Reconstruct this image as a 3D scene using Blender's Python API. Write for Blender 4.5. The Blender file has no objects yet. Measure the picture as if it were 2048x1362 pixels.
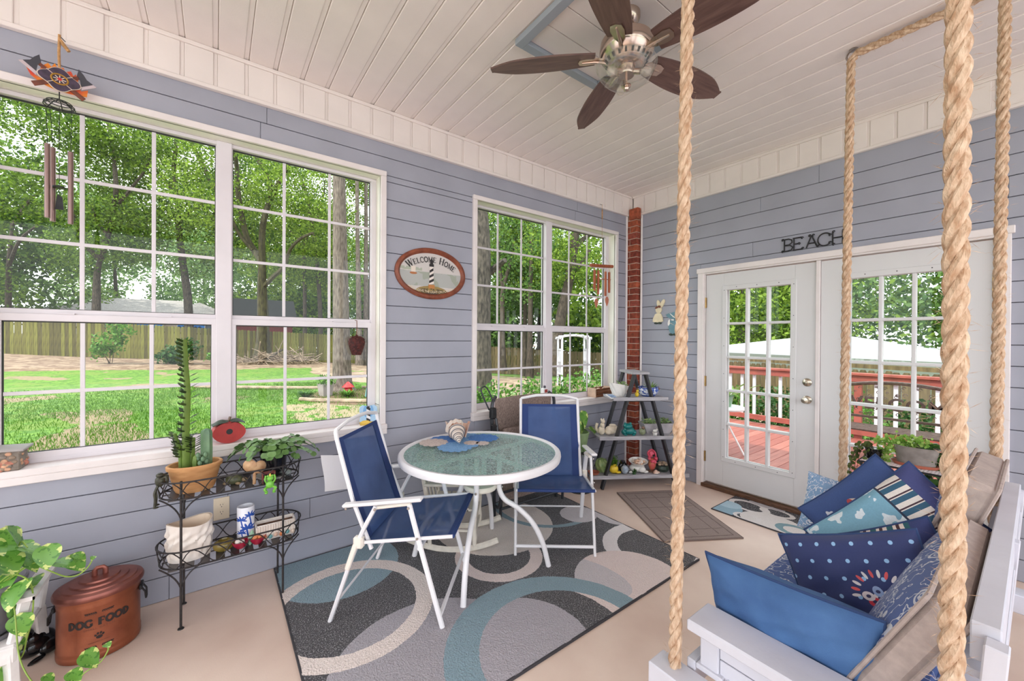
import bpy, bmesh, math, random
import numpy as np
from mathutils import Vector, Matrix
random.seed(7); NR = np.random.RandomState(11)
sc = bpy.context.scene; col = sc.collection
PI = math.pi; rad = math.radians

def lin(c):
    o = []
    for x in c[:3]:
        x = x / 255.0
        o.append(x / 12.92 if x <= 0.04045 else ((x + 0.055) / 1.055) ** 2.4)
    return (o[0], o[1], o[2], 1.0)

# ------------------------------------------------------------------ camera
YAW, PITCH, ROLL = 0.9273, -0.0043, 0.0058
fw = Vector((-math.sin(YAW) * math.cos(PITCH), math.cos(YAW) * math.cos(PITCH), math.sin(PITCH)))
rt = Vector((math.cos(YAW), math.sin(YAW), 0)); up = rt.cross(fw)
r2 = math.cos(ROLL) * rt + math.sin(ROLL) * up
u2 = -math.sin(ROLL) * rt + math.cos(ROLL) * up
cam = bpy.data.cameras.new('camera'); cam.sensor_width = 36.0; cam.lens = 36.0 * 790.343 / 2048.0
cam.clip_start = 0.05; cam.clip_end = 400
co = bpy.data.objects.new('camera', cam); col.objects.link(co)
mw = Matrix((r2, u2, -fw)).transposed().to_4x4(); mw.translation = (2.8543, -3.8698, 1.4425)
co.matrix_world = mw; sc.camera = co

# ------------------------------------------------------------------ sky, sun, exposure
w = bpy.data.worlds.new('sky'); sc.world = w; w.use_nodes = True
nt = w.node_tree; nt.nodes.clear()
out = nt.nodes.new('ShaderNodeOutputWorld'); bg = nt.nodes.new('ShaderNodeBackground')
tc = nt.nodes.new('ShaderNodeTexCoord'); nz = nt.nodes.new('ShaderNodeTexNoise')
nz.inputs['Scale'].default_value = 2.6; nz.inputs['Detail'].default_value = 6
rp = nt.nodes.new('ShaderNodeValToRGB')
rp.color_ramp.elements[0].position = 0.40; rp.color_ramp.elements[0].color = (0.80, 0.88, 1.0, 1)
rp.color_ramp.elements[1].position = 0.62; rp.color_ramp.elements[1].color = (1.0, 1.0, 1.0, 1)
nt.links.new(tc.outputs['Generated'], nz.inputs['Vector']); nt.links.new(nz.outputs['Fac'], rp.inputs['Fac'])
nt.links.new(rp.outputs['Color'], bg.inputs['Color']); bg.inputs['Strength'].default_value = 1.25
nt.links.new(bg.outputs[0], out.inputs[0])
sun = bpy.data.lights.new('sun', 'SUN'); sun.energy = 1.7; sun.angle = rad(1.0); sun.color = (1.0, 0.95, 0.86)
so = bpy.data.objects.new('sun', sun); col.objects.link(so)
so.rotation_euler = Vector((-0.16, 0.62, -1.0)).to_track_quat('-Z', 'Y').to_euler()
vs = sc.view_settings
vs.view_transform = 'Standard'; vs.look = 'None'; vs.gamma = 1.0; vs.use_curve_mapping = False; vs.exposure = 1.52
try:
    sc.cycles.max_bounces = 8; sc.cycles.diffuse_bounces = 5; sc.cycles.transparent_max_bounces = 16
    sc.cycles.sample_clamp_indirect = 6.0; sc.cycles.caustics_reflective = False; sc.cycles.caustics_refractive = False
except Exception:
    pass

# ------------------------------------------------------------------ materials
MATS = {}
def _n(nt, t, **kw):
    n = nt.nodes.new(t)
    for k, v in kw.items():
        setattr(n, k, v)
    return n
def _set(n, nm, v):
    if nm in n.inputs: n.inputs[nm].default_value = v
def mat(name, c, rough=0.6, metal=0.0, var=0.0, vs=8.0, bump=0.0, bs=60.0, c2=None, stretch=(1, 1, 1), coat=0.0, spec=0.5, sheen=0.0, trans=0.0, alpha=None, island=False):
    if name in MATS: return MATS[name]
    m = bpy.data.materials.new(name); m.use_nodes = True; nt = m.node_tree
    b = nt.nodes['Principled BSDF']
    cl = lin(c); b.inputs['Base Color'].default_value = cl
    _set(b, 'Roughness', rough); _set(b, 'Metallic', metal); _set(b, 'Specular IOR Level', spec)
    _set(b, 'Coat Weight', coat); _set(b, 'Sheen Weight', sheen); _set(b, 'Transmission Weight', trans)
    if alpha is not None: _set(b, 'Alpha', alpha)
    tc = _n(nt, 'ShaderNodeTexCoord'); mp = _n(nt, 'ShaderNodeMapping')
    mp.inputs['Scale'].default_value = stretch
    nt.links.new(tc.outputs['Object'], mp.inputs['Vector'])
    if var > 0 or c2 is not None:
        mx = _n(nt, 'ShaderNodeMix', data_type='RGBA')
        a = c2 if c2 is not None else tuple(x * (1 - var) for x in c)
        d = c if c2 is not None else tuple(min(255, x * (1 + var * 0.6)) for x in c)
        mx.inputs[6].default_value = lin(a); mx.inputs[7].default_value = lin(d)
        if island:
            g = _n(nt, 'ShaderNodeNewGeometry'); nt.links.new(g.outputs['Random Per Island'], mx.inputs[0])
        else:
            nz = _n(nt, 'ShaderNodeTexNoise'); nz.inputs['Scale'].default_value = vs; nz.inputs['Detail'].default_value = 6
            cr = _n(nt, 'ShaderNodeValToRGB'); cr.color_ramp.elements[0].position = 0.32; cr.color_ramp.elements[1].position = 0.68
            nt.links.new(mp.outputs[0], nz.inputs['Vector']); nt.links.new(nz.outputs['Fac'], cr.inputs['Fac'])
            nt.links.new(cr.outputs['Color'], mx.inputs[0])
        nt.links.new(mx.outputs[2], b.inputs['Base Color'])
    if bump > 0:
        nb = _n(nt, 'ShaderNodeTexNoise'); nb.inputs['Scale'].default_value = bs; nb.inputs['Detail'].default_value = 4
        bp = _n(nt, 'ShaderNodeBump'); bp.inputs['Strength'].default_value = bump; bp.inputs['Distance'].default_value = 0.01
        nt.links.new(mp.outputs[0], nb.inputs['Vector']); nt.links.new(nb.outputs['Fac'], bp.inputs['Height'])
        nt.links.new(bp.outputs[0], b.inputs['Normal'])
    MATS[name] = m
    return m

def leafmat(name, c, c2, tr=0.45, rough=0.55):
    if name in MATS: return MATS[name]
    m = bpy.data.materials.new(name); m.use_nodes = True; nt = m.node_tree
    b = nt.nodes['Principled BSDF']; o = nt.nodes['Material Output']
    g = _n(nt, 'ShaderNodeNewGeometry'); mx = _n(nt, 'ShaderNodeMix', data_type='RGBA')
    mx.inputs[6].default_value = lin(c); mx.inputs[7].default_value = lin(c2)
    nt.links.new(g.outputs['Random Per Island'], mx.inputs[0])
    nt.links.new(mx.outputs[2], b.inputs['Base Color']); _set(b, 'Roughness', rough); _set(b, 'Specular IOR Level', 0.3)
    t = _n(nt, 'ShaderNodeBsdfTranslucent'); nt.links.new(mx.outputs[2], t.inputs['Color'])
    ms = _n(nt, 'ShaderNodeMixShader'); ms.inputs[0].default_value = tr
    nt.links.new(b.outputs[0], ms.inputs[1]); nt.links.new(t.outputs[0], ms.inputs[2]); nt.links.new(ms.outputs[0], o.inputs[0])
    MATS[name] = m
    return m

def glassmat(name, tint=(255, 255, 255), refl=0.05, rough=0.0, bump=0.0, bs=80, dens=0.0, dcol=(200, 220, 215), ior=1.45):
    """thin sheet: clear transmission with a fresnel reflection on top, optional milky share"""
    if name in MATS: return MATS[name]
    m = bpy.data.materials.new(name); m.use_nodes = True; nt = m.node_tree; nt.nodes.clear()
    o = _n(nt, 'ShaderNodeOutputMaterial'); t = _n(nt, 'ShaderNodeBsdfTransparent'); g = _n(nt, 'ShaderNodeBsdfGlossy')
    t.inputs['Color'].default_value = lin(tint); g.inputs['Roughness'].default_value = rough
    f0 = ((ior - 1) / (ior + 1)) ** 2
    fr = _n(nt, 'ShaderNodeLayerWeight'); pw = _n(nt, 'ShaderNodeMath', operation='POWER'); pw.inputs[1].default_value = 5.0   # Schlick, same from both faces
    nt.links.new(fr.outputs['Facing'], pw.inputs[0]); ma = _n(nt, 'ShaderNodeMath', operation='MULTIPLY_ADD'); ma.inputs[1].default_value = 1 - f0; ma.inputs[2].default_value = f0
    nt.links.new(pw.outputs[0], ma.inputs[0]); ms = _n(nt, 'ShaderNodeMixShader'); nt.links.new(ma.outputs[0], ms.inputs[0]); nt.links.new(g.outputs[0], ms.inputs[2])
    if dens > 0:
        d = _n(nt, 'ShaderNodeBsdfDiffuse'); d.inputs['Color'].default_value = lin(dcol)
        m2 = _n(nt, 'ShaderNodeMixShader'); m2.inputs[0].default_value = dens
        nt.links.new(t.outputs[0], m2.inputs[1]); nt.links.new(d.outputs[0], m2.inputs[2]); nt.links.new(m2.outputs[0], ms.inputs[1])
    else:
        nt.links.new(t.outputs[0], ms.inputs[1])
    if bump > 0:
        tc = _n(nt, 'ShaderNodeTexCoord'); v = _n(nt, 'ShaderNodeTexVoronoi'); v.inputs['Scale'].default_value = bs
        bp = _n(nt, 'ShaderNodeBump'); bp.inputs['Strength'].default_value = bump; bp.inputs['Distance'].default_value = 0.01
        nt.links.new(tc.outputs['Object'], v.inputs['Vector']); nt.links.new(v.outputs['Distance'], bp.inputs['Height'])
        nt.links.new(bp.outputs[0], g.inputs['Normal']); nt.links.new(bp.outputs[0], fr.inputs['Normal'])
        if dens > 0:
            nt.links.new(bp.outputs[0], d.inputs['Normal'])
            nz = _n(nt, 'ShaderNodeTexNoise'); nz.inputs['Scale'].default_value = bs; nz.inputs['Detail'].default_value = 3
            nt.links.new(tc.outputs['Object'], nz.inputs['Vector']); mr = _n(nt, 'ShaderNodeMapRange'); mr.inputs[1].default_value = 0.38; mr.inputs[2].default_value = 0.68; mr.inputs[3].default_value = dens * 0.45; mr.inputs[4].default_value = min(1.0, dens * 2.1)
            nt.links.new(nz.outputs['Fac'], mr.inputs[0]); nt.links.new(mr.outputs[0], m2.inputs[0])  # noise varies the milky share, painting sparkle into the rippled glass
    nt.links.new(ms.outputs[0], o.inputs[0])
    MATS[name] = m
    return m

class Paint:
    """flat print drawn with math nodes in the object's own coordinates"""
    def __init__(s, name, base, axes='XY', rough=0.8, bump=0.0, bs=300.0, jitter=0.0, js=20.0, grain=0.12, gs=250.0, sheen=0.0, metal=0.0):
        s.m = bpy.data.materials.new(name); s.m.use_nodes = True; s.nt = s.m.node_tree; s.b = s.nt.nodes['Principled BSDF']
        _set(s.b, 'Roughness', rough); _set(s.b, 'Sheen Weight', sheen); _set(s.b, 'Metallic', metal)
        tc = _n(s.nt, 'ShaderNodeTexCoord'); s.vec = tc.outputs['Object']
        v = s.vec
        if jitter > 0:
            nz = _n(s.nt, 'ShaderNodeTexNoise'); nz.inputs['Scale'].default_value = js; nz.inputs['Detail'].default_value = 3
            s.nt.links.new(v, nz.inputs['Vector'])
            vm = _n(s.nt, 'ShaderNodeVectorMath', operation='MULTIPLY_ADD')
            s.nt.links.new(nz.outputs['Color'], vm.inputs[0]); vm.inputs[1].default_value = (jitter,) * 3
            v2 = _n(s.nt, 'ShaderNodeVectorMath', operation='SUBTRACT'); s.nt.links.new(v, v2.inputs[0]); v2.inputs[1].default_value = (jitter / 2,) * 3
            s.nt.links.new(v2.outputs[0], vm.inputs[2]); v = vm.outputs[0]
        sp = _n(s.nt, 'ShaderNodeSeparateXYZ'); s.nt.links.new(v, sp.inputs[0])
        s.u = sp.outputs[axes[0]]; s.v = sp.outputs[axes[1]]
        s.grain, s.gs, s.bump, s.bs = grain, gs, bump, bs
        s.c = s.colour(base)
    def mth(s, op, a, b=None, c=None):
        n = _n(s.nt, 'ShaderNodeMath', operation=op)
        for i, x in enumerate((a, b, c)):
            if x is None: continue
            if isinstance(x, (int, float)): n.inputs[i].default_value = x
            else: s.nt.links.new(x, n.inputs[i])
        return n.outputs[0]
    def colour(s, c):
        if isinstance(c[0], str):          # ('speck', c1, c2, scale, threshold)
            nz = _n(s.nt, 'ShaderNodeTexNoise'); nz.inputs['Scale'].default_value = c[3]; nz.inputs['Detail'].default_value = 2
            s.nt.links.new(s.vec, nz.inputs['Vector'])
            f = s.mth('GREATER_THAN', nz.outputs['Fac'], c[4])
            mx = _n(s.nt, 'ShaderNodeMix', data_type='RGBA'); mx.inputs[6].default_value = lin(c[1]); mx.inputs[7].default_value = lin(c[2])
            s.nt.links.new(f, mx.inputs[0]); return mx.outputs[2]
        r = _n(s.nt, 'ShaderNodeRGB'); r.outputs[0].default_value = lin(c); return r.outputs[0]
    def uv(s, cx, cy, rot):
        a = s.mth('SUBTRACT', s.u, cx); b = s.mth('SUBTRACT', s.v, cy)
        if rot:
            ca, sa = math.cos(rot), math.sin(rot)
            return (s.mth('MULTIPLY_ADD', a, ca, s.mth('MULTIPLY', b, sa)), s.mth('MULTIPLY_ADD', b, ca, s.mth('MULTIPLY', a, -sa)))
        return a, b
    def mask(s, k):
        t = k[0]
        if t == 'el':                       # cx cy rx ry rot inner-fraction
            cx, cy, rx, ry = k[1:5]; rot = k[5] if len(k) > 5 else 0; ri = k[6] if len(k) > 6 else 0
            a, b = s.uv(cx, cy, rot); a = s.mth('DIVIDE', a, rx); b = s.mth('DIVIDE', b, ry)
            d = s.mth('SQRT', s.mth('ADD', s.mth('MULTIPLY', a, a), s.mth('MULTIPLY', b, b)))
            m = s.mth('LESS_THAN', d, 1.0)
            if ri: m = s.mth('MULTIPLY', m, s.mth('GREATER_THAN', d, ri))
            return m
        if t == 'rect':
            cx, cy, hx, hy = k[1:5]; a, b = s.uv(cx, cy, k[5] if len(k) > 5 else 0)
            return s.mth('MULTIPLY', s.mth('LESS_THAN', s.mth('ABSOLUTE', a), hx), s.mth('LESS_THAN', s.mth('ABSOLUTE', b), hy))
        if t == 'stripe':                   # cx cy rot period duty phase
            a, b = s.uv(k[1], k[2], k[3]); q = s.mth('FRACT', s.mth('ADD', s.mth('DIVIDE', a, k[4]), k[6] + 50.0)); return s.mth('LESS_THAN', q, k[5])
        if t == 'dots':                     # period radius, staggered
            p, r = k[1], k[2]
            row = s.mth('FLOOR', s.mth('DIVIDE', s.v, p)); sh = s.mth('MULTIPLY', s.mth('MODULO', s.mth('ABSOLUTE', row), 2.0), p / 2)
            fu = s.mth('SUBTRACT', s.mth('FRACT', s.mth('ADD', s.mth('DIVIDE', s.mth('ADD', s.u, sh), p), 50.0)), 0.5)
            fv = s.mth('SUBTRACT', s.mth('FRACT', s.mth('ADD', s.mth('DIVIDE', s.v, p), 50.0)), 0.5)
            d = s.mth('SQRT', s.mth('ADD', s.mth('MULTIPLY', fu, fu), s.mth('MULTIPLY', fv, fv)))
            return s.mth('LESS_THAN', d, r / p)
        if t == 'noise':                    # scale lo hi
            nz = _n(s.nt, 'ShaderNodeTexNoise'); nz.inputs['Scale'].default_value = k[1]; nz.inputs['Detail'].default_value = k[4] if len(k) > 4 else 3
            s.nt.links.new(s.vec, nz.inputs['Vector'])
            return s.mth('MULTIPLY', s.mth('GREATER_THAN', nz.outputs['Fac'], k[2]), s.mth('LESS_THAN', nz.outputs['Fac'], k[3]))
        if t == 'cells':                    # scale lo hi: bands of the distance to cell centres
            vo = _n(s.nt, 'ShaderNodeTexVoronoi'); vo.inputs['Scale'].default_value = k[1]; s.nt.links.new(s.vec, vo.inputs['Vector'])
            return s.mth('MULTIPLY', s.mth('GREATER_THAN', vo.outputs['Distance'], k[2]), s.mth('LESS_THAN', vo.outputs['Distance'], k[3]))
        if t == 'half':                     # cx cy rot: positive side
            a, b = s.uv(k[1], k[2], k[3]); return s.mth('GREATER_THAN', a, 0.0)
        if t == 'not':
            return s.mth('SUBTRACT', 1.0, s.mask(k[1]))
    def lay(s, c, *masks):
        f = s.mask(masks[0])
        for k in masks[1:]: f = s.mth('MULTIPLY', f, s.mask(k))
        mx = _n(s.nt, 'ShaderNodeMix', data_type='RGBA'); s.nt.links.new(f, mx.inputs[0]); s.nt.links.new(s.c, mx.inputs[6])
        s.nt.links.new(s.colour(c), mx.inputs[7]); s.c = mx.outputs[2]; return s
    def done(s):
        c = s.c
        if s.grain > 0:
            nz = _n(s.nt, 'ShaderNodeTexNoise'); nz.inputs['Scale'].default_value = s.gs; nz.inputs['Detail'].default_value = 2
            s.nt.links.new(s.vec, nz.inputs['Vector'])
            k = s.mth('MULTIPLY_ADD', nz.outputs['Fac'], s.grain * 2, 1 - s.grain)
            vm = _n(s.nt, 'ShaderNodeVectorMath', operation='SCALE'); s.nt.links.new(c, vm.inputs[0]); s.nt.links.new(k, vm.inputs['Scale']); c = vm.outputs[0]
        s.nt.links.new(c, s.b.inputs['Base Color'])
        if s.bump > 0:
            nb = _n(s.nt, 'ShaderNodeTexNoise'); nb.inputs['Scale'].default_value = s.bs; s.nt.links.new(s.vec, nb.inputs['Vector'])
            bp = _n(s.nt, 'ShaderNodeBump'); bp.inputs['Strength'].default_value = s.bump; bp.inputs['Distance'].default_value = 0.01
            s.nt.links.new(nb.outputs['Fac'], bp.inputs['Height']); s.nt.links.new(bp.outputs[0], s.b.inputs['Normal'])
        return s.m

# ------------------------------------------------------------------ mesh building
def T(x, y, z): return Matrix.Translation((x, y, z))
def RX(a): return Matrix.Rotation(a, 4, 'X')
def RY(a): return Matrix.Rotation(a, 4, 'Y')
def RZ(a): return Matrix.Rotation(a, 4, 'Z')
def S(x, y, z): return Matrix.Diagonal((x, y, z, 1))
def axis_m(p, d, roll=0.0):
    """matrix with local Z along d at p"""
    d = Vector(d).normalized(); return Matrix.Translation(p) @ d.to_track_quat('Z', 'Y').to_matrix().to_4x4() @ RZ(roll)

class MB:
    def __init__(s): s.v, s.f, s.m, s.s = [], [], [], []
    def add(s, vs, fs, smooth=False, mi=0, M=None):
        o = len(s.v)
        if M is not None: vs = [M @ Vector(v) for v in vs]
        s.v.extend([tuple(v) for v in vs])
        for f in fs:
            s.f.append(tuple(i + o for i in f)); s.m.append(mi); s.s.append(smooth)
        return s
    def box(s, cx, cy, cz, sx, sy, sz, M=None, ch=0.0, mi=0):
        x, y, z = sx / 2, sy / 2, sz / 2
        if ch <= 0:
            vs = [(cx + a * x, cy + b * y, cz + c * z) for c in (-1, 1) for b in (-1, 1) for a in (-1, 1)]
            fs = [(0, 2, 3, 1), (4, 5, 7, 6), (0, 1, 5, 4), (2, 6, 7, 3), (0, 4, 6, 2), (1, 3, 7, 5)]
            return s.add(vs, fs, False, mi, M)
        ch = min(ch, 0.45 * min(sx, sy, sz)); vs = []; idx = {}
        for a in (-1, 1):
            for b in (-1, 1):
                for c in (-1, 1):
                    for k in range(3):
                        d = [x, y, z]
                        for j in range(3):
                            if j != k: d[j] -= ch
                        idx[(a, b, c, k)] = len(vs); vs.append((cx + a * d[0], cy + b * d[1], cz + c * d[2]))
        fs = []
        g = lambda a, b, c, k: idx[(a, b, c, k)]
        for q in (-1, 1):
            for k in range(3):
                o = [(-1, -1), (1, -1), (1, 1), (-1, 1)]
                r = []
                for p in o:
                    t = [0, 0, 0]; t[k] = q; t[(k + 1) % 3] = p[0]; t[(k + 2) % 3] = p[1]; r.append(g(*t, k))
                fs.append(tuple(r if q > 0 else r[::-1]))
        for k in range(3):
            i, j = (k + 1) % 3, (k + 2) % 3
            for p in (-1, 1):
                for q in (-1, 1):
                    t0 = [0, 0, 0]; t0[i] = p; t0[j] = q; t1 = list(t0); t0[k] = -1; t1[k] = 1
                    r = [g(*t0, i), g(*t1, i), g(*t1, j), g(*t0, j)]
                    fs.append(tuple(r if p * q < 0 else r[::-1]))
        for a in (-1, 1):
            for b in (-1, 1):
                for c in (-1, 1):
                    r = [g(a, b, c, 0), g(a, b, c, 1), g(a, b, c, 2)]; fs.append(tuple(r if a * b * c > 0 else r[::-1]))
        return s.add(vs, fs, False, mi, M)
    def b2(s, x0, x1, y0, y1, z0, z1, ch=0.0, M=None, mi=0):
        return s.box((x0 + x1) / 2, (y0 + y1) / 2, (z0 + z1) / 2, abs(x1 - x0), abs(y1 - y0), abs(z1 - z0), M, ch, mi)
    def bar(s, p0, p1, wx, wy, ch=0.0, roll=0.0, mi=0):
        p0, p1 = Vector(p0), Vector(p1); d = p1 - p0
        return s.box(0, 0, d.length / 2, wx, wy, d.length, axis_m(p0, d, roll), ch, mi)
    def tube(s, pts, r, n=8, caps=True, closed=False, M=None, mi=0, flat=1.0):
        P = [Vector(p) for p in pts]; k = len(P)
        R = list(r) if isinstance(r, (list, tuple, np.ndarray)) else [r] * k
        vs, fs = [], []; nrm = None
        for i in range(k):
            if closed: t = (P[(i + 1) % k] - P[(i - 1) % k])
            else: t = P[min(i + 1, k - 1)] - P[max(i - 1, 0)]
            if t.length < 1e-9: t = Vector((0, 0, 1))
            t.normalize()
            if nrm is None:
                a = Vector((0, 0, 1)) if abs(t.z) < 0.9 else Vector((1, 0, 0)); nrm = (a - t * a.dot(t)).normalized()
            else:
                nrm = nrm - t * nrm.dot(t); nrm = nrm.normalized() if nrm.length > 1e-6 else t.orthogonal().normalized()
            bn = t.cross(nrm)
            for j in range(n):
                a = 2 * PI * j / n; vs.append(P[i] + nrm * math.cos(a) * R[i] * flat + bn * math.sin(a) * R[i])
        for i in range(k if closed else k - 1):
            i2 = (i + 1) % k
            for j in range(n): fs.append((i * n + j, i * n + (j + 1) % n, i2 * n + (j + 1) % n, i2 * n + j))
        if caps and not closed:
            fs.append(tuple(range(n))[::-1]); fs.append(tuple((k - 1) * n + j for j in range(n)))
        return s.add(vs, fs, True, mi, M)
    def lathe(s, prof, n=24, M=None, sx=1.0, sy=1.0, mi=0, smooth=True):
        vs, fs = [], []; k = len(prof)
        for (r, z) in prof:
            for j in range(n):
                a = 2 * PI * j / n; vs.append((r * math.cos(a) * sx, r * math.sin(a) * sy, z))
        for i in range(k - 1):
            for j in range(n): fs.append((i * n + j, i * n + (j + 1) % n, (i + 1) * n + (j + 1) % n, (i + 1) * n + j))
        if prof[0][0] > 1e-5 and prof[1][0] >= prof[0][0] - 1e-6: fs.append(tuple(range(n))[::-1])
        if prof[-1][0] > 1e-5 and prof[-2][0] >= prof[-1][0] - 1e-6: fs.append(tuple((k - 1) * n + j for j in range(n)))
        return s.add(vs, fs, smooth, mi, M)
    def prism(s, poly, z0, z1, M=None, mi=0, smooth=False):
        n = len(poly); vs = [(x, y, z0) for x, y in poly] + [(x, y, z1) for x, y in poly]
        ar = sum(poly[i][0] * poly[(i + 1) % n][1] - poly[(i + 1) % n][0] * poly[i][1] for i in range(n))
        a, b = tuple(range(n)), tuple(range(n, 2 * n))
        fs = [a[::-1], b] + [(i, (i + 1) % n, n + (i + 1) % n, n + i) for i in range(n)]
        if ar < 0: fs = [f[::-1] for f in fs]
        return s.add(vs, fs, smooth, mi, M)
    def ball(s, c, rx, ry=None, rz=None, nu=14, nv=10, M=None, mi=0):
        ry = rx if ry is None else ry; rz = rx if rz is None else rz; vs, fs = [], []
        for i in range(nv + 1):
            t = PI * i / nv
            for j in range(nu):
                a = 2 * PI * j / nu; vs.append((c[0] + rx * math.sin(t) * math.cos(a), c[1] + ry * math.sin(t) * math.sin(a), c[2] - rz * math.cos(t)))
        for i in range(nv):
            for j in range(nu): fs.append((i * nu + j, i * nu + (j + 1) % nu, (i + 1) * nu + (j + 1) % nu, (i + 1) * nu + j))
        return s.add(vs, fs, True, mi, M)
    def grid(s, fn, nu, nv, M=None, mi=0, smooth=True, wrap=False):
        vs = [fn(i / nu, j / nv) for j in range(nv + 1) for i in range(nu + 1)]
        fs = [(j * (nu + 1) + i, j * (nu + 1) + i + 1, (j + 1) * (nu + 1) + i + 1, (j + 1) * (nu + 1) + i) for j in range(nv) for i in range(nu)]
        return s.add(vs, fs, smooth, mi, M)
    def mesh(s, name, mats):
        me = bpy.data.meshes.new(name); me.from_pydata(s.v, [], s.f)
        for m in (mats if isinstance(mats, (list, tuple)) else [mats]): me.materials.append(m)
        me.polygons.foreach_set('material_index', s.m); me.polygons.foreach_set('use_smooth', s.s); me.update()
        if any(s.s):
            try: me.set_sharp_from_angle(angle=rad(42))
            except Exception: pass
        return me
    def build(s, name, mats, parent=None, M=None):
        return link(name, s.mesh(name, mats), parent, M)

def link(name, me, parent=None, M=None):
    o = bpy.data.objects.new(name, me); col.objects.link(o)
    if M is not None: o.matrix_local = M
    if parent is not None: o.parent = parent
    return o
def tag(o, label=None, cat=None, group=None, kind=None):
    if label: o['label'] = label
    if cat: o['category'] = cat
    if group: o['group'] = group
    if kind: o['kind'] = kind
    return o
def thing(name, label, cat, loc=(0, 0, 0), rz=0.0, group=None, kind=None):
    o = bpy.data.objects.new(name, None); col.objects.link(o); o.location = loc; o.rotation_euler = (0, 0, rz); o.empty_display_size = 0.1
    return tag(o, label, cat, group, kind)
def copy_tree(o, parent=None):
    c = o.copy(); col.objects.link(c); c.parent = parent
    for ch in list(o.children): copy_tree(ch, c)
    return c
def arc(cx, cy, r, a0, a1, n): return [(cx + r * math.cos(a0 + (a1 - a0) * i / n), cy + r * math.sin(a0 + (a1 - a0) * i / n)) for i in range(n + 1)]
def bez(p0, p1, p2, p3, n=12):
    P = [Vector(p) for p in (p0, p1, p2, p3)]; o = []
    for i in range(n + 1):
        t = i / n; a = 1 - t
        o.append(P[0] * a ** 3 + P[1] * 3 * a * a * t + P[2] * 3 * a * t * t + P[3] * t ** 3)
    return o
def crv(pts, n=6):
    """catmull-rom through points"""
    P = [Vector(p) for p in pts]; P = [P[0] * 2 - P[1]] + P + [P[-1] * 2 - P[-2]]; o = []
    for i in range(1, len(P) - 2):
        a, b, c, d = P[i - 1:i + 3]
        for k in range(n):
            t = k / n; o.append(0.5 * (2 * b + (c - a) * t + (2 * a - 5 * b + 4 * c - d) * t * t + (3 * b - a - 3 * c + d) * t ** 3))
    o.append(P[-2]); return o
def quads_mesh(name, C, U, V, m, shape='leaf'):
    """many leaf quads: centres C, half axes U (length) and V (width)"""
    n = len(C); co = np.empty((n, 4, 3), np.float32)
    co[:, 0] = C - U; co[:, 1] = C + V; co[:, 2] = C + U; co[:, 3] = C - V
    me = bpy.data.meshes.new(name); me.vertices.add(4 * n); me.vertices.foreach_set('co', co.ravel())
    me.loops.add(4 * n); me.loops.foreach_set('vertex_index', np.arange(4 * n, dtype=np.int32))
    me.polygons.add(n); me.polygons.foreach_set('loop_start', np.arange(0, 4 * n, 4, dtype=np.int32))
    try: me.polygons.foreach_set('loop_total', np.full(n, 4, np.int32))
    except Exception: pass
    me.materials.append(m); me.update(calc_edges=True); return me
def unit(n):
    v = NR.normal(size=(n, 3)); return v / np.linalg.norm(v, axis=1, keepdims=True)
def foliage(name, blobs, n, size, m, parent, M=None, flat=0.55, shell=0.55):
    """leaves in the ellipsoids blobs=[(x,y,z,rx,ry,rz)], thicker towards the skin"""
    B = np.array(blobs, float); vol = B[:, 3] * B[:, 4] * B[:, 5]; k = NR.choice(len(B), n, p=vol ** 0.7 / (vol ** 0.7).sum())
    d = unit(n); r = NR.uniform(shell ** 3, 1.0, n) ** (1 / 3)
    C = B[k, :3] + d * r[:, None] * B[k, 3:6] + NR.normal(size=(n, 3)) * size * 0.8
    U = unit(n); W = np.cross(U, unit(n)); W /= np.linalg.norm(W, axis=1, keepdims=True) + 1e-9
    s = size * NR.uniform(0.6, 1.3, n)[:, None]
    return link(name, quads_mesh(name, C, U * s, W * s * flat, m), parent, M)

# plain paints and metals used all over
WHITE = mat('white_trim_paint', (232, 224, 222), 0.45, var=0.03, vs=5, bump=0.03, bs=40)
VINYL = mat('white_vinyl', (222, 216, 220), 0.35, var=0.02, vs=6)
WMETAL = mat('white_enamelled_metal', (238, 236, 238), 0.3)
BLACKM = mat('black_iron', (38, 38, 40), 0.45, metal=0.3, var=0.2, vs=40)
STEEL = mat('brushed_steel', (180, 172, 165), 0.28, metal=1.0, var=0.08, vs=50)

# ================================================================== ROOM SHELL
SIDING = mat('blue_grey_siding_paint', (161, 163, 175), 0.5, var=0.03, vs=3, bump=0.02, bs=90)
GAP = mat('dark_siding_gap', (60, 58, 66), 0.9)
SOFFIT = mat('white_soffit_vinyl', (235, 226, 221), 0.5, var=0.02, vs=4, bump=0.04, bs=120)
SOFGAP = mat('soffit_backing', (196, 186, 180), 0.7)
CONC = mat('beige_sealed_concrete', (236, 214, 198), 0.42, c2=(218, 192, 176), vs=2.2, bump=0.05, bs=160)
REV = mat('rough_outer_brickwork', (150, 105, 90), 0.9)
XR, YF = 5.2, -6.4

f = MB(); f.b2(-0.16, XR + 0.1, YF - 0.1, 0.16, -0.14, 0.0)
tag(f.build('floor', CONC), 'beige sealed concrete floor of the porch room', 'floor', kind='structure')

def wall_rows(extra=()):
    z = [0.004 + 0.1289 * k for k in range(21)]; z[0] = 0.0
    return z
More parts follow.
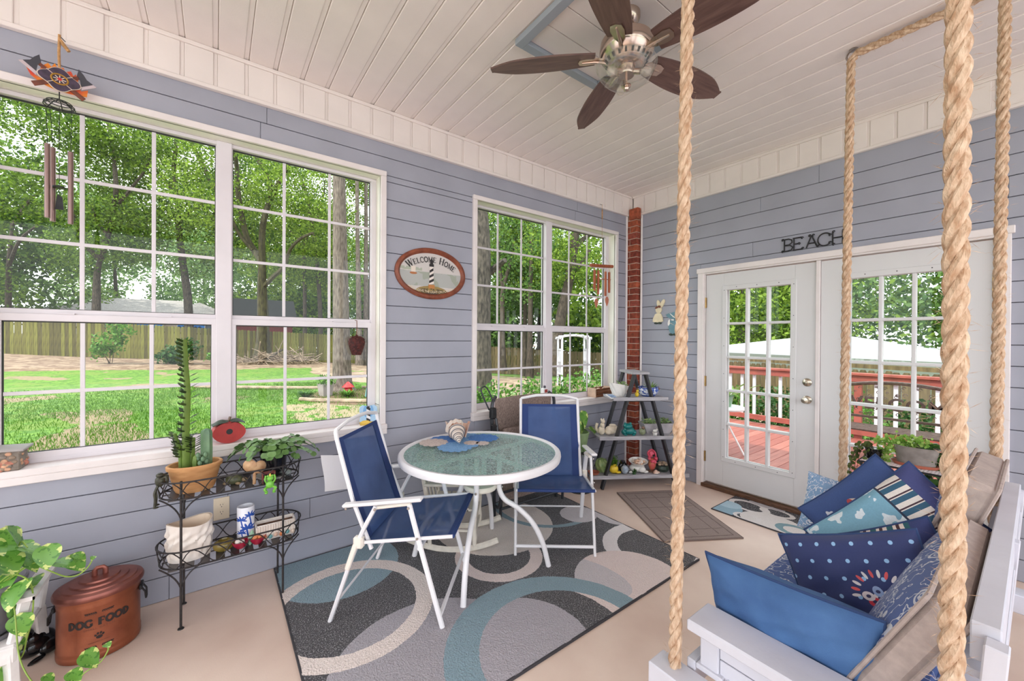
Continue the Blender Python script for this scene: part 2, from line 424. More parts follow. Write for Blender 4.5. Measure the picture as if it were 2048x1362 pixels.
# ---- window wall (x = 0)
W1 = (-4.777, -2.883); W2 = (-2.151, -0.2575); ZS, ZH = 0.752, 2.6466
b = MB()
for (y0, y1, z0, z1) in ((YF, 0.16, 0, ZS), (YF, 0.16, ZH - 0.02, 3.1), (YF, W1[0] + 0.03, ZS, ZH), (W1[1] - 0.03, W2[0] + 0.03, ZS, ZH), (W2[1] - 0.03, 0.16, ZS, ZH)):
    b.b2(-0.16, -0.012, y0, y1, z0, z1)
wl = tag(b.build('wall_left', GAP), 'blue-grey plank wall holding the two big white windows', 'wall', kind='structure')
zr = wall_rows(); zr = [z for z in zr if z < 2.59] + [2.627, 2.755, 2.86]
def plank(parent, p0, p1, ax):
    """one siding board between corner points, face proud of the backing"""
    m = MB(); m.b2(p0[0], p1[0], p0[1], p1[1], p0[2], p1[2], 0.0025); return m.build('plank', SIDING, parent)
rnd = random.Random(3)
for k in range(len(zr) - 1):
    z0, z1 = zr[k] + 0.002, zr[k + 1] - 0.002
    if z0 < ZS or z1 > ZH - 0.02:
        cuts = [YF] + sorted([(-3.81 if k == 3 else -3.6 + rnd.uniform(-0.9, 0.9)), -1.4 + rnd.uniform(-0.7, 0.7)]) + [-0.075]
        if z0 > ZH: cuts = [YF, -3.62, -0.9 - 0.3 * (k % 2), -0.075]
        segs = [(cuts[i], cuts[i + 1], z0, z1) for i in range(len(cuts) - 1)]
        if z1 > ZS + 0.02 and z0 < ZS: segs = [(YF, W1[0] + 0.03, z0, z1), (W1[1] - 0.03, W2[0] + 0.03, z0, z1), (W2[1] - 0.03, -0.075, z0, z1), (W1[0] + 0.03, W1[1] - 0.03, z0, ZS + 0.02), (W2[0] + 0.03, W2[1] - 0.03, z0, ZS + 0.02)]
        elif z0 < ZH - 0.02 and z1 > ZH - 0.02: segs = [(YF, W1[0] + 0.03, z0, z1), (W1[1] - 0.03, W2[0] + 0.03, z0, z1), (W2[1] - 0.03, -0.075, z0, z1), (W1[0] + 0.03, W1[1] - 0.03, ZH - 0.025, z1), (W2[0] + 0.03, W2[1] - 0.03, ZH - 0.025, z1)]
    else:
        segs = [(YF, W1[0] + 0.03, z0, z1), (W1[1] - 0.03, W2[0] + 0.03, z0, z1), (W2[1] - 0.03, -0.075, z0, z1)]
    for a, c, p, q in segs: plank(wl, (-0.0125, a + 0.0008, p), (0.0, c - 0.0008, q), 'y')
# ---- door wall (y = 0)
DX0, DX1, DZT = 0.845, 2.712, 2.095
b = MB()
for (x0, x1, z0, z1) in ((-0.012, DX0, 0, 3.1), (DX1, XR + 0.1, 0, 3.1), (DX0, DX1, DZT, 3.1)): b.b2(x0, x1, 0.012, 0.16, z0, z1)
wb = tag(b.build('wall_back', GAP), 'blue-grey plank wall around the pair of white glazed doors', 'wall', kind='structure')
zb = wall_rows() + [2.71, 2.86]
for k in range(len(zb) - 1):
    z0, z1 = zb[k] + 0.002, zb[k + 1] - 0.002
    if z0 > 2.12:
        s1 = {2.582: 1.361, 2.71: 1.786}.get(round(zb[k], 3), 1.0 + rnd.uniform(0, 2)); segs = [(0.145, s1), (s1, 3.6 + rnd.uniform(-.3, .3)), (0, XR)]; segs[2] = (segs[1][1], XR)
    else: segs = [(0.145, DX0 - 0.02), (DX1 + 0.02, XR)]
    if z0 < 2.12 < z1: plank(wb, (DX0 - 0.02, 0.0, 2.11), (DX1 + 0.02, 0.0125, z1), 'x')
    for a, c in segs: plank(wb, (a + 0.0008, 0.0, z0), (c - 0.0008, 0.0125, z1), 'x')
# ---- unseen sides behind the viewer: low walls, posts, headers, left open for daylight
b = MB(); b.b2(XR, XR + 0.12, YF, 0.16, 0, 0.3); b.b2(XR, XR + 0.12, YF, 0.16, 3.0, 3.1)
for y in (YF, -3.2, 0.1): b.b2(XR, XR + 0.12, y - 0.06, y + 0.06, 0.3, 3.0)
tag(b.build('wall_right', SIDING), 'low blue-grey wall with posts on the porch side left open for daylight', 'wall', kind='structure')
b = MB(); b.b2(-0.16, XR + 0.12, YF - 0.12, YF, 0, 0.3); b.b2(-0.16, XR + 0.12, YF - 0.12, YF, 3.0, 3.1)
for x in (-0.1, 1.75, 3.5, XR): b.b2(x - 0.06, x + 0.06, YF - 0.12, YF, 0.3, 3.0)
tag(b.build('wall_front', SIDING), 'low blue-grey wall with posts at the camera end of the porch', 'wall', kind='structure')
BOUNCE = mat('pale_bounce_slab', (204, 198, 200), 0.9, var=.06, vs=3)
b = MB(); b.b2(XR + 0.13, 16, -16, 12, -0.5, -0.16); b.b2(-0.16, XR + 0.13, -16, YF - 0.13, -0.5, -0.16)  # unseen pale slab, added to bounce neutral light up to the ceiling
tag(b.build('patio', BOUNCE), 'unseen pale slab added to bounce neutral daylight into the porch', 'patio', kind='structure')
# ---- ceiling of soffit boards running away from the window wall
b = MB(); b.b2(-0.75, XR + 0.4, YF - 0.9, 0.45, 3.1, 3.22)  # slab runs past the walls; unseen overhang added to keep sun out
ce = tag(b.build('ceiling', SOFGAP), 'white grooved soffit board ceiling over the whole porch', 'ceiling', kind='structure')
PW = 0.1467; prof = [(0, 3.1), (0, 3.088), (0.004, 3.084), (0.118, 3.084), (0.123, 3.0885), (0.142, 3.0885), (0.1465, 3.096), (0.1465, 3.1)]
m = MB(); n = len(prof); vs = [(x, y, z) for x in (0.0, XR) for y, z in prof]
m.add(vs, [(i, i + 1, n + i + 1, n + i) for i in range(n - 1)], False); pm = m.mesh('ceiling_plank', SOFFIT)
y = -4.304 + PW * 30 - 0.142
while y > YF - 0.1:
    link('plank', pm, ce, T(0, y, 0)); y -= PW
# ---- crown bands of the same board, upright
def crown(name, label, along, L0, L1, ph):
    """band on the window wall (along y) or the door wall (along x)"""
    q = (lambda a, c, z: (c, a, z)) if along == 'y' else (lambda a, c, z: (a, -c, z))
    def bx(m, a0, a1, c0, c1, z0, z1, ch=0.0):
        p, r = q(a0, c0, z0), q(a1, c1, z1); m.b2(p[0], r[0], p[1], r[1], p[2], r[2], ch)
    m = MB(); bx(m, L0, L1, 0.0005, 0.012, 2.853, 3.084)
    t = tag(m.build(name, SOFGAP), label, 'trim', kind='structure')
    m = MB(); bx(m, L0, L1, 0.0005, 0.034, 2.851, 2.873, 0.003); m.build('lower_bead', SOFFIT, t)
    m = MB(); bx(m, L0, L1, 0.0005, 0.034, 3.062, 3.084, 0.003); m.build('upper_bead', SOFFIT, t)
    a = L0 if ph is None else ph
    while a < L1 - 0.02:
        m = MB(); bx(m, max(a, L0), min(a + PW - 0.018, L1), 0.008, 0.026, 2.873, 3.062, 0.003); bx(m, min(a + PW - 0.018, L1 - 0.002), min(a + PW - 0.001, L1), 0.008, 0.0185, 2.873, 3.062, 0.001)
        m.build('panel', SOFFIT, t); a += PW
crown('trim_1', 'white upright board band under the ceiling above the windows', 'y', YF, -0.001, -4.304 - PW * 14)
crown('trim_2', 'white upright board band under the ceiling above the doors', 'x', 0.036, XR, 0.045)
# ---- brick pier in the corner with its white corner beads
BR = [mat('red_brick_%d' % i, c, 0.85, var=0.22, vs=25, bump=0.25, bs=70) for i, c in enumerate([(150, 72, 50), (168, 86, 58), (132, 60, 44), (158, 78, 62)])]
MORT = mat('pale_mortar', (206, 178, 160), 0.9, bump=0.2, bs=120)
m = MB(); m.b2(0.004, 0.122, -0.072, 0.0, 0, 2.86)
pier = tag(m.build('brick_pier', MORT), 'red brick pier in the corner between window wall and doors', 'pillar', kind='structure')
z = 0.002; i = 0
while z < 2.80:
    if i % 2: segs = [(0.002, 0.130)]
    else: segs = [(0.002, 0.030), (0.038, 0.130)]
    for a, c in segs:
        m = MB(); d = rnd.uniform(0, 0.003); m.b2(a, c - d * 0.5, -0.080 + d, -0.002, z, z + 0.061, 0.003); m.build('brick', rnd.choice(BR), pier)
    z += 0.070; i += 1
m = MB(); m.b2(0.036, 0.155, -0.098, -0.036, z, 2.925, 0.006); m.build('brick', BR[1], pier)
m = MB(); m.tube([(0.006, -0.094, 0), (0.006, -0.094, 2.85)], 0.0125, 10); tag(m.build('trim_3', WHITE), 'thin white round bead on the window side of the brick pier', 'trim', kind='structure')
m = MB(); m.tube([(0.147, -0.012, 0), (0.147, -0.012, 2.85)], 0.0125, 10); tag(m.build('trim_4', WHITE), 'thin white round bead on the door side of the brick pier', 'trim', kind='structure')

# ================================================================== WINDOWS
PANE = glassmat('clear_window_glass', (250, 253, 250), ior=1.35)
GASK_SHADE = mat('dark_gasket_and_shadow', (52, 54, 52), 0.7)
JAMB = mat('white_jamb_paint', (240, 238, 226), 0.5, var=0.02, vs=6)
def window(name, label, y0, y1, mull, gl, screen=None):
    t = thing(name, label, 'window', (0, (y0 + y1) / 2, ZS), kind='structure'); O = T(0, -(y0 + y1) / 2, -ZS)
    ci0, ci1, zc = y0 + 0.04, y1 - 0.04, 2.61
    for nm, a in (('casing_side', (y0, ci0)), ('casing_side', (ci1, y1))):
        m = MB(); m.b2(-0.01, 0.021, a[0], a[1], 0.822, zc, 0.003); m.build(nm, WHITE, t, O)
    m = MB(); m.b2(-0.01, 0.023, y0, y1, zc, ZH, 0.003); m.build('casing_head', WHITE, t, O)
    m = MB(); m.b2(-0.13, 0.036, y0 - 0.008, y1 + 0.008, 0.788, 0.822, 0.004); m.b2(-0.005, 0.034, y0 - 0.006, y1 + 0.006, ZS, 0.789, 0.003); m.build('sill', WHITE, t, O)
    m = MB(); m.b2(-0.16, 0.0, ci0 - 0.012, ci0, 0.82, zc + 0.012); m.b2(-0.16, 0.0, ci1, ci1 + 0.012, 0.82, zc + 0.012); m.b2(-0.16, 0.0, ci0, ci1, zc, zc + 0.012); m.b2(-0.2, -0.01, ci0, ci1, 0.80, 0.816)
    m.build('jamb', JAMB, t, O)
    g0, g1 = gl[0][0], gl[-1][1]
    m = MB(); m.b2(-0.145, -0.085, ci0, g0, 0.82, zc, 0.003); m.b2(-0.145, -0.085, g1, ci1, 0.82, zc, 0.003); m.b2(-0.146, -0.084, ci0 + .0006, ci1 - .0006, 2.588, zc - .0006, 0.003); m.b2(-0.146, -0.084, ci0 + .0006, ci1 - .0006, 0.8206, 0.846, 0.003)
    m.build('frame', VINYL, t, O)
    m = MB(); m.b2(-0.15, -0.072, mull[0], mull[1], 0.82, zc, 0.004); m.build('mullion', VINYL, t, O)
    for (a, c) in gl:
        for nm, z0, z1, x, nz, ins, zm in (('upper_sash', 1.545, 2.592, -0.118, 3, 0.004, (1.915, 2.247)), ('lower_sash', 0.842, 1.552, -0.098, 2, 0.022, (1.165,))):
            bt = 0.032
            s = MB(); s.b2(x - 0.014, x + 0.014, a - 0.004, a + ins, z0, z1, 0.002); s.b2(x - 0.014, x + 0.014, c - ins, c + 0.004, z0, z1, 0.002)
            s.b2(x - 0.0148, x + 0.0148, a - 0.003, c + 0.003, z0 - 0.0007, z0 + bt, 0.002)
            if nm == 'lower_sash': s.b2(x - 0.0148, x + 0.0148, a - 0.003, c + 0.003, z1 - 0.036, z1 + 0.0007, 0.002); s.b2(x - 0.02, x + 0.022, a + 0.2, a + 0.26, z1, z1 + 0.006); s.b2(x - 0.02, x + 0.022, c - 0.26, c - 0.2, z1, z1 + 0.006)
            sash = s.build(nm, VINYL, t, O)
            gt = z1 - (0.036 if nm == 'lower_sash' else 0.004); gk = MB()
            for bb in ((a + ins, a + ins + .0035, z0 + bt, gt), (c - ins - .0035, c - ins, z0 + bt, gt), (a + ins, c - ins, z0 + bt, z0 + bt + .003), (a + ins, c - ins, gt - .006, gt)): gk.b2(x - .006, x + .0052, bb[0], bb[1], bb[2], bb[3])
            gk.build('gasket_and_shadow', GASK_SHADE, sash)  # thin dark edge strips; the deeper top one draws the sash shadow
            ya = [a + ins + (c - a - 2 * ins) * i / 3 for i in range(4)]; top = z1 - (0.036 if nm == 'lower_sash' else 0.004); za = [z0 + bt] + list(zm) + [top]
            for yy in ya[1:3]:
                q = MB(); q.b2(x - 0.004, x + 0.004, yy - 0.009, yy + 0.009, z0 + bt, top, 0.0015); q.build('muntin', VINYL, sash)
            for zz in zm:
                q = MB(); q.b2(x - 0.0045, x + 0.0045, a + ins, c - ins, zz - 0.009, zz + 0.009, 0.0015); q.build('muntin', VINYL, sash)
            for i in range(3):
                for j in range(len(za) - 1):
                    q = MB(); q.add([(x, ya[i], za[j]), (x, ya[i + 1], za[j]), (x, ya[i + 1], za[j + 1]), (x, ya[i], za[j + 1])], [(0, 1, 2, 3)]); q.build('pane', PANE, sash)
    return t
window('window_1', 'large white double window over the plant stand, looking on the lawn', W1[0], W1[1], (-3.868, -3.792), [(-4.702, -3.868), (-3.792, -2.958)])
window('window_2', 'white double window nearer the corner, behind the wooden crate', W2[0], W2[1], (-1.259, -1.178), [(-2.09, -1.259), (-1.178, -0.347)])

# ================================================================== DOORS
DOORM = mat('white_door_paint', (216, 215, 215), 0.4, var=0.015, vs=2)
BRASS = mat('aged_brass', (176, 146, 98), 0.35, metal=0.9, var=0.1, vs=30)
NICK = mat('satin_nickel', (200, 190, 172), 0.25, metal=1.0)
DARKW = mat('dark_brown_threshold', (98, 66, 46), 0.6, var=0.25, vs=20, stretch=(1, 6, 6))
m = MB(); m.b2(0.806, 0.862, -0.022, 0.012, 0, 2.10, 0.003); m.b2(2.70, 2.752, -0.022, 0.012, 0, 2.10, 0.003); m.b2(0.795, 2.765, -0.026, 0.012, 2.10, 2.148, 0.004)
m.b2(0.852, 0.868, -0.01, 0.16, 0, 2.11); m.b2(2.690, 2.706, -0.01, 0.16, 0, 2.11); m.b2(0.852, 2.706, -0.008, 0.16, 2.088, 2.102)
cs = tag(m.build('trim_5', WHITE), 'white wooden casing around the pair of glazed doors', 'trim', kind='structure')
m = MB(); m.b2(0.855, 2.70, -0.03, 0.17, 0.0, 0.036, 0.004); m.build('threshold', DARKW, cs)
m = MB(); m.b2(1.7705, 1.799, 0.004, 0.075, 0.04, 2.088, 0.003); m.build('astragal', WHITE, cs)
def door(name, label, x0, x1, lx0, knob):
    t = thing(name, label, 'door', ((x0 + x1) / 2, 0.02, 0.04), kind='structure'); O = T(-(x0 + x1) / 2, -0.02, -0.04)
    z0, z1 = 0.052, 2.08; gx0, gx1, gz0, gz1 = lx0, lx0 + 0.519, 0.327, 1.917
    m = MB(); m.b2(x0, gx0 - 0.03, 0.02, 0.062, z0, z1, 0.002); m.b2(gx1 + 0.03, x1, 0.02, 0.062, z0, z1, 0.002); m.b2(gx0 - 0.03, gx1 + 0.03, 0.02, 0.062, z0, gz0 - 0.03); m.b2(gx0 - 0.03, gx1 + 0.03, 0.02, 0.062, gz1 + 0.03, z1)
    m.build('slab', DOORM, t, O)
    m = MB(); w_ = 0.044
    for yy in ((0.008, 0.024), (0.058, 0.072)):
        m.b2(gx0 - w_, gx0, yy[0], yy[1], gz0 - w_, gz1 + w_, 0.004); m.b2(gx1, gx1 + w_, yy[0], yy[1], gz0 - w_, gz1 + w_, 0.004)
        m.b2(gx0 - w_ + .0008, gx1 + w_ - .0008, yy[0] + .0006, yy[1] + .0006, gz0 - w_ + .0008, gz0, 0.003); m.b2(gx0 - w_ + .0008, gx1 + w_ - .0008, yy[0] + .0006, yy[1] + .0006, gz1, gz1 + w_ - .0008, 0.003)
    lf = m.build('glazing_frame', DOORM, t, O)
    q = MB()
    for i in range(7):
        zz = gz0 + (gz1 - gz0) * i / 6
        for xx in (gx0 - 0.024, gx1 + 0.024): q.lathe([(0.004, 0), (0.003, 0.002)], 6, T(xx, 0.0085, zz) @ RX(PI / 2))
    for i in range(3):
        for zz in (gz0 - 0.024, gz1 + 0.024): q.lathe([(0.004, 0), (0.003, 0.002)], 6, T(gx0 + (gx1 - gx0) * (i + .5) / 3, 0.0085, zz) @ RX(PI / 2))
    q.build('screws', BLACKM, lf)
    xs = [gx0 + (gx1 - gx0) * i / 3 for i in range(4)]; zs = [gz0 + (gz1 - gz0) * i / 5 for i in range(6)]
    for xx in xs[1:3]: q = MB(); q.b2(xx - 0.011, xx + 0.011, 0.014, 0.066, gz0, gz1, 0.003); q.build('muntin', DOORM, lf)
    for zz in zs[1:5]: q = MB(); q.b2(gx0, gx1, 0.013, 0.067, zz - 0.011, zz + 0.011, 0.003); q.build('muntin', DOORM, lf)
    for i in range(3):
        for j in range(5):
            q = MB(); q.add([(xs[i], 0.04, zs[j]), (xs[i + 1], 0.04, zs[j]), (xs[i + 1], 0.04, zs[j + 1]), (xs[i], 0.04, zs[j + 1])], [(0, 1, 2, 3)]); q.build('pane', PANE, lf)
    for zz in (0.295, 1.036, 1.81):
        hx = x0 - 0.003 if knob else x1 + 0.003
        q = MB(); q.tube([(hx, 0.012, zz - 0.05), (hx, 0.012, zz + 0.05)], 0.007, 8); q.b2(hx - 0.012, hx + 0.012, 0.014, 0.021, zz - 0.05, zz + 0.05); q.build('hinge', BRASS, t, O)
    if knob:
        Q = RX(PI / 2)
        k = MB(); k.lathe([(0.033, 0), (0.033, 0.006), (0.027, 0.010), (0.012, 0.012), (0.012, 0.035), (0.022, 0.040), (0.028, 0.052), (0.024, 0.066), (0.0, 0.070)], 20, T(1.715, 0.02, 0.955) @ Q); k.build('knob', NICK, t, O)
        k = MB(); k.lathe([(0.033, 0), (0.033, 0.008), (0.026, 0.014), (0.0, 0.016)], 20, T(1.715, 0.02, 1.099) @ Q); k.b2(1.707, 1.723, -0.012, 0.006, 1.091, 1.107, 0.003); k.build('deadbolt', NICK, t, O)
door('door_1', 'white glazed door with knob and deadbolt, nearer the corner', 0.872, 1.7686, 1.075, True)
door('door_2', 'white glazed door without handle, behind the porch swing', 1.801, 2.6857, 1.985, False)
# outlet on the window wall
IV = mat('ivory_plastic', (226, 208, 182), 0.35)
t = thing('wall_outlet', 'ivory wall socket behind the wire plant stand', 'outlet', (0, -3.840, 0.444)); 
m = MB(); m.box(0.003, 0, 0, 0.007, 0.076, 0.128, None, 0.002); m.build('cover_plate', IV, t)
for s_ in (-1, 1):
    q = MB(); q.lathe([(0.0175, 0), (0.0175, 0.003), (0, 0.003)], 16, T(0.006, 0, 0.021 * s_) @ RY(PI / 2), sy=0.9); r = q.build('receptacle', IV, t)
    q = MB(); q.box(0.0095, -0.006, 0.021 * s_ + 0.004, 0.001, 0.002, 0.009); q.box(0.0095, 0.006, 0.021 * s_ + 0.004, 0.001, 0.002, 0.007); q.box(0.0095, 0, 0.021 * s_ - 0.008, 0.001, 0.004, 0.004); q.build('slots', BLACKM, r)

# ================================================================== OUTSIDE
def g(x, y):
    s = min(max(-x / 26.0, 0.0), 1.5); zF = max(-0.08 - 0.045 * y - 0.003 * max(0.0, y) ** 2, -2.2)
    return -0.6 * (1 - s) + s * zF
P = Paint('lawn_and_bare_earth', ('speck', (70, 106, 34), (92, 126, 44), 7.0, 0.5), jitter=0.5, js=1.2, grain=0.3, gs=14, rough=0.95, bump=0.6, bs=30)
P.lay((96, 120, 48), ('noise', 0.55, 0.55, 0.62, 5)).lay((128, 112, 88), ('noise', 0.42, 0.60, 1.0, 6))
P.lay(('speck', (112, 90, 74), (140, 120, 100), 2.5, 0.5), ('half', -20.6, 0, PI + 0.06), ('noise', 0.7, 0.30, 1.0, 5))
P.lay(('speck', (124, 104, 86), (150, 132, 112), 2.0, 0.5), ('el', -15.0, 4.0, 7.5, 3.6, 0.3), ('noise', 0.9, 0.40, 1.0, 5))
P.lay(('speck', (126, 106, 88), (152, 134, 112), 2.0, 0.5), ('el', -9.0, 6.0, 8.0, 5.2, 0.2), ('noise', 1.1, 0.36, 1.0, 5))
P.lay((140, 128, 100), ('el', -6.8, -1.0, 2.6, 1.1, 0.5), ('noise', 2.2, 0.42, 1.0, 5))
P.lay((104, 84, 64), ('el', -10.0, -0.35, 1.6, 1.5, 0.0), ('noise', 3.0, 0.30, 1.0, 4))
m = MB(); m.grid(lambda u, v: (-75 + 110 * u, -60 + 120 * v, g(-75 + 110 * u, -60 + 120 * v) + 0.03 * math.sin(7 * u * 9 + 3 * math.sin(v * 40))), 150, 150)
tag(m.build('lawn', P.done()), 'back yard lawn with bare earth patches rising to the fence', 'lawn', kind='structure')
# grass blades on the near lawn
n = 110000; C = np.zeros((n, 3)); C[:, 0] = -0.5 - 13.5 * NR.rand(n) ** 1.3; C[:, 1] = -10.5 + 11.0 * NR.rand(n)
keep = NR.rand(n) < 0.45 + 0.55 * (np.sin(C[:, 0] * 1.1 + 1.7 * np.sin(C[:, 1] * 0.8)) * np.cos(C[:, 1] * 0.9) > -0.35); keep &= ~((C[:, 1] > -2.4) & (C[:, 0] > -9) & (NR.rand(n) < 0.75)); C = C[keep]; n = len(C)
h = NR.uniform(0.02, 0.055, n); U = NR.normal(size=(n, 3)) * 0.35; U[:, 2] = 1; U *= h[:, None]; A = NR.rand(n) * 6.28; V = np.stack([np.cos(A), np.sin(A), 0 * A], 1) * NR.uniform(0.004, 0.008, n)[:, None]
C[:, 2] = np.array([g(a, b_) for a, b_ in C[:, :2]]) + h * 0.8
tag(link('grass', quads_mesh('grass', C, U, V, leafmat('grass_blade', (62, 106, 26), (98, 136, 40), 0.3))), 'short green grass blades of the near lawn', 'grass', kind='stuff')

# ---- yard fence: every picket a part
FEN = [mat('weathered_mossy_fence_%d' % i, c, 0.9, c2=d, vs=5, bump=0.3, bs=30, stretch=(3, 3, 0.5)) for i, (c, d) in enumerate([((112, 108, 48), (76, 72, 34)), ((92, 86, 42), (58, 52, 30)), ((122, 120, 54), (84, 82, 38))])]
FENW = [mat('weathered_brown_fence_%d' % i, c, 0.9, c2=d, vs=5, bump=0.3, bs=30, stretch=(3, 3, 0.5)) for i, (c, d) in enumerate([((104, 90, 60), (68, 56, 40)), ((120, 102, 70), (78, 64, 46))])]
def fence(name, label, pts, h, pitch, mats, base=None):
    t = thing(name, label, 'fence', (pts[0][0], pts[0][1], g(*pts[0]))); O = (pts[0][0], pts[0][1], g(*pts[0]))
    meshes = []
    for mm in mats:
        q = MB(); w_ = pitch * 0.47; q.prism([(-w_, 0), (w_, 0), (w_, h - 0.05), (w_ - 0.03, h), (-w_ + 0.03, h), (-w_, h - 0.05)], -0.01, 0.01, RX(PI / 2)); meshes.append(q.mesh('picket', mm))
    cnt = 0
    for (a, b_) in zip(pts[:-1], pts[1:]):
        d = Vector((b_[0] - a[0], b_[1] - a[1], 0)); L = d.length; d.normalize(); ang = math.atan2(d.y, d.x)
        nn = max(1, int(L / pitch))
        for i in range(nn):
            p = Vector((a[0], a[1], 0)) + d * (i + 0.5) * L / nn; z = (base(p.x, p.y) if base else g(p.x, p.y)) + rnd.uniform(-0.02, 0.02)
            link('picket', rnd.choice(meshes), t, T(p.x - O[0], p.y - O[1], z - O[2]) @ RZ(ang) @ RY(rnd.uniform(-.008, .008))); cnt += 1
        for hz in (0.3, 1.5):
            q = MB(); q.bar((a[0] - O[0], a[1] - O[1], g(*a) + hz - O[2]), (b_[0] - O[0], b_[1] - O[1], g(*b_) + hz - O[2]), 0.05, 0.09); q.build('rail', mats[-1], t, T(0.05 * -d.y, 0.05 * d.x, 0))
    return t
fence('yard_fence', 'mossy yellow-green wooden picket fence across the back of the lawn', [(-29.0, -16.5), (-25.6, -5.0), (-26.0, 0.0), (-25.0, 5.2)], 1.85, 0.145, FEN)
fence('yard_fence', 'dark weathered picket fence running behind the white garden arbor', [(-25.0, 5.2), (-18.5, 11.0), (-14.0, 17.5), (-8.0, 22)], 1.75, 0.2, FENW)
fence('deck_side_fence', 'brown dog-eared picket fence beyond the red deck railing', [(-5.5, 9.6), (4.6, 6.1)], 1.72, 0.15, FENW, base=lambda x, y: -0.92)

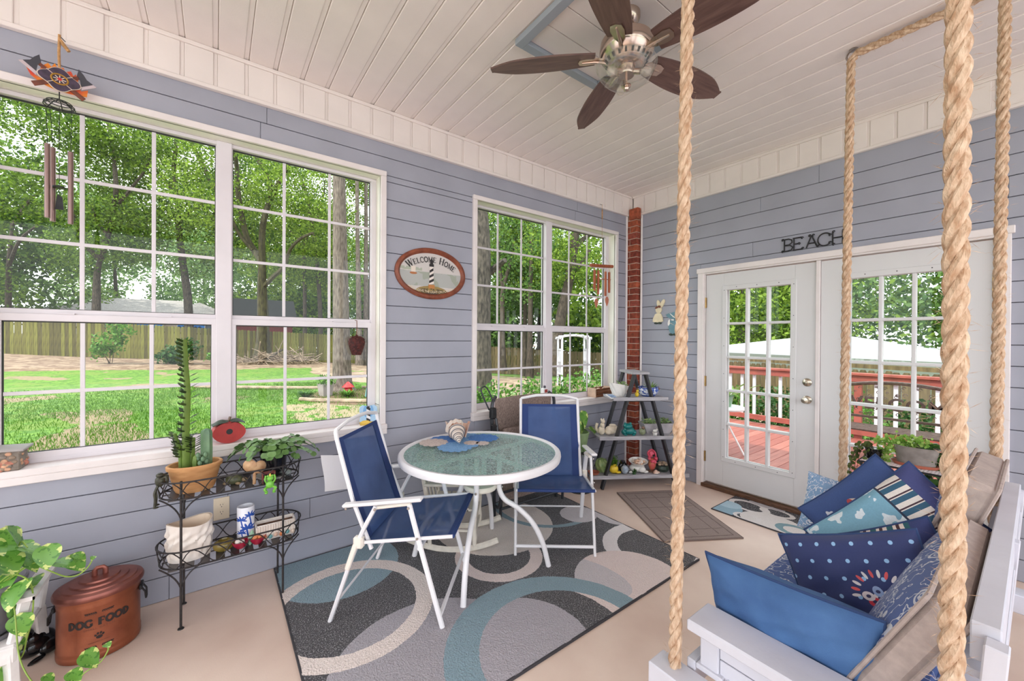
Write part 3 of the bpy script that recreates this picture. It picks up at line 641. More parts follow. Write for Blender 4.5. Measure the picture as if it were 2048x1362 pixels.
# ---- trees
BARK = mat('grey_brown_bark', (86, 76, 64), 0.95, c2=(44, 38, 32), vs=6, bump=0.7, bs=14, stretch=(3, 3, 0.7))
PBARK = mat('grey_pine_bark', (124, 112, 102), 0.95, c2=(72, 62, 56), vs=7, bump=0.9, bs=12, stretch=(3, 3, 0.6))
MOSSB = mat('mossy_bark', (80, 76, 48), 0.95, c2=(46, 40, 32), vs=4, bump=0.7, bs=14, stretch=(3, 3, 0.7))
LF = [leafmat('oak_leaf_%d' % i, a, b_, 0.5) for i, (a, b_) in enumerate([((40, 70, 24), (128, 160, 56)), ((50, 86, 26), (156, 184, 70)), ((40, 70, 32), (112, 148, 70)), ((80, 116, 62), (150, 180, 110))])]
TREES = {
    'oak_many': (0.3, [[1.0,[[-24.84,-1.64,0.1], [-24.84,-1.62,2.48], [-24.89,-1.67,4.38], [-24.9,-1.67,5.95]]], [0.55,[[-24.9,-1.67,5.95], [-25.49,-2.11,6.83], [-25.47,-2.44,7.52], [-25.95,-2.77,9.66], [-26.48,-2.85,11.61], [-26.0,-3.02,12.89], [-25.31,-3.18,14.31]]], [0.3,[[-25.24,-2.13,6.63], [-25.47,-2.73,7.47], [-25.35,-3.1,8.26], [-26.74,-3.38,9.75]]], [0.55,[[-24.9,-1.67,5.95], [-24.87,-1.68,7.52], [-24.41,-1.57,8.61], [-25.27,-1.19,9.96], [-23.85,-1.0,10.33], [-23.87,-0.62,11.16], [-23.07,-0.21,12.3]]], [0.4,[[-24.6,-1.25,9.76], [-24.77,-1.34,10.83], [-25.03,-1.65,11.58], [-25.41,-2.0,12.43], [-24.7,-2.3,13.47]]], [0.4,[[-24.87,-1.65,4.38], [-24.37,-1.19,4.99], [-23.81,-0.71,5.58], [-23.55,-0.39,6.58], [-22.59,-0.01,7.09], [-22.0,0.53,7.4]]]]),
    'fork': (0.2, [[1,[[-32.93,-9.92,0.58], [-32.93,-9.9,3.75], [-32.91,-9.86,5.49], [-32.82,-9.73,6.28]]], [0.6,[[-32.82,-9.73,6.28], [-32.79,-10.17,6.84], [-32.98,-10.52,7.23], [-34.31,-11.11,8.9], [-34.97,-11.46,10.29]]], [0.7,[[-32.82,-9.73,6.28], [-32.14,-9.29,7.79], [-32.44,-9.05,9.47], [-30.98,-8.75,10.68], [-32.45,-9.12,13.26], [-33.19,-9.46,15.37]]], [0.4,[[-32.55,-9.36,7.86], [-33.35,-9.93,8.73], [-32.71,-10.05,9.66]]], [0.45,[[-32.31,-9.03,9.45], [-31.96,-8.26,10.78], [-31.75,-7.53,12.17], [-31.9,-7.19,13.61]]]]),
    'lean_left': (0.22, [[1,[[-31.96,-5.3,0.55], [-32.05,-5.39,3.96], [-32.29,-5.69,6.7], [-32.47,-5.92,9.09], [-32.52,-5.97,10.96]]], [0.55,[[-32.52,-5.97,10.96], [-33.19,-6.54,12.06], [-33.47,-7.13,12.86], [-34.54,-7.83,13.9]]], [0.6,[[-32.52,-5.97,10.96], [-32.67,-6.17,12.84], [-31.87,-6.02,14.61], [-31.79,-6.19,16.51]]], [0.4,[[-32.47,-5.92,9.09], [-31.6,-5.14,10.04], [-30.82,-4.19,10.7]]]]),
    'behind_mullion': (0.24, [[1,[[-31.7,-3.28,0.53], [-31.77,-3.34,4.07], [-31.88,-3.46,7.62], [-32.07,-3.7,11.16]]], [0.7,[[-32.07,-3.7,11.16], [-32.51,-4.21,12.59], [-33.21,-4.93,14.41], [-34.28,-5.67,16.4]]], [0.5,[[-31.88,-3.46,7.62], [-32.66,-4.07,9.81], [-33.4,-4.65,11.32]]]]),
    'far_left': (0.15, [[1,[[-37.86,-14.82,0.51], [-37.84,-14.78,3.8], [-37.84,-14.76,6.11], [-37.72,-14.58,8.74]]], [0.6,[[-37.84,-14.76,6.11], [-36.98,-14.07,7.69], [-36.81,-13.28,8.76]]], [0.6,[[-37.72,-14.58,8.74], [-37.31,-13.73,10.45], [-35.83,-12.94,10.69]]]]),
    'pine': (0.27, [[1,[[-11.2,-0.45,-0.45], [-11.21,-0.47,0.36], [-11.24,-0.49,1.87], [-11.28,-0.53,4.4], [-11.32,-0.56,6.92], [-11.36,-0.59,10.29]]]]),
    'pine_a': (0.15, [[1,[[-22.92,3.42,-0.33], [-22.99,3.36,3.84], [-23.06,3.29,8.59], [-23.14,3.23,14.91]]]]),
    'pine_b': (0.15, [[1,[[-23.27,3.95,-0.37], [-23.32,3.92,3.9], [-23.35,3.91,8.76], [-23.42,3.87,15.24]]]]),
    'slim_a': (0.11, [[1,[[-28.34,1.2,-0.21], [-28.43,1.17,5.53], [-28.4,1.12,7.64], [-28.01,1.5,9.39], [-27.72,2.02,10.12]]], [0.5,[[-28.43,1.13,7.65], [-28.83,0.61,8.71], [-29.78,0.27,9.21]]]]),
    'slim_b': (0.13, [[1,[[-27.66,2.11,-0.21], [-27.71,2.04,3.4], [-27.77,1.84,6.93], [-28.27,1.54,9.81], [-28.16,1.26,11.49], [-28.74,0.74,13.31], [-29.32,0.35,14.83]]], [0.5,[[-28.15,1.52,9.78], [-27.68,2.17,11.2], [-27.5,2.29,12.59]]]]),
    'oak_near': (0.34, [[1,[[-5.97,1.68,-0.59], [-5.99,1.67,0.09], [-6.0,1.66,1.8], [-5.99,1.69,3.77], [-6.04,1.64,5.09], [-6.13,1.53,7.06]]], [0.3,[[-6.0,1.67,2.98], [-5.89,2.02,3.27], [-5.3,2.01,3.44]]]]),
    'slim_c': (0.13, [[1,[[-15.03,8.93,-0.35], [-15.07,8.9,2.49], [-15.07,8.92,4.16], [-14.81,9.28,5.83], [-14.69,9.45,7.22]]], [0.6,[[-15.07,8.92,4.16], [-15.16,8.71,5.81], [-15.46,8.98,7.31]]]]),
    'slim_d': (0.14, [[1,[[-13.76,9.8,-0.85], [-13.76,9.83,3.56], [-13.74,9.89,7.91]]]]),
    'slim_e': (0.12, [[1,[[-15.86,11.17,-1.05], [-15.88,11.16,2.29], [-15.86,11.2,5.32], [-15.74,11.39,8.36]]]]),
    'lean_right': (0.26, [[1,[[-11.87,9.81,-0.38], [-11.79,9.93,1.14], [-11.62,10.17,2.92], [-11.41,10.47,4.69], [-11.27,10.67,6.71], [-11.19,10.79,8.49], [-11.14,10.87,10.26]]], [0.4,[[-11.41,10.47,4.69], [-11.2,10.97,5.22], [-10.97,11.46,6.01]]], [0.45,[[-11.29,10.63,5.96], [-11.08,11.2,6.63], [-10.81,12.23,7.26]]], [0.4,[[-11.27,10.67,6.71], [-11.37,10.41,7.7], [-11.25,9.87,8.31]]]]),
}
def tree(key, name, label, bark, leaf, blobs, n, size, group=None):
    r, paths = TREES[key]; b0 = paths[0][1][0]; O = T(-b0[0], -b0[1], -b0[2]); t = thing(name, label, 'tree', tuple(b0), group=group)
    for i, (k, pts) in enumerate(paths):
        pts = crv(pts, 4); m = MB(); nn = len(pts); rr = [r * k * 1.25 * (1 - 0.55 * j / nn) for j in range(nn)]
        if i == 0: rr[0] *= 1.5; rr[1] *= 1.2
        m.tube(pts, rr, 9 if i == 0 else 6); m.build('trunk' if i == 0 else 'branch', bark, t, O)
    if n: foliage('crown', blobs, int(n * 1.5), size * 0.78, leaf, t, O @ T(-2.2, 0.6, 0.5) if r < .32 else O)
    return t
def cloud(x, y, zlo, zhi, R, k, s=1.0, seed=0):
    q = random.Random(seed); o = []
    for i in range(k):
        a = q.uniform(0, 6.28); d = R * math.sqrt(q.random()); rr = q.uniform(0.8, 1.7) * s
        o.append((x + d * math.cos(a), y + d * math.sin(a), q.uniform(zlo, zhi), rr * 1.3, rr * 1.3, rr * 0.75))
    return o
tree('oak_many', 'oak_tree', 'many-limbed mossy oak forking low in front of the picket fence', MOSSB, LF[1], cloud(-24.5, -1.8, 6.5, 15, 4.5, 34, 1.0, 1), 17000, 0.11)
tree('fork', 'oak_tree', 'dark forked oak left of the grey house roof', BARK, LF[0], cloud(-32, -9.5, 5.5, 16, 5.0, 34, 1.1, 2), 15000, 0.13)
tree('lean_left', 'oak_tree', 'leaning oak whose trunk crosses the grey house roof', BARK, LF[1], cloud(-32, -5.6, 7, 17, 4.2, 30, 1.1, 3), 12000, 0.13)
tree('behind_mullion', 'oak_tree', 'oak standing behind the big window centre post', BARK, LF[2], cloud(-32, -3.2, 8, 17, 3.6, 24, 1.1, 4), 9000, 0.13)
tree('far_left', 'oak_tree', 'thin-trunked leafy oak at the far left of the yard', BARK, LF[0], cloud(-35, -15, 3.5, 17, 6.0, 44, 1.2, 5), 17000, 0.14)
tree('pine', 'pine_tree', 'thick straight grey pine trunk with scaly bark', PBARK, LF[2], cloud(-11.4, -0.6, 11, 13, 2.0, 8, 1.0, 6), 1500, 0.11)
tree('pine_a', 'pine_tree', 'slim straight pine just right of the thick pine', PBARK, LF[1], cloud(-23, 3.2, 11, 16, 2.0, 10, 1.0, 7), 2500, 0.13)
tree('pine_b', 'pine_tree', 'slim straight pine nearest the right edge of the big window', PBARK, LF[1], cloud(-23.4, 4.2, 10, 16, 2.2, 12, 1.0, 8), 3000, 0.13)
tree('slim_a', 'young_tree', 'slender young tree between the mossy oak and the thick pine', BARK, LF[1], cloud(-28, 1.6, 4.5, 11, 2.4, 18, 0.8, 9), 6000, 0.12)
tree('slim_b', 'young_tree', 'slender curving tree just left of the thick pine', BARK, LF[0], cloud(-28.4, 1.6, 5.5, 15, 3.0, 24, 0.9, 10), 8000, 0.12)
tree('oak_near', 'oak_tree', 'thick pale-flecked oak trunk at the edge of the smaller window', mat('lichen_bark', (98, 90, 80), 0.95, c2=(46, 42, 38), vs=9, bump=0.8, bs=16, stretch=(2, 2, 0.7)), LF[2], cloud(-6.2, 1.8, 6.0, 9, 2.2, 12, 0.9, 11) + [(-7.4, 3.6, 4.6, 1.3, 1.2, .8), (-8.2, 4.2, 3.4, 1.2, 1.2, .9), (-8.6, 5.2, 5.4, 1.5, 1.5, 1.0)], 7500, 0.075)
tree('slim_c', 'young_tree', 'slim forked tree seen through the left pane of the smaller window', BARK, LF[2], cloud(-14.8, 9.2, 3.2, 9, 2.2, 20, 0.8, 12), 7000, 0.10)
tree('slim_d', 'young_tree', 'straight slim tree just left of the smaller window centre post', BARK, LF[1], cloud(-13.8, 9.9, 3.6, 9, 1.8, 16, 0.8, 13), 6000, 0.10)
tree('slim_e', 'young_tree', 'farther slim tree behind the straight slim one', BARK, LF[2], cloud(-15.8, 11.4, 3.0, 9, 2.0, 16, 0.9, 14), 6000, 0.11)
tree('lean_right', 'oak_tree', 'dark leaning oak behind the white garden arbor', BARK, LF[1], cloud(-11.4, 11.0, 3.8, 11, 3.2, 30, 0.9, 15), 13000, 0.10)
# far trees that close the view, each with trunk and crown
def far_tree(x, y, zt, R, k, n, size, leaf, label, zlo=None, seed=0):
    z0 = g(x, y); t = thing('broadleaf_tree', label, 'tree', (x, y, z0), group='woods beyond the fence')
    m = MB(); m.tube([(0, 0, -0.2), (0.1, 0.1, zt * 0.3), (0.2, -0.1, zt * 0.75)], [0.25, 0.2, 0.1], 7); m.build('trunk', BARK, t)
    foliage('crown', cloud(0, 0, (zlo if zlo is not None else 1.2), zt, R, k, 1.5, seed), int(n * 1.4), size * 0.85, leaf, t)
far = [(-52, -26, 15, 'leftmost broad tree of the woods beyond the fence'), (-46, -19, 13, 'broad tree behind the left end of the picket fence'), (-60, -13, 15, 'hazy tree behind the left half of the grey house roof'), (-58, -5, 15, 'hazy tree behind the right half of the grey house roof'), (-50, 0.5, 14, 'hazy tree right behind the dark shed'), (-44, 4.5, 12, 'pale green tree seen between shed and thick pine'), (-42, 9, 13, 'pale green tree behind the two slim pines'),
       (-30, 14, 11, 'dense tree behind the left pane of the smaller window'), (-25, 20, 12, 'dense tree behind the smaller window centre post'), (-18, 24, 12, 'dense tree behind the white garden arbor'), (-11, 25, 12, 'dense tree behind the right pane of the smaller window')]
for i, (x, y, zt, lb) in enumerate(far): far_tree(x, y, zt, 6.0, 40, 10000, 0.25, LF[(3, 2, 3, 3, 3, 1, 3, 2, 2, 1, 2)[i]], lb, seed=30 + i)
for i, (x, y, zt, lb) in enumerate([(-6.5, 18, 9, 'leafy tree above the left end of the white canopy'), (-2.6, 17.5, 9, 'yellow-green tree above the peak of the white canopy'), (1.2, 16.5, 9, 'bright tree seen in the upper panes of the door behind the swing'), (4.6, 14.5, 9, 'dense dark tree right of the white canopy'), (8.5, 13, 9, 'tree beyond the far right end of the deck')]):
    far_tree(x, y, zt, 2.8, 22, 10000, 0.12, LF[(1, 1, 3, 2, 2)[i]], lb, zlo=1.6, seed=60 + i)

# ---- neighbouring houses and shed
def roofmat(n, c): return mat(n, c, 0.9, var=0.12, vs=12, bump=0.3, bs=10)
def hip(m, x0, x1, y0, y1, z0, z1, mi=0, o=0.5):
    x0 -= o; x1 += o; y0 -= o; y1 += o; w_ = min(x1 - x0, y1 - y0) / 2
    if (x1 - x0) < (y1 - y0): r0, r1 = ((x0 + x1) / 2, y0 + w_, z1), ((x0 + x1) / 2, y1 - w_, z1)
    else: r0, r1 = (x0 + w_, (y0 + y1) / 2, z1), (x1 - w_, (y0 + y1) / 2, z1)
    v = [(x0, y0, z0), (x1, y0, z0), (x1, y1, z0), (x0, y1, z0), r0, r1]
    f_ = [(0, 1, 4), (1, 2, 5, 4), (2, 3, 5), (3, 0, 4, 5), (3, 2, 1, 0)] if (x1 - x0) < (y1 - y0) else [(0, 1, 5, 4), (1, 2, 5), (2, 3, 4, 5), (3, 0, 4), (3, 2, 1, 0)]
    m.add(v, f_, False, mi)
def house(name, label, x0, x1, y0, y1, zb_, ze, zr_, wallc, roofc, wing=None):
    t = thing(name, label, 'house', ((x0 + x1) / 2, (y0 + y1) / 2, zb_)); O = T(-(x0 + x1) / 2, -(y0 + y1) / 2, -zb_)
    m = MB(); m.b2(x0, x1, y0, y1, zb_, ze); m.build('wall', mat(name + '_wall', wallc, 0.8, var=0.05), t, O)
    m = MB(); hip(m, x0, x1, y0, y1, ze, zr_)
    m.build('roof', roofmat(name + '_roof', roofc), t, O)
    if wing:
        m = MB(); hip(m, *wing); m.build('roof', roofmat(name + '_roof', roofc), t, O)
    for i in range(3):
        yy = y0 + (y1 - y0) * (i + 0.5) / 3; m = MB(); m.b2(x1, x1 + 0.06, yy - 0.6, yy + 0.6, zb_ + 1.0, zb_ + 2.1); wd = m.build('window', VINYL, t, O)
        m = MB(); m.b2(x1 + 0.05, x1 + 0.08, yy - 0.52, yy + 0.52, zb_ + 1.08, zb_ + 2.02); m.build('pane', mat('dark_far_pane', (70, 80, 92), 0.15), wd)
    return t
house('grey_roofed_house', 'low house with pale grey hipped roof beyond the left fence', -52, -43, -15.5, -2.0, 0.6, 3.15, 4.95, (214, 200, 182), (158, 152, 150), (-47.5, -42.6, -7.6, -2.6, 3.15, 4.7))
house('tan_roofed_house', 'small house with sunlit tan roof beyond the right fence', -38, -30, 17.5, 23.5, -1.6, 0.6, 2.1, (190, 170, 150), (206, 172, 146))
house('pink_walled_house', 'pale pink house seen past the white garden arbor', -20, -14, 29, 36, -2.0, 1.6, 3.0, (236, 206, 204), (226, 226, 228))
t = thing('garden_shed', 'dark-roofed shed with red walls behind the mossy oak', 'shed', (-35, -0.8, 0.1))
m = MB(); m.b2(-1.6, 1.6, -1.9, 1.9, 0, 2.9); m.build('wall', mat('barn_red_boards', (112, 44, 40), 0.8, var=0.15, vs=10), t)
m = MB(); m.prism([(-2.0, 2.75), (0, 4.4), (2.0, 2.75), (1.9, 2.65), (0, 4.2), (-1.9, 2.65)], -2.2, 2.2, RX(PI / 2) @ S(1, 1, 1)); m.build('roof', roofmat('dark_shed_roof', (66, 66, 66)), t)
for i, bx_ in enumerate((-7.8, -5.4)):
    t = thing('blue_awning', 'bright blue scalloped awning strip above the fence, %s of the leaning trunk' % ('left' if i == 0 else 'just right'), 'awning', (-42.4, bx_ - (1.9 if i == 0 else 0.2), 2.15), group='blue awnings on the grey-roofed house')
    m = MB(); W_ = 4.4 if i == 0 else 1.9; m.b2(-0.4, 0.02, -W_ / 2, W_ / 2, 0.45, 0.52); m.b2(0, 0.03, -W_ / 2, W_ / 2, 0.12, 0.5)
    for k in range(int(W_ / 0.28)): m.lathe([(0.12, -0.015), (0.12, 0.015)], 8, T(0.015, -W_ / 2 + 0.14 + k * 0.28, 0.13) @ RY(PI / 2))
    m.build('canopy', mat('blue_awning_cloth', (40, 130, 220), 0.7), t)
    m = MB(); m.tube([(0, -W_ / 2, -1.4), (0, -W_ / 2, 0.45)], 0.04, 6); m.tube([(0, W_ / 2, -1.4), (0, W_ / 2, 0.45)], 0.04, 6); m.build('post', VINYL, t)

# ---- garden arbor
ARB = mat('white_arbor_vinyl', (208, 208, 216), 0.5)
t = thing('garden_arbor', 'white lattice garden arbor in front of the dark fence', 'arbor', (-9.6, 8.9, -0.64), rz=rad(62))
def arb_side(x):
    for yy in (-0.33, 0.33): m = MB(); m.b2(x - 0.04, x + 0.04, yy - 0.04, yy + 0.04, 0, 2.15, 0.004); m.build('post', ARB, t)
    for z in (0.55, 1.1, 1.62): m = MB(); m.b2(x - 0.025, x + 0.025, -0.31, 0.31, z - 0.035, z + 0.035); m.build('rail', ARB, t)
    for k in range(4): m = MB(); yy = -0.2 + 0.133 * k; m.b2(x - 0.012, x + 0.012, yy - 0.03, yy + 0.03, 1.13, 1.6); m.build('slat', ARB, t)
    m = MB()
    for k in range(-4, 8):
        for sg in (1, -1):
            a = Vector((0, -0.3, 0.58 + k * 0.11)); b_ = Vector((0, 0.3, 0.58 + k * 0.11 + 0.6)); pts = []
            lo, hi = 0.58, 1.08
            t0 = max(0, (lo - a.z) / 0.6); t1 = min(1, (hi - a.z) / 0.6)
            if t1 - t0 < 0.05: continue
            p, q = a.lerp(b_, t0), a.lerp(b_, t1)
            if sg < 0: p.y *= -1; q.y *= -1
            m.bar((x + 0.004 * sg, p.y, p.z), (x + 0.004 * sg, q.y, q.z), 0.008, 0.03)
    m.build('lattice', ARB, t)
arb_side(-0.62); arb_side(0.62)
for yy in (-0.34, 0.34): m = MB(); m.tube([(0.72 * math.cos(a), yy, 2.08 + 0.16 * math.sin(a)) for a in np.linspace(0, PI, 12)], 0.035, 6); m.build('arch', ARB, t)
for k in range(7): m = MB(); a = PI * (k + .5) / 7; m.b2(0.7 * math.cos(a) - 0.025, 0.7 * math.cos(a) + 0.025, -0.42, 0.42, 2.1 + 0.16 * math.sin(a), 2.15 + 0.16 * math.sin(a)); m.build('crosspiece', ARB, t)

# ---- shrubs
SHR = leafmat('glossy_shrub_leaf', (48, 94, 30), (118, 162, 70), 0.35, 0.35); SHD = leafmat('dark_shrub_leaf', (30, 64, 26), (74, 112, 56), 0.3, 0.35)
def shrub(name, label, x, y, z0, blobs, n, size, lf, cat='shrub', group=None):
    t = thing(name, label, cat, (x, y, z0), group=group); m = MB(); q = random.Random(int(abs(x * 100 + y * 10)))
    for k in range(7):
        bb = q.choice(blobs); m.tube(crv([(q.uniform(-.05, .05), q.uniform(-.05, .05), -0.05), (bb[0] * 0.4, bb[1] * 0.4, bb[2] * 0.5), (bb[0], bb[1], bb[2])], 4), 0.012, 5)
    m.build('stems', BARK, t); foliage('foliage', blobs, n, size, lf, t, shell=0.3); return t
SH = [('glossy green shrub right outside the smaller window, beside the crate', -1.0, 0.55), ('glossy green shrub outside the smaller window, below the arbor', -1.45, -0.05), ('glossy green shrub outside the smaller window, left of its centre post', -2.1, -0.35)]
shrub('garden_shrub', SH[0][0], -1.25, 0.75, -0.6, [(0, 0, 1.2, .5, .5, .42), (.1, .35, 1.25, .42, .45, .4), (-.2, -.3, 1.15, .4, .4, .35), (0, 0, .6, .45, .45, .5)], 2200, 0.035, SHR, group='shrubs under the smaller window')
shrub('garden_shrub', SH[1][0], -1.55, -0.05, -0.6, [(0, 0, 1.12, .45, .45, .38), (.1, -.2, 1.2, .32, .35, .3), (0, .3, 1.0, .4, .4, .4), (0, 0, .55, .4, .4, .45)], 2000, 0.035, SHR, group='shrubs under the smaller window')
shrub('garden_shrub', SH[2][0], -2.3, -0.55, -0.6, [(0, 0, 1.02, .35, .45, .3), (.1, -.4, .95, .3, .35, .28), (0, .25, 1.08, .3, .3, .3), (0, 0, .5, .35, .4, .45)], 1700, 0.035, SHR, group='shrubs under the smaller window')
shrub('garden_shrub', 'dark little shrub at the low left corner of the smaller window', -0.85, -1.72, -0.6, [(0, 0, 1.28, .13, .2, .3), (0, 0, .7, .25, .3, .4)], 700, 0.035, SHD, group='shrubs under the smaller window')
shrub('sapling', 'leafy sapling before the left stretch of the picket fence', -22.8, -7.75, g(-22.8, -7.75), [(0, 0, 1.0, .5, .6, .5), (.1, .4, 1.5, .35, .45, .35), (0, -.3, .6, .4, .4, .3), (0, .2, 1.75, .25, .3, .2)], 700, 0.09, SHR, 'sapling')
shrub('garden_shrub', 'low dark shrub in front of the picket fence, behind the tall cactus', -23.2, -5.35, g(-23.2, -5.35), [(0, 0, .5, .6, .8, .5), (.2, .4, .9, .4, .5, .4), (.2, -.4, .3, .5, .5, .3)], 900, 0.09, SHD)
shrub('garden_shrub', 'small bright shrub at the fence foot, left of the window centre post', -24.3, -3.85, g(-24.3, -3.85), [(0, 0, .35, .35, .45, .3)], 260, 0.09, SHR)
# brush pile
TWIG = mat('dead_grey_twigs', (156, 138, 118), 0.95, c2=(96, 82, 70), vs=3)
t = thing('brush_pile', 'heap of dead branches at the foot of the mossy oak', 'brush pile', (-23.6, -0.9, g(-23.6, -0.9))); m = MB(); q = random.Random(4)
for k in range(170):
    a = q.uniform(0, 6.28); d = 1.7 * math.sqrt(q.random()); c_ = Vector((d * 0.6 * math.cos(a), d * math.sin(a) * 1.15, q.uniform(0, 0.9) * (1 - d / 2.0) + 0.05)); v = Vector((q.gauss(0, .5), q.gauss(0, 1), q.gauss(0, .35))).normalized() * q.uniform(.3, .9)
    m.tube([c_ - v, c_ + Vector((q.uniform(-.08, .08), q.uniform(-.08, .08), .05)), c_ + v], [0.025, 0.02, 0.008], 4)
tag(m.build('twigs', TWIG, t), kind='stuff')
q_ = MB(); q_.tube([(0.5, -1.0, 0.1), (0.5, -0.4, 0.5), (0.5, 0.1, 0.85)], [0.09, 0.08, 0.05], 7); q_.build('log', BARK, t)
# bed edging, garden ornaments
EDG = mat('grey_landscape_timber', (168, 150, 128), 0.9, c2=(112, 96, 80), vs=4, bump=0.3, bs=20)
def timber(label, pts, r):
    t = thing('landscape_timber', label, 'timber', (pts[0][0], pts[0][1], g(*pts[0])))
    m = MB(); m.tube([(x - pts[0][0], y - pts[0][1], g(x, y) - g(*pts[0]) + r * 0.6) for x, y in pts], r, 8); m.build('log', EDG, t)
timber('weathered edging timber lying across the lawn behind the cactus', [(-13.6, -4.4), (-12.9, -3.0), (-12.2, -1.5), (-12.0, -0.9)], 0.07)
timber('pale curved edging timber in front of the flower bed at the thick pine', [(-9.75, -1.95), (-9.2, -1.3), (-8.8, -0.6), (-8.5, 0.1)], 0.075)
timber('edging timber behind the teal stool and the thick pine', [(-11.6, 0.3), (-11.4, 0.9), (-11.1, 1.5)], 0.07)
REDG = mat('glossy_red_glaze', (196, 40, 40), 0.2); TEAL = mat('teal_garden_paint', (128, 172, 180), 0.6)
t = thing('garden_lantern', 'small red pagoda-shaped ornament at the foot of the thick pine', 'ornament', (-10.3, -0.5, g(-10.3, -.5)))
m = MB(); m.lathe([(0.0, 0), (0.13, 0), (0.15, 0.1), (0.12, 0.24), (0.10, 0.26)], 14); m.build('bowl', REDG, t); m = MB(); m.lathe([(0.19, 0.27), (0.10, 0.36), (0.04, 0.42), (0.0, 0.44)], 14); m.build('lid', REDG, t)
t = thing('garden_stool', 'weathered teal stool standing right of the thick pine', 'stool', (-9.6, 0.22, g(-9.6, .22)), rz=0.5)
m = MB(); m.b2(-0.22, 0.22, -0.3, 0.3, 0.62, 0.68, 0.01); m.build('top', TEAL, t)
for a in (-1, 1):
    for b_ in (-1, 1): m = MB(); m.bar((0.22 * a, 0.3 * b_, 0), (0.16 * a, 0.22 * b_, 0.63), 0.05, 0.05, 0.004); m.build('leg', TEAL, t)
t = thing('water_barrel', 'blue plastic barrel beside the slim pine at the fence', 'barrel', (-23.6, 2.75, g(-23.6, 2.75)))
m = MB(); m.lathe([(0.28, 0), (0.3, 0.05), (0.31, 0.3), (0.325, 0.34), (0.31, 0.38), (0.31, 0.6), (0.325, 0.64), (0.31, 0.68), (0.29, 0.95), (0.27, 0.97)], 18); m.build('body', mat('blue_barrel_plastic', (30, 110, 206), 0.4), t)
m = MB(); m.lathe([(0.28, 0.97), (0.28, 1.0), (0.0, 1.0)], 18); m.build('lid', mat('blue_barrel_plastic', (30, 110, 206), 0.4), t)
t = thing('garden_planter', 'grey square planter with green tuft in the flower bed', 'planter', (-10.35, -1.15, g(-10.35, -1.15)), rz=0.3)
m = MB(); m.lathe([(0.19, 0), (0.25, 0.4), (0.22, 0.4), (0.2, 0.3), (0, 0.3)], 4, RZ(PI / 4), smooth=False); m.build('pot', mat('grey_stone_pot', (150, 142, 136), 0.9), t); foliage('foliage', [(0, 0, .48, .26, .26, .16)], 220, 0.05, SHR, t, shell=0.1)
for i, (x, y, lb) in enumerate([(-9.9, -0.62, 'fern-like tuft in front of the red ornament'), (-9.35, 0.05, 'spiky green tuft under the teal stool'), (-10.1, -1.75, 'grey-green wispy tuft left of the square planter')]):
    t = thing('garden_fern', lb, 'plant', (x, y, g(x, y))); A = NR.rand(160) * 6.28; L = NR.uniform(.08, .22, 160); Cc = np.stack([np.cos(A) * L, np.sin(A) * L, 0.08 + 0.1 * NR.rand(160)], 1); Uu = np.stack([np.cos(A), np.sin(A), NR.uniform(0.1, 0.9, 160)], 1) * 0.12; Vv = np.stack([-np.sin(A), np.cos(A), 0 * A], 1) * 0.014
    link('fronds', quads_mesh('fronds', Cc, Uu, Vv, (SHR, SHR, SHD)[i]), t)

# ---- deck outside the doors
DK = [mat('red_deck_stain_%d' % i, c, 0.5, c2=d, vs=4, bump=0.12, bs=40, stretch=(6, 0.6, 1)) for i, (c, d) in enumerate([((158, 92, 80), (132, 70, 62)), ((166, 104, 92), (142, 82, 72)), ((150, 86, 76), (126, 66, 58))])]
RAILR = mat('red_rail_paint', (150, 78, 68), 0.5, var=0.1, vs=8)
m = MB(); m.b2(-1.6, 6.2, 0.17, 4.25, -0.24, -0.135)
dk = tag(m.build('deck', DARKW), 'red stained wooden deck outside the glazed doors', 'deck', kind='structure')
x = -1.6
dms = []
for mm in DK: q = MB(); q.b2(0, 0.137, 0.165, 4.27, -0.135, -0.10, 0.003); dms.append(q.mesh('plank', mm))
while x < 6.1: link('plank', rnd.choice(dms), dk, T(x, 0, 0)); x += 0.142
t = thing('deck_railing', 'white balusters under a red top rail along the far side of the deck', 'railing', (2.3, 4.2, -0.1)); O = T(-2.3, -4.2, 0.1)
m = MB(); m.b2(-1.6, 6.2, 4.13, 4.27, 0.90, 0.94, 0.004); m.build('top_rail', RAILR, t, O)
m = MB(); m.b2(-1.6, 6.2, 4.16, 4.20, 0.80, 0.90, 0.003); m.build('upper_rail', RAILR, t, O)
m = MB(); m.b2(-1.6, 6.2, 4.16, 4.22, -0.03, 0.06, 0.003); m.build('bottom_rail', RAILR, t, O)
x = -1.42; q = MB(); q.b2(-0.024, 0.024, 4.21, 4.245, -0.02, 0.88, 0.003); bm_ = q.mesh('baluster', ARB)
while x < 6.2: link('baluster', bm_, t, T(x - 2.3, -4.2, 0.1)); x += 0.2145
for xx in (-1.5, 1.15, 3.8, 6.1): m = MB(); m.b2(xx - 0.045, xx + 0.045, 4.2, 4.29, -0.5, 0.90, 0.004); m.build('post', RAILR, t, O)
for i, (x, y, lb) in enumerate([(-1.3, 5.1, 'green bush behind the left end of the deck railing'), (-0.3, 5.2, 'green bush behind the railing, seen left in the knobbed door'), (0.7, 5.2, 'green bush behind the railing, seen right in the knobbed door'), (1.9, 5.2, 'green bush behind the railing and the iron bench'), (3.1, 5.2, 'green bush behind the railing right of the iron bench')]):
    shrub('hedge_bush', lb, x, y, -0.9, [(0, 0, 1.1, .6, .45, .32), (.3, 0, .8, .5, .5, .5), (-.3, .1, .7, .5, .5, .5), (0, 0, .3, .6, .5, .4)], 1800, 0.045, SHD if i % 2 else SHR, group='bushes behind the deck railing')
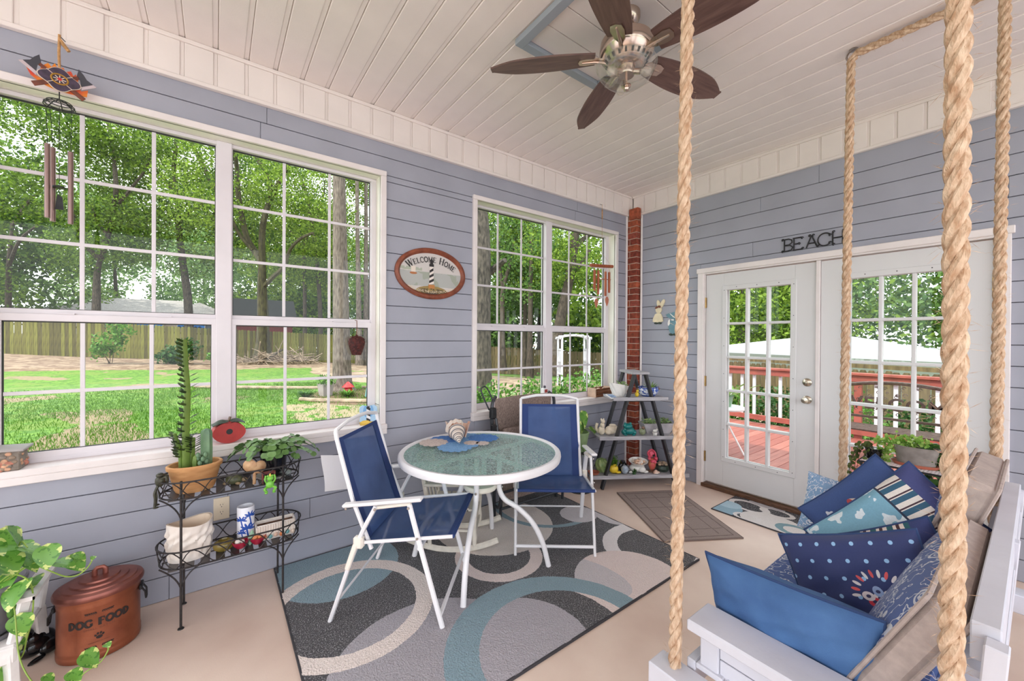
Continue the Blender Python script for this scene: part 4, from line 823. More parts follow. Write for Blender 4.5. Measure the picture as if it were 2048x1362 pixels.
# canopy tent
CAN = mat('white_canopy_cloth', (186, 190, 198), 0.8); NETM = glassmat('grey_canopy_net', (190, 196, 190), dens=0.55, dcol=(150, 156, 148), ior=1.01)
t = thing('canopy_tent', 'large white peaked canopy tent beyond the deck fence', 'tent', (-1.2, 13, -1.5))
c4 = [(-3.7, -2.4, 2.62), (3.2, -2.2, 2.5), (3.2, 2.2, 2.5), (-3.7, 2.2, 2.62)]; m = MB(); m.add(c4 + [(-0.2, 0, 3.18)], [(0, 1, 4), (1, 2, 4), (2, 3, 4), (3, 0, 4)])
for i in range(4): a, b_ = c4[i], c4[(i + 1) % 4]; m.add([a, b_, (b_[0], b_[1], b_[2] - 0.1), (a[0], a[1], a[2] - 0.1)], [(0, 1, 2, 3)])
m.build('roof', CAN, t)
m = MB()
for i in range(4): a, b_ = c4[i], c4[(i + 1) % 4]; m.add([(a[0], a[1], a[2] - 0.1), (b_[0], b_[1], b_[2] - 0.1), (b_[0], b_[1], 0.3), (a[0], a[1], 0.3)], [(0, 1, 2, 3)])
m.build('side_net', NETM, t)
for a in c4: m = MB(); m.tube([(a[0], a[1], 0), a], 0.04, 6); m.build('pole', BLACKM, t)
# iron bench with lettered back
IRON = mat('bronze_cast_iron', (84, 68, 62), 0.45, metal=0.5, var=0.2, vs=30)
t = thing('iron_bench', 'cast iron bench with a lettered scrollwork back on the deck', 'bench', (1.75, 3.0, -0.1)); 
for sx in (-0.72, 0.72):
    m = MB(); m.b2(sx - 0.035, sx + 0.035, 0.18, 0.25, 0, 0.92, 0.005); m.b2(sx - 0.035, sx + 0.035, -0.3, -0.23, 0, 0.62, 0.005); m.b2(sx - 0.04, sx + 0.04, -0.34, 0.24, 0.6, 0.645, 0.006); m.b2(sx - 0.03, sx + 0.03, -0.28, 0.22, 0.36, 0.40); m.build('end_frame', IRON, t)
for k in range(5): m = MB(); m.b2(-0.72, 0.72, -0.30 + 0.1 * k, -0.23 + 0.1 * k, 0.40, 0.425, 0.004); m.build('slat', IRON, t)
m = MB(); m.tube([(0.72 * a, 0.22, 0.99 - 0.12 * a * a) for a in np.linspace(-1, 1, 13)], 0.024, 6); m.b2(-0.72, 0.72, 0.2, 0.24, 0.50, 0.53); m.build('back_rail', IRON, t)
m = MB(); q = random.Random(8)
for k in range(120):
    cx_ = q.uniform(-0.68, 0.68); cz_ = q.uniform(0.55, 0.94 - 0.1 * (cx_ / .72) ** 2); r_ = q.uniform(0.015, 0.03)
    m.tube([(cx_ + r_ * math.cos(a) * (1 - a / 9), 0.22, cz_ + r_ * math.sin(a) * (1 - a / 9)) for a in np.linspace(0, 5.2, 9)], 0.004, 4)
m.build('scrollwork', IRON, t)
def text_mesh(s, size, ext=0.004, bold=0.0, space=1.0):
    cu = bpy.data.curves.new('txt', 'FONT'); cu.body = s; cu.size = size; cu.extrude = ext; cu.offset = bold; cu.align_x = 'CENTER'; cu.space_character = space; cu.resolution_u = 4
    o = bpy.data.objects.new('txt', cu); col.objects.link(o); bpy.context.view_layer.update()
    me = bpy.data.meshes.new_from_object(o.evaluated_get(bpy.context.evaluated_depsgraph_get())); bpy.data.objects.remove(o); return me
me = text_mesh('WELCOME', 0.23, 0.008, 0.004, 1.05); me.materials.append(IRON); me.materials[0] = IRON
link('lettering', me, t, T(0, 0.215, 0.63) @ RX(PI / 2))
# planter chair with agave by the knobbed door
WPL = mat('white_plastic', (240, 240, 240), 0.4)
t = thing('plant_table', 'small white metal plant table on the deck by the knobbed door', 'table', (0.28, 1.7, -0.1))
m = MB(); m.lathe([(0, 0.60), (0.24, 0.60), (0.25, 0.62), (0.24, 0.64), (0, 0.64)], 20); m.build('top', WPL, t)
for k in range(3): a = k * 2.094 + 0.3; m = MB(); m.tube([(0.05 * math.cos(a), 0.05 * math.sin(a), 0.6), (0.05 * math.cos(a), 0.05 * math.sin(a), 0.38), (0.24 * math.cos(a), 0.24 * math.sin(a), 0.0)], 0.014, 6); m.build('leg', WPL, t)
t = thing('agave_plant', 'potted agave with stiff pointed leaves on the small white table', 'plant', (0.28, 1.7, 0.54))
m = MB(); m.lathe([(0.08, 0), (0.11, 0.14), (0.12, 0.15), (0.1, 0.13), (0, 0.12)], 16); m.build('pot', mat('green_glazed_pot', (120, 150, 120), 0.4), t)
AGV = leafmat('agave_leaf', (120, 160, 90), (170, 200, 120), 0.2)
for k in range(10):
    a = k * 2.4; L = 0.24 + 0.08 * (k % 3); up_ = 0.6 + 0.1 * (k % 4); m = MB()
    m.grid(lambda u, v: ((0.02 + L * v) * math.cos(a) - (u - .5) * 0.06 * math.sin(PI * min(1, v * 0.75 + 0.25)) * math.sin(a), (0.02 + L * v) * math.sin(a) + (u - .5) * 0.06 * math.sin(PI * min(1, v * 0.75 + 0.25)) * math.cos(a), 0.12 + L * up_ * v - 0.05 * v * v + 0.02 * abs(u - .5)), 2, 6); m.build('leaf', AGV, t)

# ================================================================== FLOOR COVERINGS
CH = ('speck', (66, 64, 67), (150, 148, 150), 170, 0.585); TE = (136, 162, 173); CR = (238, 224, 216); GY = (170, 165, 171); LG = (208, 202, 205); PK = (234, 216, 211)
P = Paint('area_rug_pile', CH, rough=1.0, jitter=0.012, js=60, grain=0.22, gs=160, bump=1.0, bs=130, sheen=0.2)
P.lay(TE, ('el', .22, -3.247, .36, .36)).lay(GY, ('el', 1.314, -3.088, .473, .473))
P.lay(CR, ('el', .655, -3.295, .438, .438, 0, .79))
P.lay(PK, ('el', .723, -2.37, .288, .288, 0, .72)).lay((230, 218, 210), ('el', .336, -2.144, .453, .453))
P.lay(TE, ('el', .28, -1.575, .447, .447, 0, .90)).lay(LG, ('el', .60, -1.49, .15, .15)).lay(LG, ('el', 0.80, -1.30, .16, .12))
P.lay((238, 231, 230), ('el', 1.276, -1.44, .355, .355, 0, .715)).lay(PK, ('el', 1.41, -1.895, .33, .33)).lay((208, 200, 202), ('el', 1.2, -2.08, .30, .16, 0.3), ('el', 1.41, -1.895, .33, .33))
P.lay(TE, ('el', 1.543, -2.575, .55, .55))
P.lay((236, 218, 212), ('el', 1.549, -2.556, .411, .411)).lay(CH, ('el', 1.549, -2.556, .411, .411), ('el', 1.478, -2.706, .503, .503)).lay((178, 172, 179), ('el', 1.549, -2.556, .411, .411), ('el', 1.42, -2.75, .36, .36))
RUG = P.done()
def flatrug(name, label, x0, x1, y0, y1, th, m_, edge, cat='rug', M=None):
    t = thing(name, label, cat, ((x0 + x1) / 2, (y0 + y1) / 2, 0)); O = T(-(x0 + x1) / 2, -(y0 + y1) / 2, 0)
    m = MB(); nx, ny = int((x1 - x0) / 0.03), int((y1 - y0) / 0.03)
    m.grid(lambda u, v: (x0 + (x1 - x0) * u, y0 + (y1 - y0) * v, th + 0.0012 * math.sin(u * 61) * math.cos(v * 47)), nx, ny); m.build('pile', m_, t, O)
    m = MB()
    for a in ((x0 - .004, x1 + .004, y0 - .004, y0 + .004), (x0 - .004, x1 + .004, y1 - .004, y1 + .004), (x0 - .004, x0 + .004, y0, y1), (x1 - .004, x1 + .004, y0, y1)): m.b2(*a, 0, th + 0.001, 0.001)
    m.build('binding', edge, t, O); return t
EDGE = mat('dark_rug_binding', (62, 60, 64), 0.9)
flatrug('area_rug', 'large shag rug with overlapping charcoal, teal, grey and cream circles', 0.02, 1.53, -3.575, -1.34, 0.012, RUG, EDGE)
P = Paint('small_door_rug', CH, rough=1.0, jitter=0.008, js=80, grain=0.2, gs=200, bump=0.5, bs=300)
P.lay((150, 180, 196), ('el', 1.22, -.38, .16, .16)).lay((228, 222, 220), ('el', 1.36, -.18, .17, .11, -.2, .72)).lay((178, 204, 216), ('el', 1.24, -.28, .10, .08)).lay((226, 220, 216), ('el', 1.60, -.37, .22, .17)).lay((226, 220, 216), ('el', 1.56, -.14, .13, .08, 0, .7)).lay((130, 160, 168), ('el', 1.77, -.37, .14, .10, 0, .62)).lay((228, 222, 220), ('el', 1.44, -.42, .10, .07, 0, .7)).lay((186, 180, 182), ('el', 1.45, -.05, .14, .05))
flatrug('door_mat', 'small mat with grey, cream and pale blue circles before the knobbed door', 1.19, 1.98, -0.485, -0.035, 0.008, P.done(), EDGE, 'mat')
P = Paint('taupe_mat', (150, 134, 128), rough=1.0, grain=0.25, gs=120, bump=0.5, bs=200, jitter=0.006, js=40)
for k in (-.30, -.1, .1, .30): P.lay((118, 102, 98), ('rect', k, 0, .004, .24))
for k in (-.16, 0, .16): P.lay((118, 102, 98), ('rect', 0, k, .38, .004))
P.lay((116, 100, 96), ('rect', 0, .255, .41, .005)).lay((116, 100, 96), ('rect', 0, -.255, .41, .005)).lay((116, 100, 96), ('rect', .41, 0, .005, .255)).lay((116, 100, 96), ('rect', -.41, 0, .005, .255))
TM = P.done()
t = thing('floor_mat', 'plain taupe rectangular mat lying askew beside the large rug', 'mat', (1.033, -0.828, 0), rz=math.atan2(-.465, .78))
m = MB(); m.grid(lambda u, v: (-.45 + .9 * u, -.30 + .6 * v, 0.009 + 0.0015 * math.sin(u * 50) * math.sin(v * 40)), 36, 24); m.build('pile', TM, t)
m = MB()
for a in ((-.454, .454, -.304, -.296), (-.454, .454, .296, .304), (-.454, -.446, -.3, .3), (.446, .454, -.3, .3)): m.b2(*a, 0, 0.010, 0.001)
m.build('binding', mat('taupe_binding', (120, 104, 98), 0.9), t)

# ================================================================== TABLE
t = thing('patio_table', 'round white patio table with rippled green glass top', 'table', (0.705, -2.505, 0.012))
m = MB(); prof = [(0.478, 0.690), (0.478, 0.712), (0.486, 0.719), (0.502, 0.719), (0.512, 0.710), (0.514, 0.695), (0.510, 0.676), (0.500, 0.670), (0.488, 0.674), (0.478, 0.690)]
vsn = 72; v_ = []; f_ = []
for i in range(vsn):
    a = 2 * PI * i / vsn
    for (r_, z_) in prof[:-1]: v_.append((r_ * math.cos(a), r_ * math.sin(a), z_))
k_ = len(prof) - 1
for i in range(vsn):
    for j in range(k_): f_.append((i * k_ + j, ((i + 1) % vsn) * k_ + j, ((i + 1) % vsn) * k_ + (j + 1) % k_, i * k_ + (j + 1) % k_))
m.add(v_, f_, True); m.build('rim', WMETAL, t)
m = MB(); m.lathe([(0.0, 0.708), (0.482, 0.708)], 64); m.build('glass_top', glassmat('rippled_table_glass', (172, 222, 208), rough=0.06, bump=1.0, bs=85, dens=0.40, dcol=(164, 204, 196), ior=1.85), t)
for a in (0.12, 0.12 + PI / 2): m = MB(); m.bar((-0.48 * math.cos(a), -0.48 * math.sin(a), 0.695), (0.48 * math.cos(a), 0.48 * math.sin(a), 0.695), 0.014, 0.02); m.build('cross_bar', WMETAL, t)
for k in range(4):
    a = rad(46 + 90 * k); pts = crv([(r_ * math.cos(a), r_ * math.sin(a), z_) for r_, z_ in ((.125, .69), (.122, .56), (.124, .47), (.160, .405), (.245, .355), (.335, .27), (.400, .15), (.440, .0))], 5)
    m = MB(); m.tube(pts, 0.0165, 10); m.build('leg', WMETAL, t)
    m = MB(); m.lathe([(0.008, 0), (0.007, 0.004), (0, 0.005)], 8, T(.141 * math.cos(a), .141 * math.sin(a), .485) @ RZ(a) @ RY(PI / 2)); m.build('bolt', STEEL, t)
m = MB(); m.lathe([(0, 0.468), (0.10, 0.468), (0.106, 0.476), (0.106, 0.490), (0.098, 0.500), (0, 0.502)], 32); m.build('hub_disc', mat('cream_plastic', (236, 230, 216), 0.5), t)

# ================================================================== SLING CHAIRS
def slingmat():
    m = mat('navy_sling_mesh', (68, 96, 148), 0.75, c2=(52, 78, 128), vs=5, bump=0.15, bs=500)
    nt = m.node_tree; b = nt.nodes['Principled BSDF']; o = nt.nodes['Material Output']; tr = _n(nt, 'ShaderNodeBsdfTransparent'); ms = _n(nt, 'ShaderNodeMixShader'); ms.inputs[0].default_value = 0.10
    nt.links.new(b.outputs[0], ms.inputs[1]); nt.links.new(tr.outputs[0], ms.inputs[2]); nt.links.new(ms.outputs[0], o.inputs[0]); return m
SLING = slingmat(); SLINGH = mat('navy_sling_hem', (40, 62, 116), 0.8, bump=0.2, bs=400)
AL = mat('off_white_plastic_fitting', (234, 226, 214), 0.45)
def sling_chair(label, loc, rz, W):
    t = thing('folding_chair', label, 'chair', loc, rz, group='navy sling folding chairs at the patio table'); hw = W / 2
    for sx in (-1, 1):
        x = sx * hw
        m = MB(); m.tube(crv([(x, .108, .602), (x, .152, .44), (x, .278, 0.0)], 6), 0.0135, 8, flat=0.75); m.build('leg', WMETAL, t)
        m = MB(); m.tube(crv([(x, -.062, .590), (x, -.156, .40), (x, -.298, 0.0)], 6), 0.0155, 8, flat=0.75); m.build('leg', WMETAL, t)
        m = MB(); m.bar((x + sx * .012, -.225, .592), (x + sx * .012, .178, .638), .042, .017, .006, roll=PI / 2 if False else 0); a_ = m.build('arm', WMETAL, t)
        q = MB()
        for (s_, z_) in ((-.062, .590), (.108, .602), (-.21, .588)): q.lathe([(0.007, 0), (0.006, 0.004), (0, 0.005)], 8, T(x + sx * .017, s_, z_ - .012) @ RY(sx * PI / 2))
        q.lathe([(0.007, 0), (0.006, 0.004), (0, 0.005)], 8, T(x + sx * .014, .152, .44) @ RY(sx * PI / 2)); q.build('rivets', STEEL, a_)
        q = MB(); q.bar((x - sx * .006, -.075, .578), (x - sx * .006, .115, .607), .026, .016, .004); q.build('arm_bracket', AL, a_)
        q = MB(); q.box(x, -.15, .405, .036, .05, .06, None, .008); q.bar((x + sx * .016, -.16, .40), (x + sx * .016, -.205, .27), .012, .026, .005); q.build('hinge_bracket', AL, t)
    bw = hw - 0.035
    top = [(-bw, -.285, .905), (-bw, -.292, .945), (-bw + .008, -.294, .953), (-bw * .45, -.297, .976), (0, -.298, .979), (bw * .45, -.297, .976), (bw - .008, -.294, .953), (bw, -.292, .945), (bw, -.285, .905)]
    m = MB(); m.tube([(-bw, -.10, .355), (-bw, -.2, .60)] + top + [(bw, -.2, .60), (bw, -.10, .355)], 0.011, 8); m.build('back_frame', WMETAL, t)
    def backp(u, v):
        s_ = -.118 - .175 * v; z_ = .375 + .53 * v; sag = 0.018 * math.sin(PI * u) * math.sin(PI * min(1, v * 1.1)); return ((u - .5) * 2 * bw, s_ - sag, z_)
    m = MB(); m.grid(backp, 12, 14); bf = m.build('back_sling', SLING, t)
    for u0, u1 in ((-.01, .13), (.87, 1.01)):
        m = MB(); m.grid(lambda u, v: tuple(np.array(backp(u0 + (u1 - u0) * u, v)) + np.array([0, .003, 0])), 2, 14); m.grid(lambda u, v: tuple(np.array(backp(u0 + (u1 - u0) * u, v)) - np.array([0, .004, 0])), 2, 14); m.build('hem', SLINGH, bf)
    m = MB(); m.grid(lambda u, v: tuple(np.array(backp(u, .97 + .035 * v)) + np.array([0, .004, 0])), 8, 2); m.build('hem', SLINGH, bf)
    def seatp(u, v):
        s_ = -.155 + .485 * v; z_ = .395 + .058 * v - 0.04 * math.sin(PI * v) * (0.35 + .65 * math.sin(PI * u)); return ((u - .5) * 2 * (hw - .012), s_, z_)
    m = MB(); m.grid(seatp, 12, 14); sf = m.build('seat_sling', SLING, t)
    for v0, v1 in ((-.01, .07), (.93, 1.012)): m = MB(); m.grid(lambda u, v: tuple(np.array(seatp(u, v0 + (v1 - v0) * v)) + np.array([0, 0, .003])), 10, 2); m.build('hem', SLINGH, sf)
    m = MB(); m.tube([(-hw + .012, -.155, .395), (hw - .012, -.155, .395)], .011, 8); m.tube([(-hw + .012, .325, .448), (hw - .012, .325, .448)], .011, 8); m.build('seat_bars', SLINGH, t)
    m = MB(); m.tube([(-hw + .012, -.155, .395), (-hw + .012, .325, .448)], .009, 8); m.tube([(hw - .012, -.155, .395), (hw - .012, .325, .448)], .009, 8); m.build('seat_frame', WMETAL, t)
    for (s_, z_, r_) in ((.265, .055, .0105), (.160, .385, .012), (-.262, .10, .006)): m = MB(); m.tube([(-hw, s_, z_), (hw, s_, z_)], r_, 8); m.build('cross_bar', WMETAL, t)
    return t
sling_chair('navy sling folding chair turned sideways, nearer the plant stand', (0.695, -2.990, 0.013), rad(-41.2), 0.575)
sling_chair('navy sling folding chair facing the camera behind the table', (0.729, -1.905, 0.013), rad(-127.7), 0.525)
# paper hanging behind the first chair
P = Paint('printed_white_paper', (240, 238, 238), axes='YZ', grain=0.04, rough=0.9, jitter=0.01, js=12)
for k in range(5): P.lay((150, 146, 158), ('rect', 0, -.06 + .03 * k, .05, .0016, .12 * (k - 2)))
P.lay((120, 130, 160), ('el', -.02, .05, .03, .022, 0, .9))
t = thing('printed_paper', 'creased white printed paper hanging behind the sideways chair', 'paper', (0.285, -3.30, 0.42), rz=0.15)
m = MB(); m.grid(lambda u, v: (0.012 * math.sin(v * 5) + .01 * u, (u - .5) * .11 + .05 * (1 - v) * (u - .2) - .03 * v, (v - .5) * .22 - .02 * u), 10, 14, T(0, .02, .21)); m.build('sheet', P.done(), t)

# ================================================================== FOLDED LOUNGE CHAIR + LITTLE ROCKING CHAIR
WEAVE = mat('brown_woven_sling', (176, 154, 142), 0.9, c2=(112, 94, 88), vs=60, stretch=(4, 4, 1), bump=0.4, bs=300); DGM = mat('dark_grey_tube', (66, 68, 72), 0.4, metal=0.4)
t = thing('lounge_chair', 'folded brown woven recliner leaning under the smaller window', 'chair', (0.17, -1.80, 0.0))
m = MB(); m.grid(lambda u, v: (.02 - .05 * (1 - v), -.24 + .62 * u, .18 + .77 * v + .012 * math.sin(u * 3)), 10, 14); m.build('back_sling', WEAVE, t)
m = MB(); m.grid(lambda u, v: (.09 + .02 * v, -.22 + .58 * u, .12 + .60 * v), 10, 10); m.build('seat_sling', WEAVE, t)
for yy in (-.27, .41):
    m = MB(); m.tube(crv([(.06, yy, .0), (.05, yy, .30), (.02, yy, .70), (.02, yy, .90), (.0, yy + (.05 if yy < 0 else -.05), .965)], 5), .014, 8); m.build('side_rail', DGM, t)
    m = MB(); m.tube(crv([(.13, yy + .01, .0), (.14, yy + .01, .30), (.10, yy + .01, .62), (.06, yy + .01, .80)], 5), .012, 8); m.build('leg', DGM, t)
    m = MB(); m.tube(crv([(.10, yy - .02, .42), (.17, yy - .03, .34), (.19, yy - .03, .22), (.15, yy - .02, .12), (.08, yy, .10)], 6), .011, 8); m.build('curved_brace', DGM, t)
m = MB(); m.tube(crv([(.0, -.285, .86), (-.02, -.35, 1.02), (-.02, -.31, 1.05), (.0, -.27, .98), (.01, -.25, .9)], 5), .006, 6); m.build('cord_loop', DGM, t)
m = MB(); m.box(.04, -.275, .84, .05, .05, .09, None, .01); m.box(.06, -.275, .72, .05, .05, .07, None, .01); m.build('lock_fitting', BLACKM, t)
m = MB(); m.tube([(.15, -.27, .10), (.15, .41, .10)], .011, 8); m.build('cross_tube', DGM, t); m = MB(); m.tube([(.18, -.27, .24), (.18, .41, .24)], .011, 8); m.build('cross_tube', DGM, t)
WOODW = mat('cream_painted_wood', (228, 220, 206), 0.6, var=0.06, vs=20)
t = thing('little_rocking_chair', 'small cream wooden rocking chair tucked behind the table', 'rocking chair', (0.36, -2.50, 0.012), rz=rad(-38)); W_ = .17
for sx in (-1, 1):
    m = MB(); m.tube([(sx * W_, -.30 + .62 * k / 12, .012 + .28 * ((k / 12 - .5) ** 2)) for k in range(13)], .016, 6, flat=1.3); m.build('rocker', WOODW, t)
    m = MB(); m.lathe([(.012, .03), (.017, .1), (.012, .16), (.018, .24), (.013, .32), (.016, .40), (.013, .44)], 10, T(sx * W_, .16, 0)); m.build('leg', WOODW, t)
    m = MB(); m.tube([(sx * W_, -.14, .03), (sx * W_, -.16, .35), (sx * W_, -.22, .66)], [.014, .016, .012], 8); m.build('leg', WOODW, t)
    m = MB(); m.b2(sx * W_ - .025, sx * W_ + .025, -.18, .20, .44, .458, .006); m.build('arm', WOODW, t)
    for zz in (.14,): m = MB(); m.tube([(sx * W_, -.15, zz), (sx * W_, .16, zz)], .008, 6); m.build('stretcher', WOODW, t)
for k in range(6): m = MB(); m.b2(-W_ + .01, W_ - .01, -.15 + .053 * k, -.106 + .053 * k, .265, .28, .003); m.build('slat', WOODW, t)
for k in range(4): m = MB(); x_ = -.12 + .08 * k; m.bar((x_, -.155, .30), (x_, -.212, .60), .035, .008); m.build('slat', WOODW, t)
m = MB(); m.b2(-W_, W_, -.232, -.208, .60, .66, .006); m.build('top_rail', WOODW, t)
m = MB(); m.tube([(-W_, .16, .1), (W_, .16, .1)], .008, 6); m.tube([(-W_, .16, .2), (W_, .16, .2)], .008, 6); m.build('stretcher', WOODW, t)

# ================================================================== ON THE TABLE: doily and shells
t = thing('crochet_doily', 'blue crochet table mat of shell-shaped motifs', 'doily', (0.47, -2.52, 0.7335), rz=rad(72))
def scallop(cx, cy, r_, n_, z, amp=.17): return [(cx + r_ * (1 + amp * abs(math.sin(n_ * a / 2))) * math.cos(a), cy + r_ * (1 + amp * abs(math.sin(n_ * a / 2))) * math.sin(a)) for a in np.linspace(0, 2 * PI, n_ * 6, endpoint=False)]
def dmat(n_, c, c2): return mat(n_, c, 0.95, c2=c2, vs=120, bump=0.6, bs=250)
B1, B2, B3 = dmat('sky_blue_crochet', (134, 178, 220), (100, 146, 196)), dmat('mid_blue_crochet', (92, 144, 210), (66, 112, 182)), dmat('cream_crochet', (222, 208, 200), (190, 172, 166))
for i, (cx, cy, rx_, n_, mm, zz, lb) in enumerate([(0, 0, .15, 14, B1, 0, None), (-.18, .02, .085, 12, B3, .002, 'cream round motif'), (.17, .04, .095, 12, B2, .002, 'mid blue round motif'), (-.06, -.13, .10, 14, B1, .001, None), (-.10, .08, .09, 10, B2, .001, None), (.06, -.07, .045, 10, B3, .003, None), (.13, -.10, .04, 10, B3, .003, None), (.06, .10, .10, 12, B1, .001, None)]):
    m = MB(); m.prism(scallop(cx, cy, rx_, n_, 0), -.001 + zz, .0025 + zz); o = m.build('motif', mm, t)
SHELL = mat('banded_sea_shell', (226, 208, 192), 0.35, c2=(120, 104, 98), vs=26, stretch=(.5, .5, 2.2)); SHELLC = mat('cream_sea_shell', (238, 222, 206), 0.3, c2=(206, 150, 124), vs=14)
t = thing('whelk_shell', 'grey banded spiral whelk shell on the blue crochet mat', 'shell', (0.47, -2.545, 0.7385), rz=rad(-112))
WB = [mat('whelk_cream_band', (232, 216, 202), .35), mat('whelk_grey_band', (128, 122, 122), .35)]
A_ = Vector((0, .115, .018)); B_ = Vector((0, -.03, .062)); ax_ = (A_ - B_); m = MB(); Mx = axis_m(B_, ax_); L_ = ax_.length; pr = []
for k in range(41):
    u = k / 40; r_ = .056 * (1 - u) ** .95 + .002; r_ *= 1 + .07 * math.sin(u * 2 * PI * 5.5); pr.append((r_, L_ * u))
pr = [(.0, -.05), (.022, -.042), (.044, -.022), (.054, -.008)] + pr + [(0, L_ + .002)]
for k in range(len(pr) - 1): m.lathe([pr[k], pr[k + 1], pr[k + 1]][:2] if True else None, 24, Mx, mi=(k // 2) % 2)
m.f = [f for f in m.f if len(f) == 4]; m.m = m.m[:len(m.f)]; m.s = m.s[:len(m.f)]
mm_ = []
for k in range(len(pr) - 1): mm_ += [(k // 2) % 2] * 24
m.m = mm_[:len(m.f)]; m.build('spire', WB, t)
m = MB(); m.grid(lambda u, v: tuple(B_ + Vector((.058 * math.cos(u * 2.6 - .2) * (1 + .25 * v), -.05 * v - .01, .058 * math.sin(u * 2.6 - .2) * (1 + .25 * v) + .004 * math.sin(u * 30)))), 24, 6); m.build('lip', WB[0], t)
t = thing('conch_shell', 'cream ruffled conch shell behind the grey spiral shell', 'shell', (0.365, -2.485, 0.7385), rz=0.7)
m = MB(); m.grid(lambda u, v: ((.055 + .03 * v + .008 * math.sin(u * 38)) * math.cos(u * 4.6) , (.04 + .03 * v + .006 * math.sin(u * 38)) * math.sin(u * 4.6), .10 * v + .012 * math.sin(u * 19) * v), 40, 8); m.build('lip', SHELLC, t)
m = MB(); m.ball((0, 0, .045), .05, .042, .045, 14, 10); m.lathe([(.03, .0), (.02, .03), (0, .05)], 12, T(.0, -.03, .05) @ RX(1.9)); m.build('body', SHELLC, t)

# ================================================================== WIRE PLANT STAND
WIRE = mat('dark_wrought_wire', (58, 54, 54), 0.5, metal=0.4, var=0.2, vs=60)
t = thing('plant_stand', 'two-tier black wire plant stand against the window wall', 'plant stand', (0.205, -3.785, 0.0)); LX, LY = 0.115, 0.2195
for sx in (-1, 1):
    for sy in (-1, 1):
        m = MB(); m.tube([(sx * LX, sy * LY, 0.004), (sx * LX, sy * LY, 0.73)], 0.0055, 8); m.lathe([(0.014, 0), (0.012, 0.004), (0, 0.006)], 10, T(sx * LX, sy * LY, 0)); m.build('leg', WIRE, t)
def stad(hx, hy, z, n=14):
    r_ = hx; o = []
    for k in range(n + 1): a = PI * k / n; o.append((r_ * math.cos(a), hy - r_ + r_ * math.sin(a), z))
    for k in range(n + 1): a = PI + PI * k / n; o.append((r_ * math.cos(a), -hy + r_ + r_ * math.sin(a), z))
    return o
for zs, zr_ in ((0.300, 0.386), (0.642, 0.727)):
    bk = MB(); bk.tube(stad(.130, .310, zs), .0045, 6, closed=True); b = bk.build('basket', WIRE, t)
    m = MB(); m.tube(stad(.140, .322, zr_), .0045, 6, closed=True); m.build('rim', WIRE, b)
    lo, hi = stad(.131, .311, zs), stad(.140, .322, zr_); n_ = len(lo); m = MB()
    pts = []
    per = 96
    def at_(L_, u):
        d = [0.0]
        for i in range(len(L_)): d.append(d[-1] + (Vector(L_[(i + 1) % len(L_)]) - Vector(L_[i])).length)
        s_ = (u % 1.0) * d[-1]
        for i in range(len(L_)):
            if d[i + 1] >= s_: return Vector(L_[i]).lerp(Vector(L_[(i + 1) % len(L_)]), (s_ - d[i]) / max(1e-9, d[i + 1] - d[i]))
    for ph in (0, .5):
        pts = []
        for k in range(per):
            u = k / per; w_ = .5 - .5 * math.cos(2 * PI * (u * 9 + ph)); pts.append(at_(lo, u).lerp(at_(hi, u), w_))
        m.tube(pts, .0026, 5, closed=True)
    m.build('scroll_wire', WIRE, b)
    for k in range(9):
        m = MB(); yy = -.25 + .0625 * k; m.b2(-.128, .128, yy - .019, yy + .019, zs - .002, zs + .001); m.build('strip', mat('grey_steel_strip', (96, 92, 92), 0.4, metal=0.6), b)
    m = MB(); m.b2(-.004, .004, -.30, .30, zs - .006, zs - .002); m.build('spine', WIRE, b)
    for sx in (-1, 1):
        for sy in (-1, 1):
            for d in (-1, 1):
                m = MB(); e = .085
                m.tube(bez((sx * LX, sy * LY, zs - .10), (sx * LX, sy * LY + d * .015, zs - .04), (sx * LX, sy * LY + d * .05, zs - .01), (sx * (LX - (.05 if d * sy > 0 else 0)), sy * LY + d * e, zs - .003), 8), .0038, 5); m.build('bracket', WIRE, t)

# ---- upper tier
SOIL = mat('brown_soil', (104, 74, 54), 1.0, var=0.3, vs=60, bump=1.0, bs=80)
TERR = mat('terracotta', (206, 156, 104), 0.75, c2=(186, 132, 84), vs=14, bump=0.08, bs=60, stretch=(1, 1, 4))
t = thing('cactus_pot', 'oval terracotta pot planted with a very tall leafy cactus', 'potted plant', (0.20, -3.955, 0.6435), rz=PI / 2)
m = MB(); m.lathe([(.0, .0), (.078, .0), (.086, .015), (.108, .112), (.117, .120), (.118, .136), (.112, .141), (.104, .138), (.101, .115), (0, .112)], 32, sy=.78); pot = m.build('pot', TERR, t)
m = MB(); m.lathe([(.102, .112), (.06, .120), (0, .123)], 20, sy=.78); m.build('soil', SOIL, pot)
CG = mat('cactus_green', (122, 150, 62), 0.5, c2=(92, 118, 50), vs=10); CB = mat('blue_green_cactus', (118, 150, 112), 0.5, c2=(86, 116, 92), vs=12); CL = leafmat('dark_cactus_leaf', (44, 62, 34), (84, 104, 52), 0.2)
def ridged(m, pts, r_, ribs=3, n=12):
    P_ = [Vector(p) for p in pts]; vs_ = []; k = len(P_)
    for i, p in enumerate(P_):
        for j in range(n):
            a = 2 * PI * j / n; q = r_[i] * (1 + .22 * math.cos(ribs * a)); vs_.append((p.x + q * math.cos(a), p.y + q * math.sin(a), p.z))
    fs_ = [(i * n + j, i * n + (j + 1) % n, (i + 1) * n + (j + 1) % n, (i + 1) * n + j) for i in range(k - 1) for j in range(n)] + [tuple((k - 1) * n + j for j in range(n))]
    m.add(vs_, fs_, True)
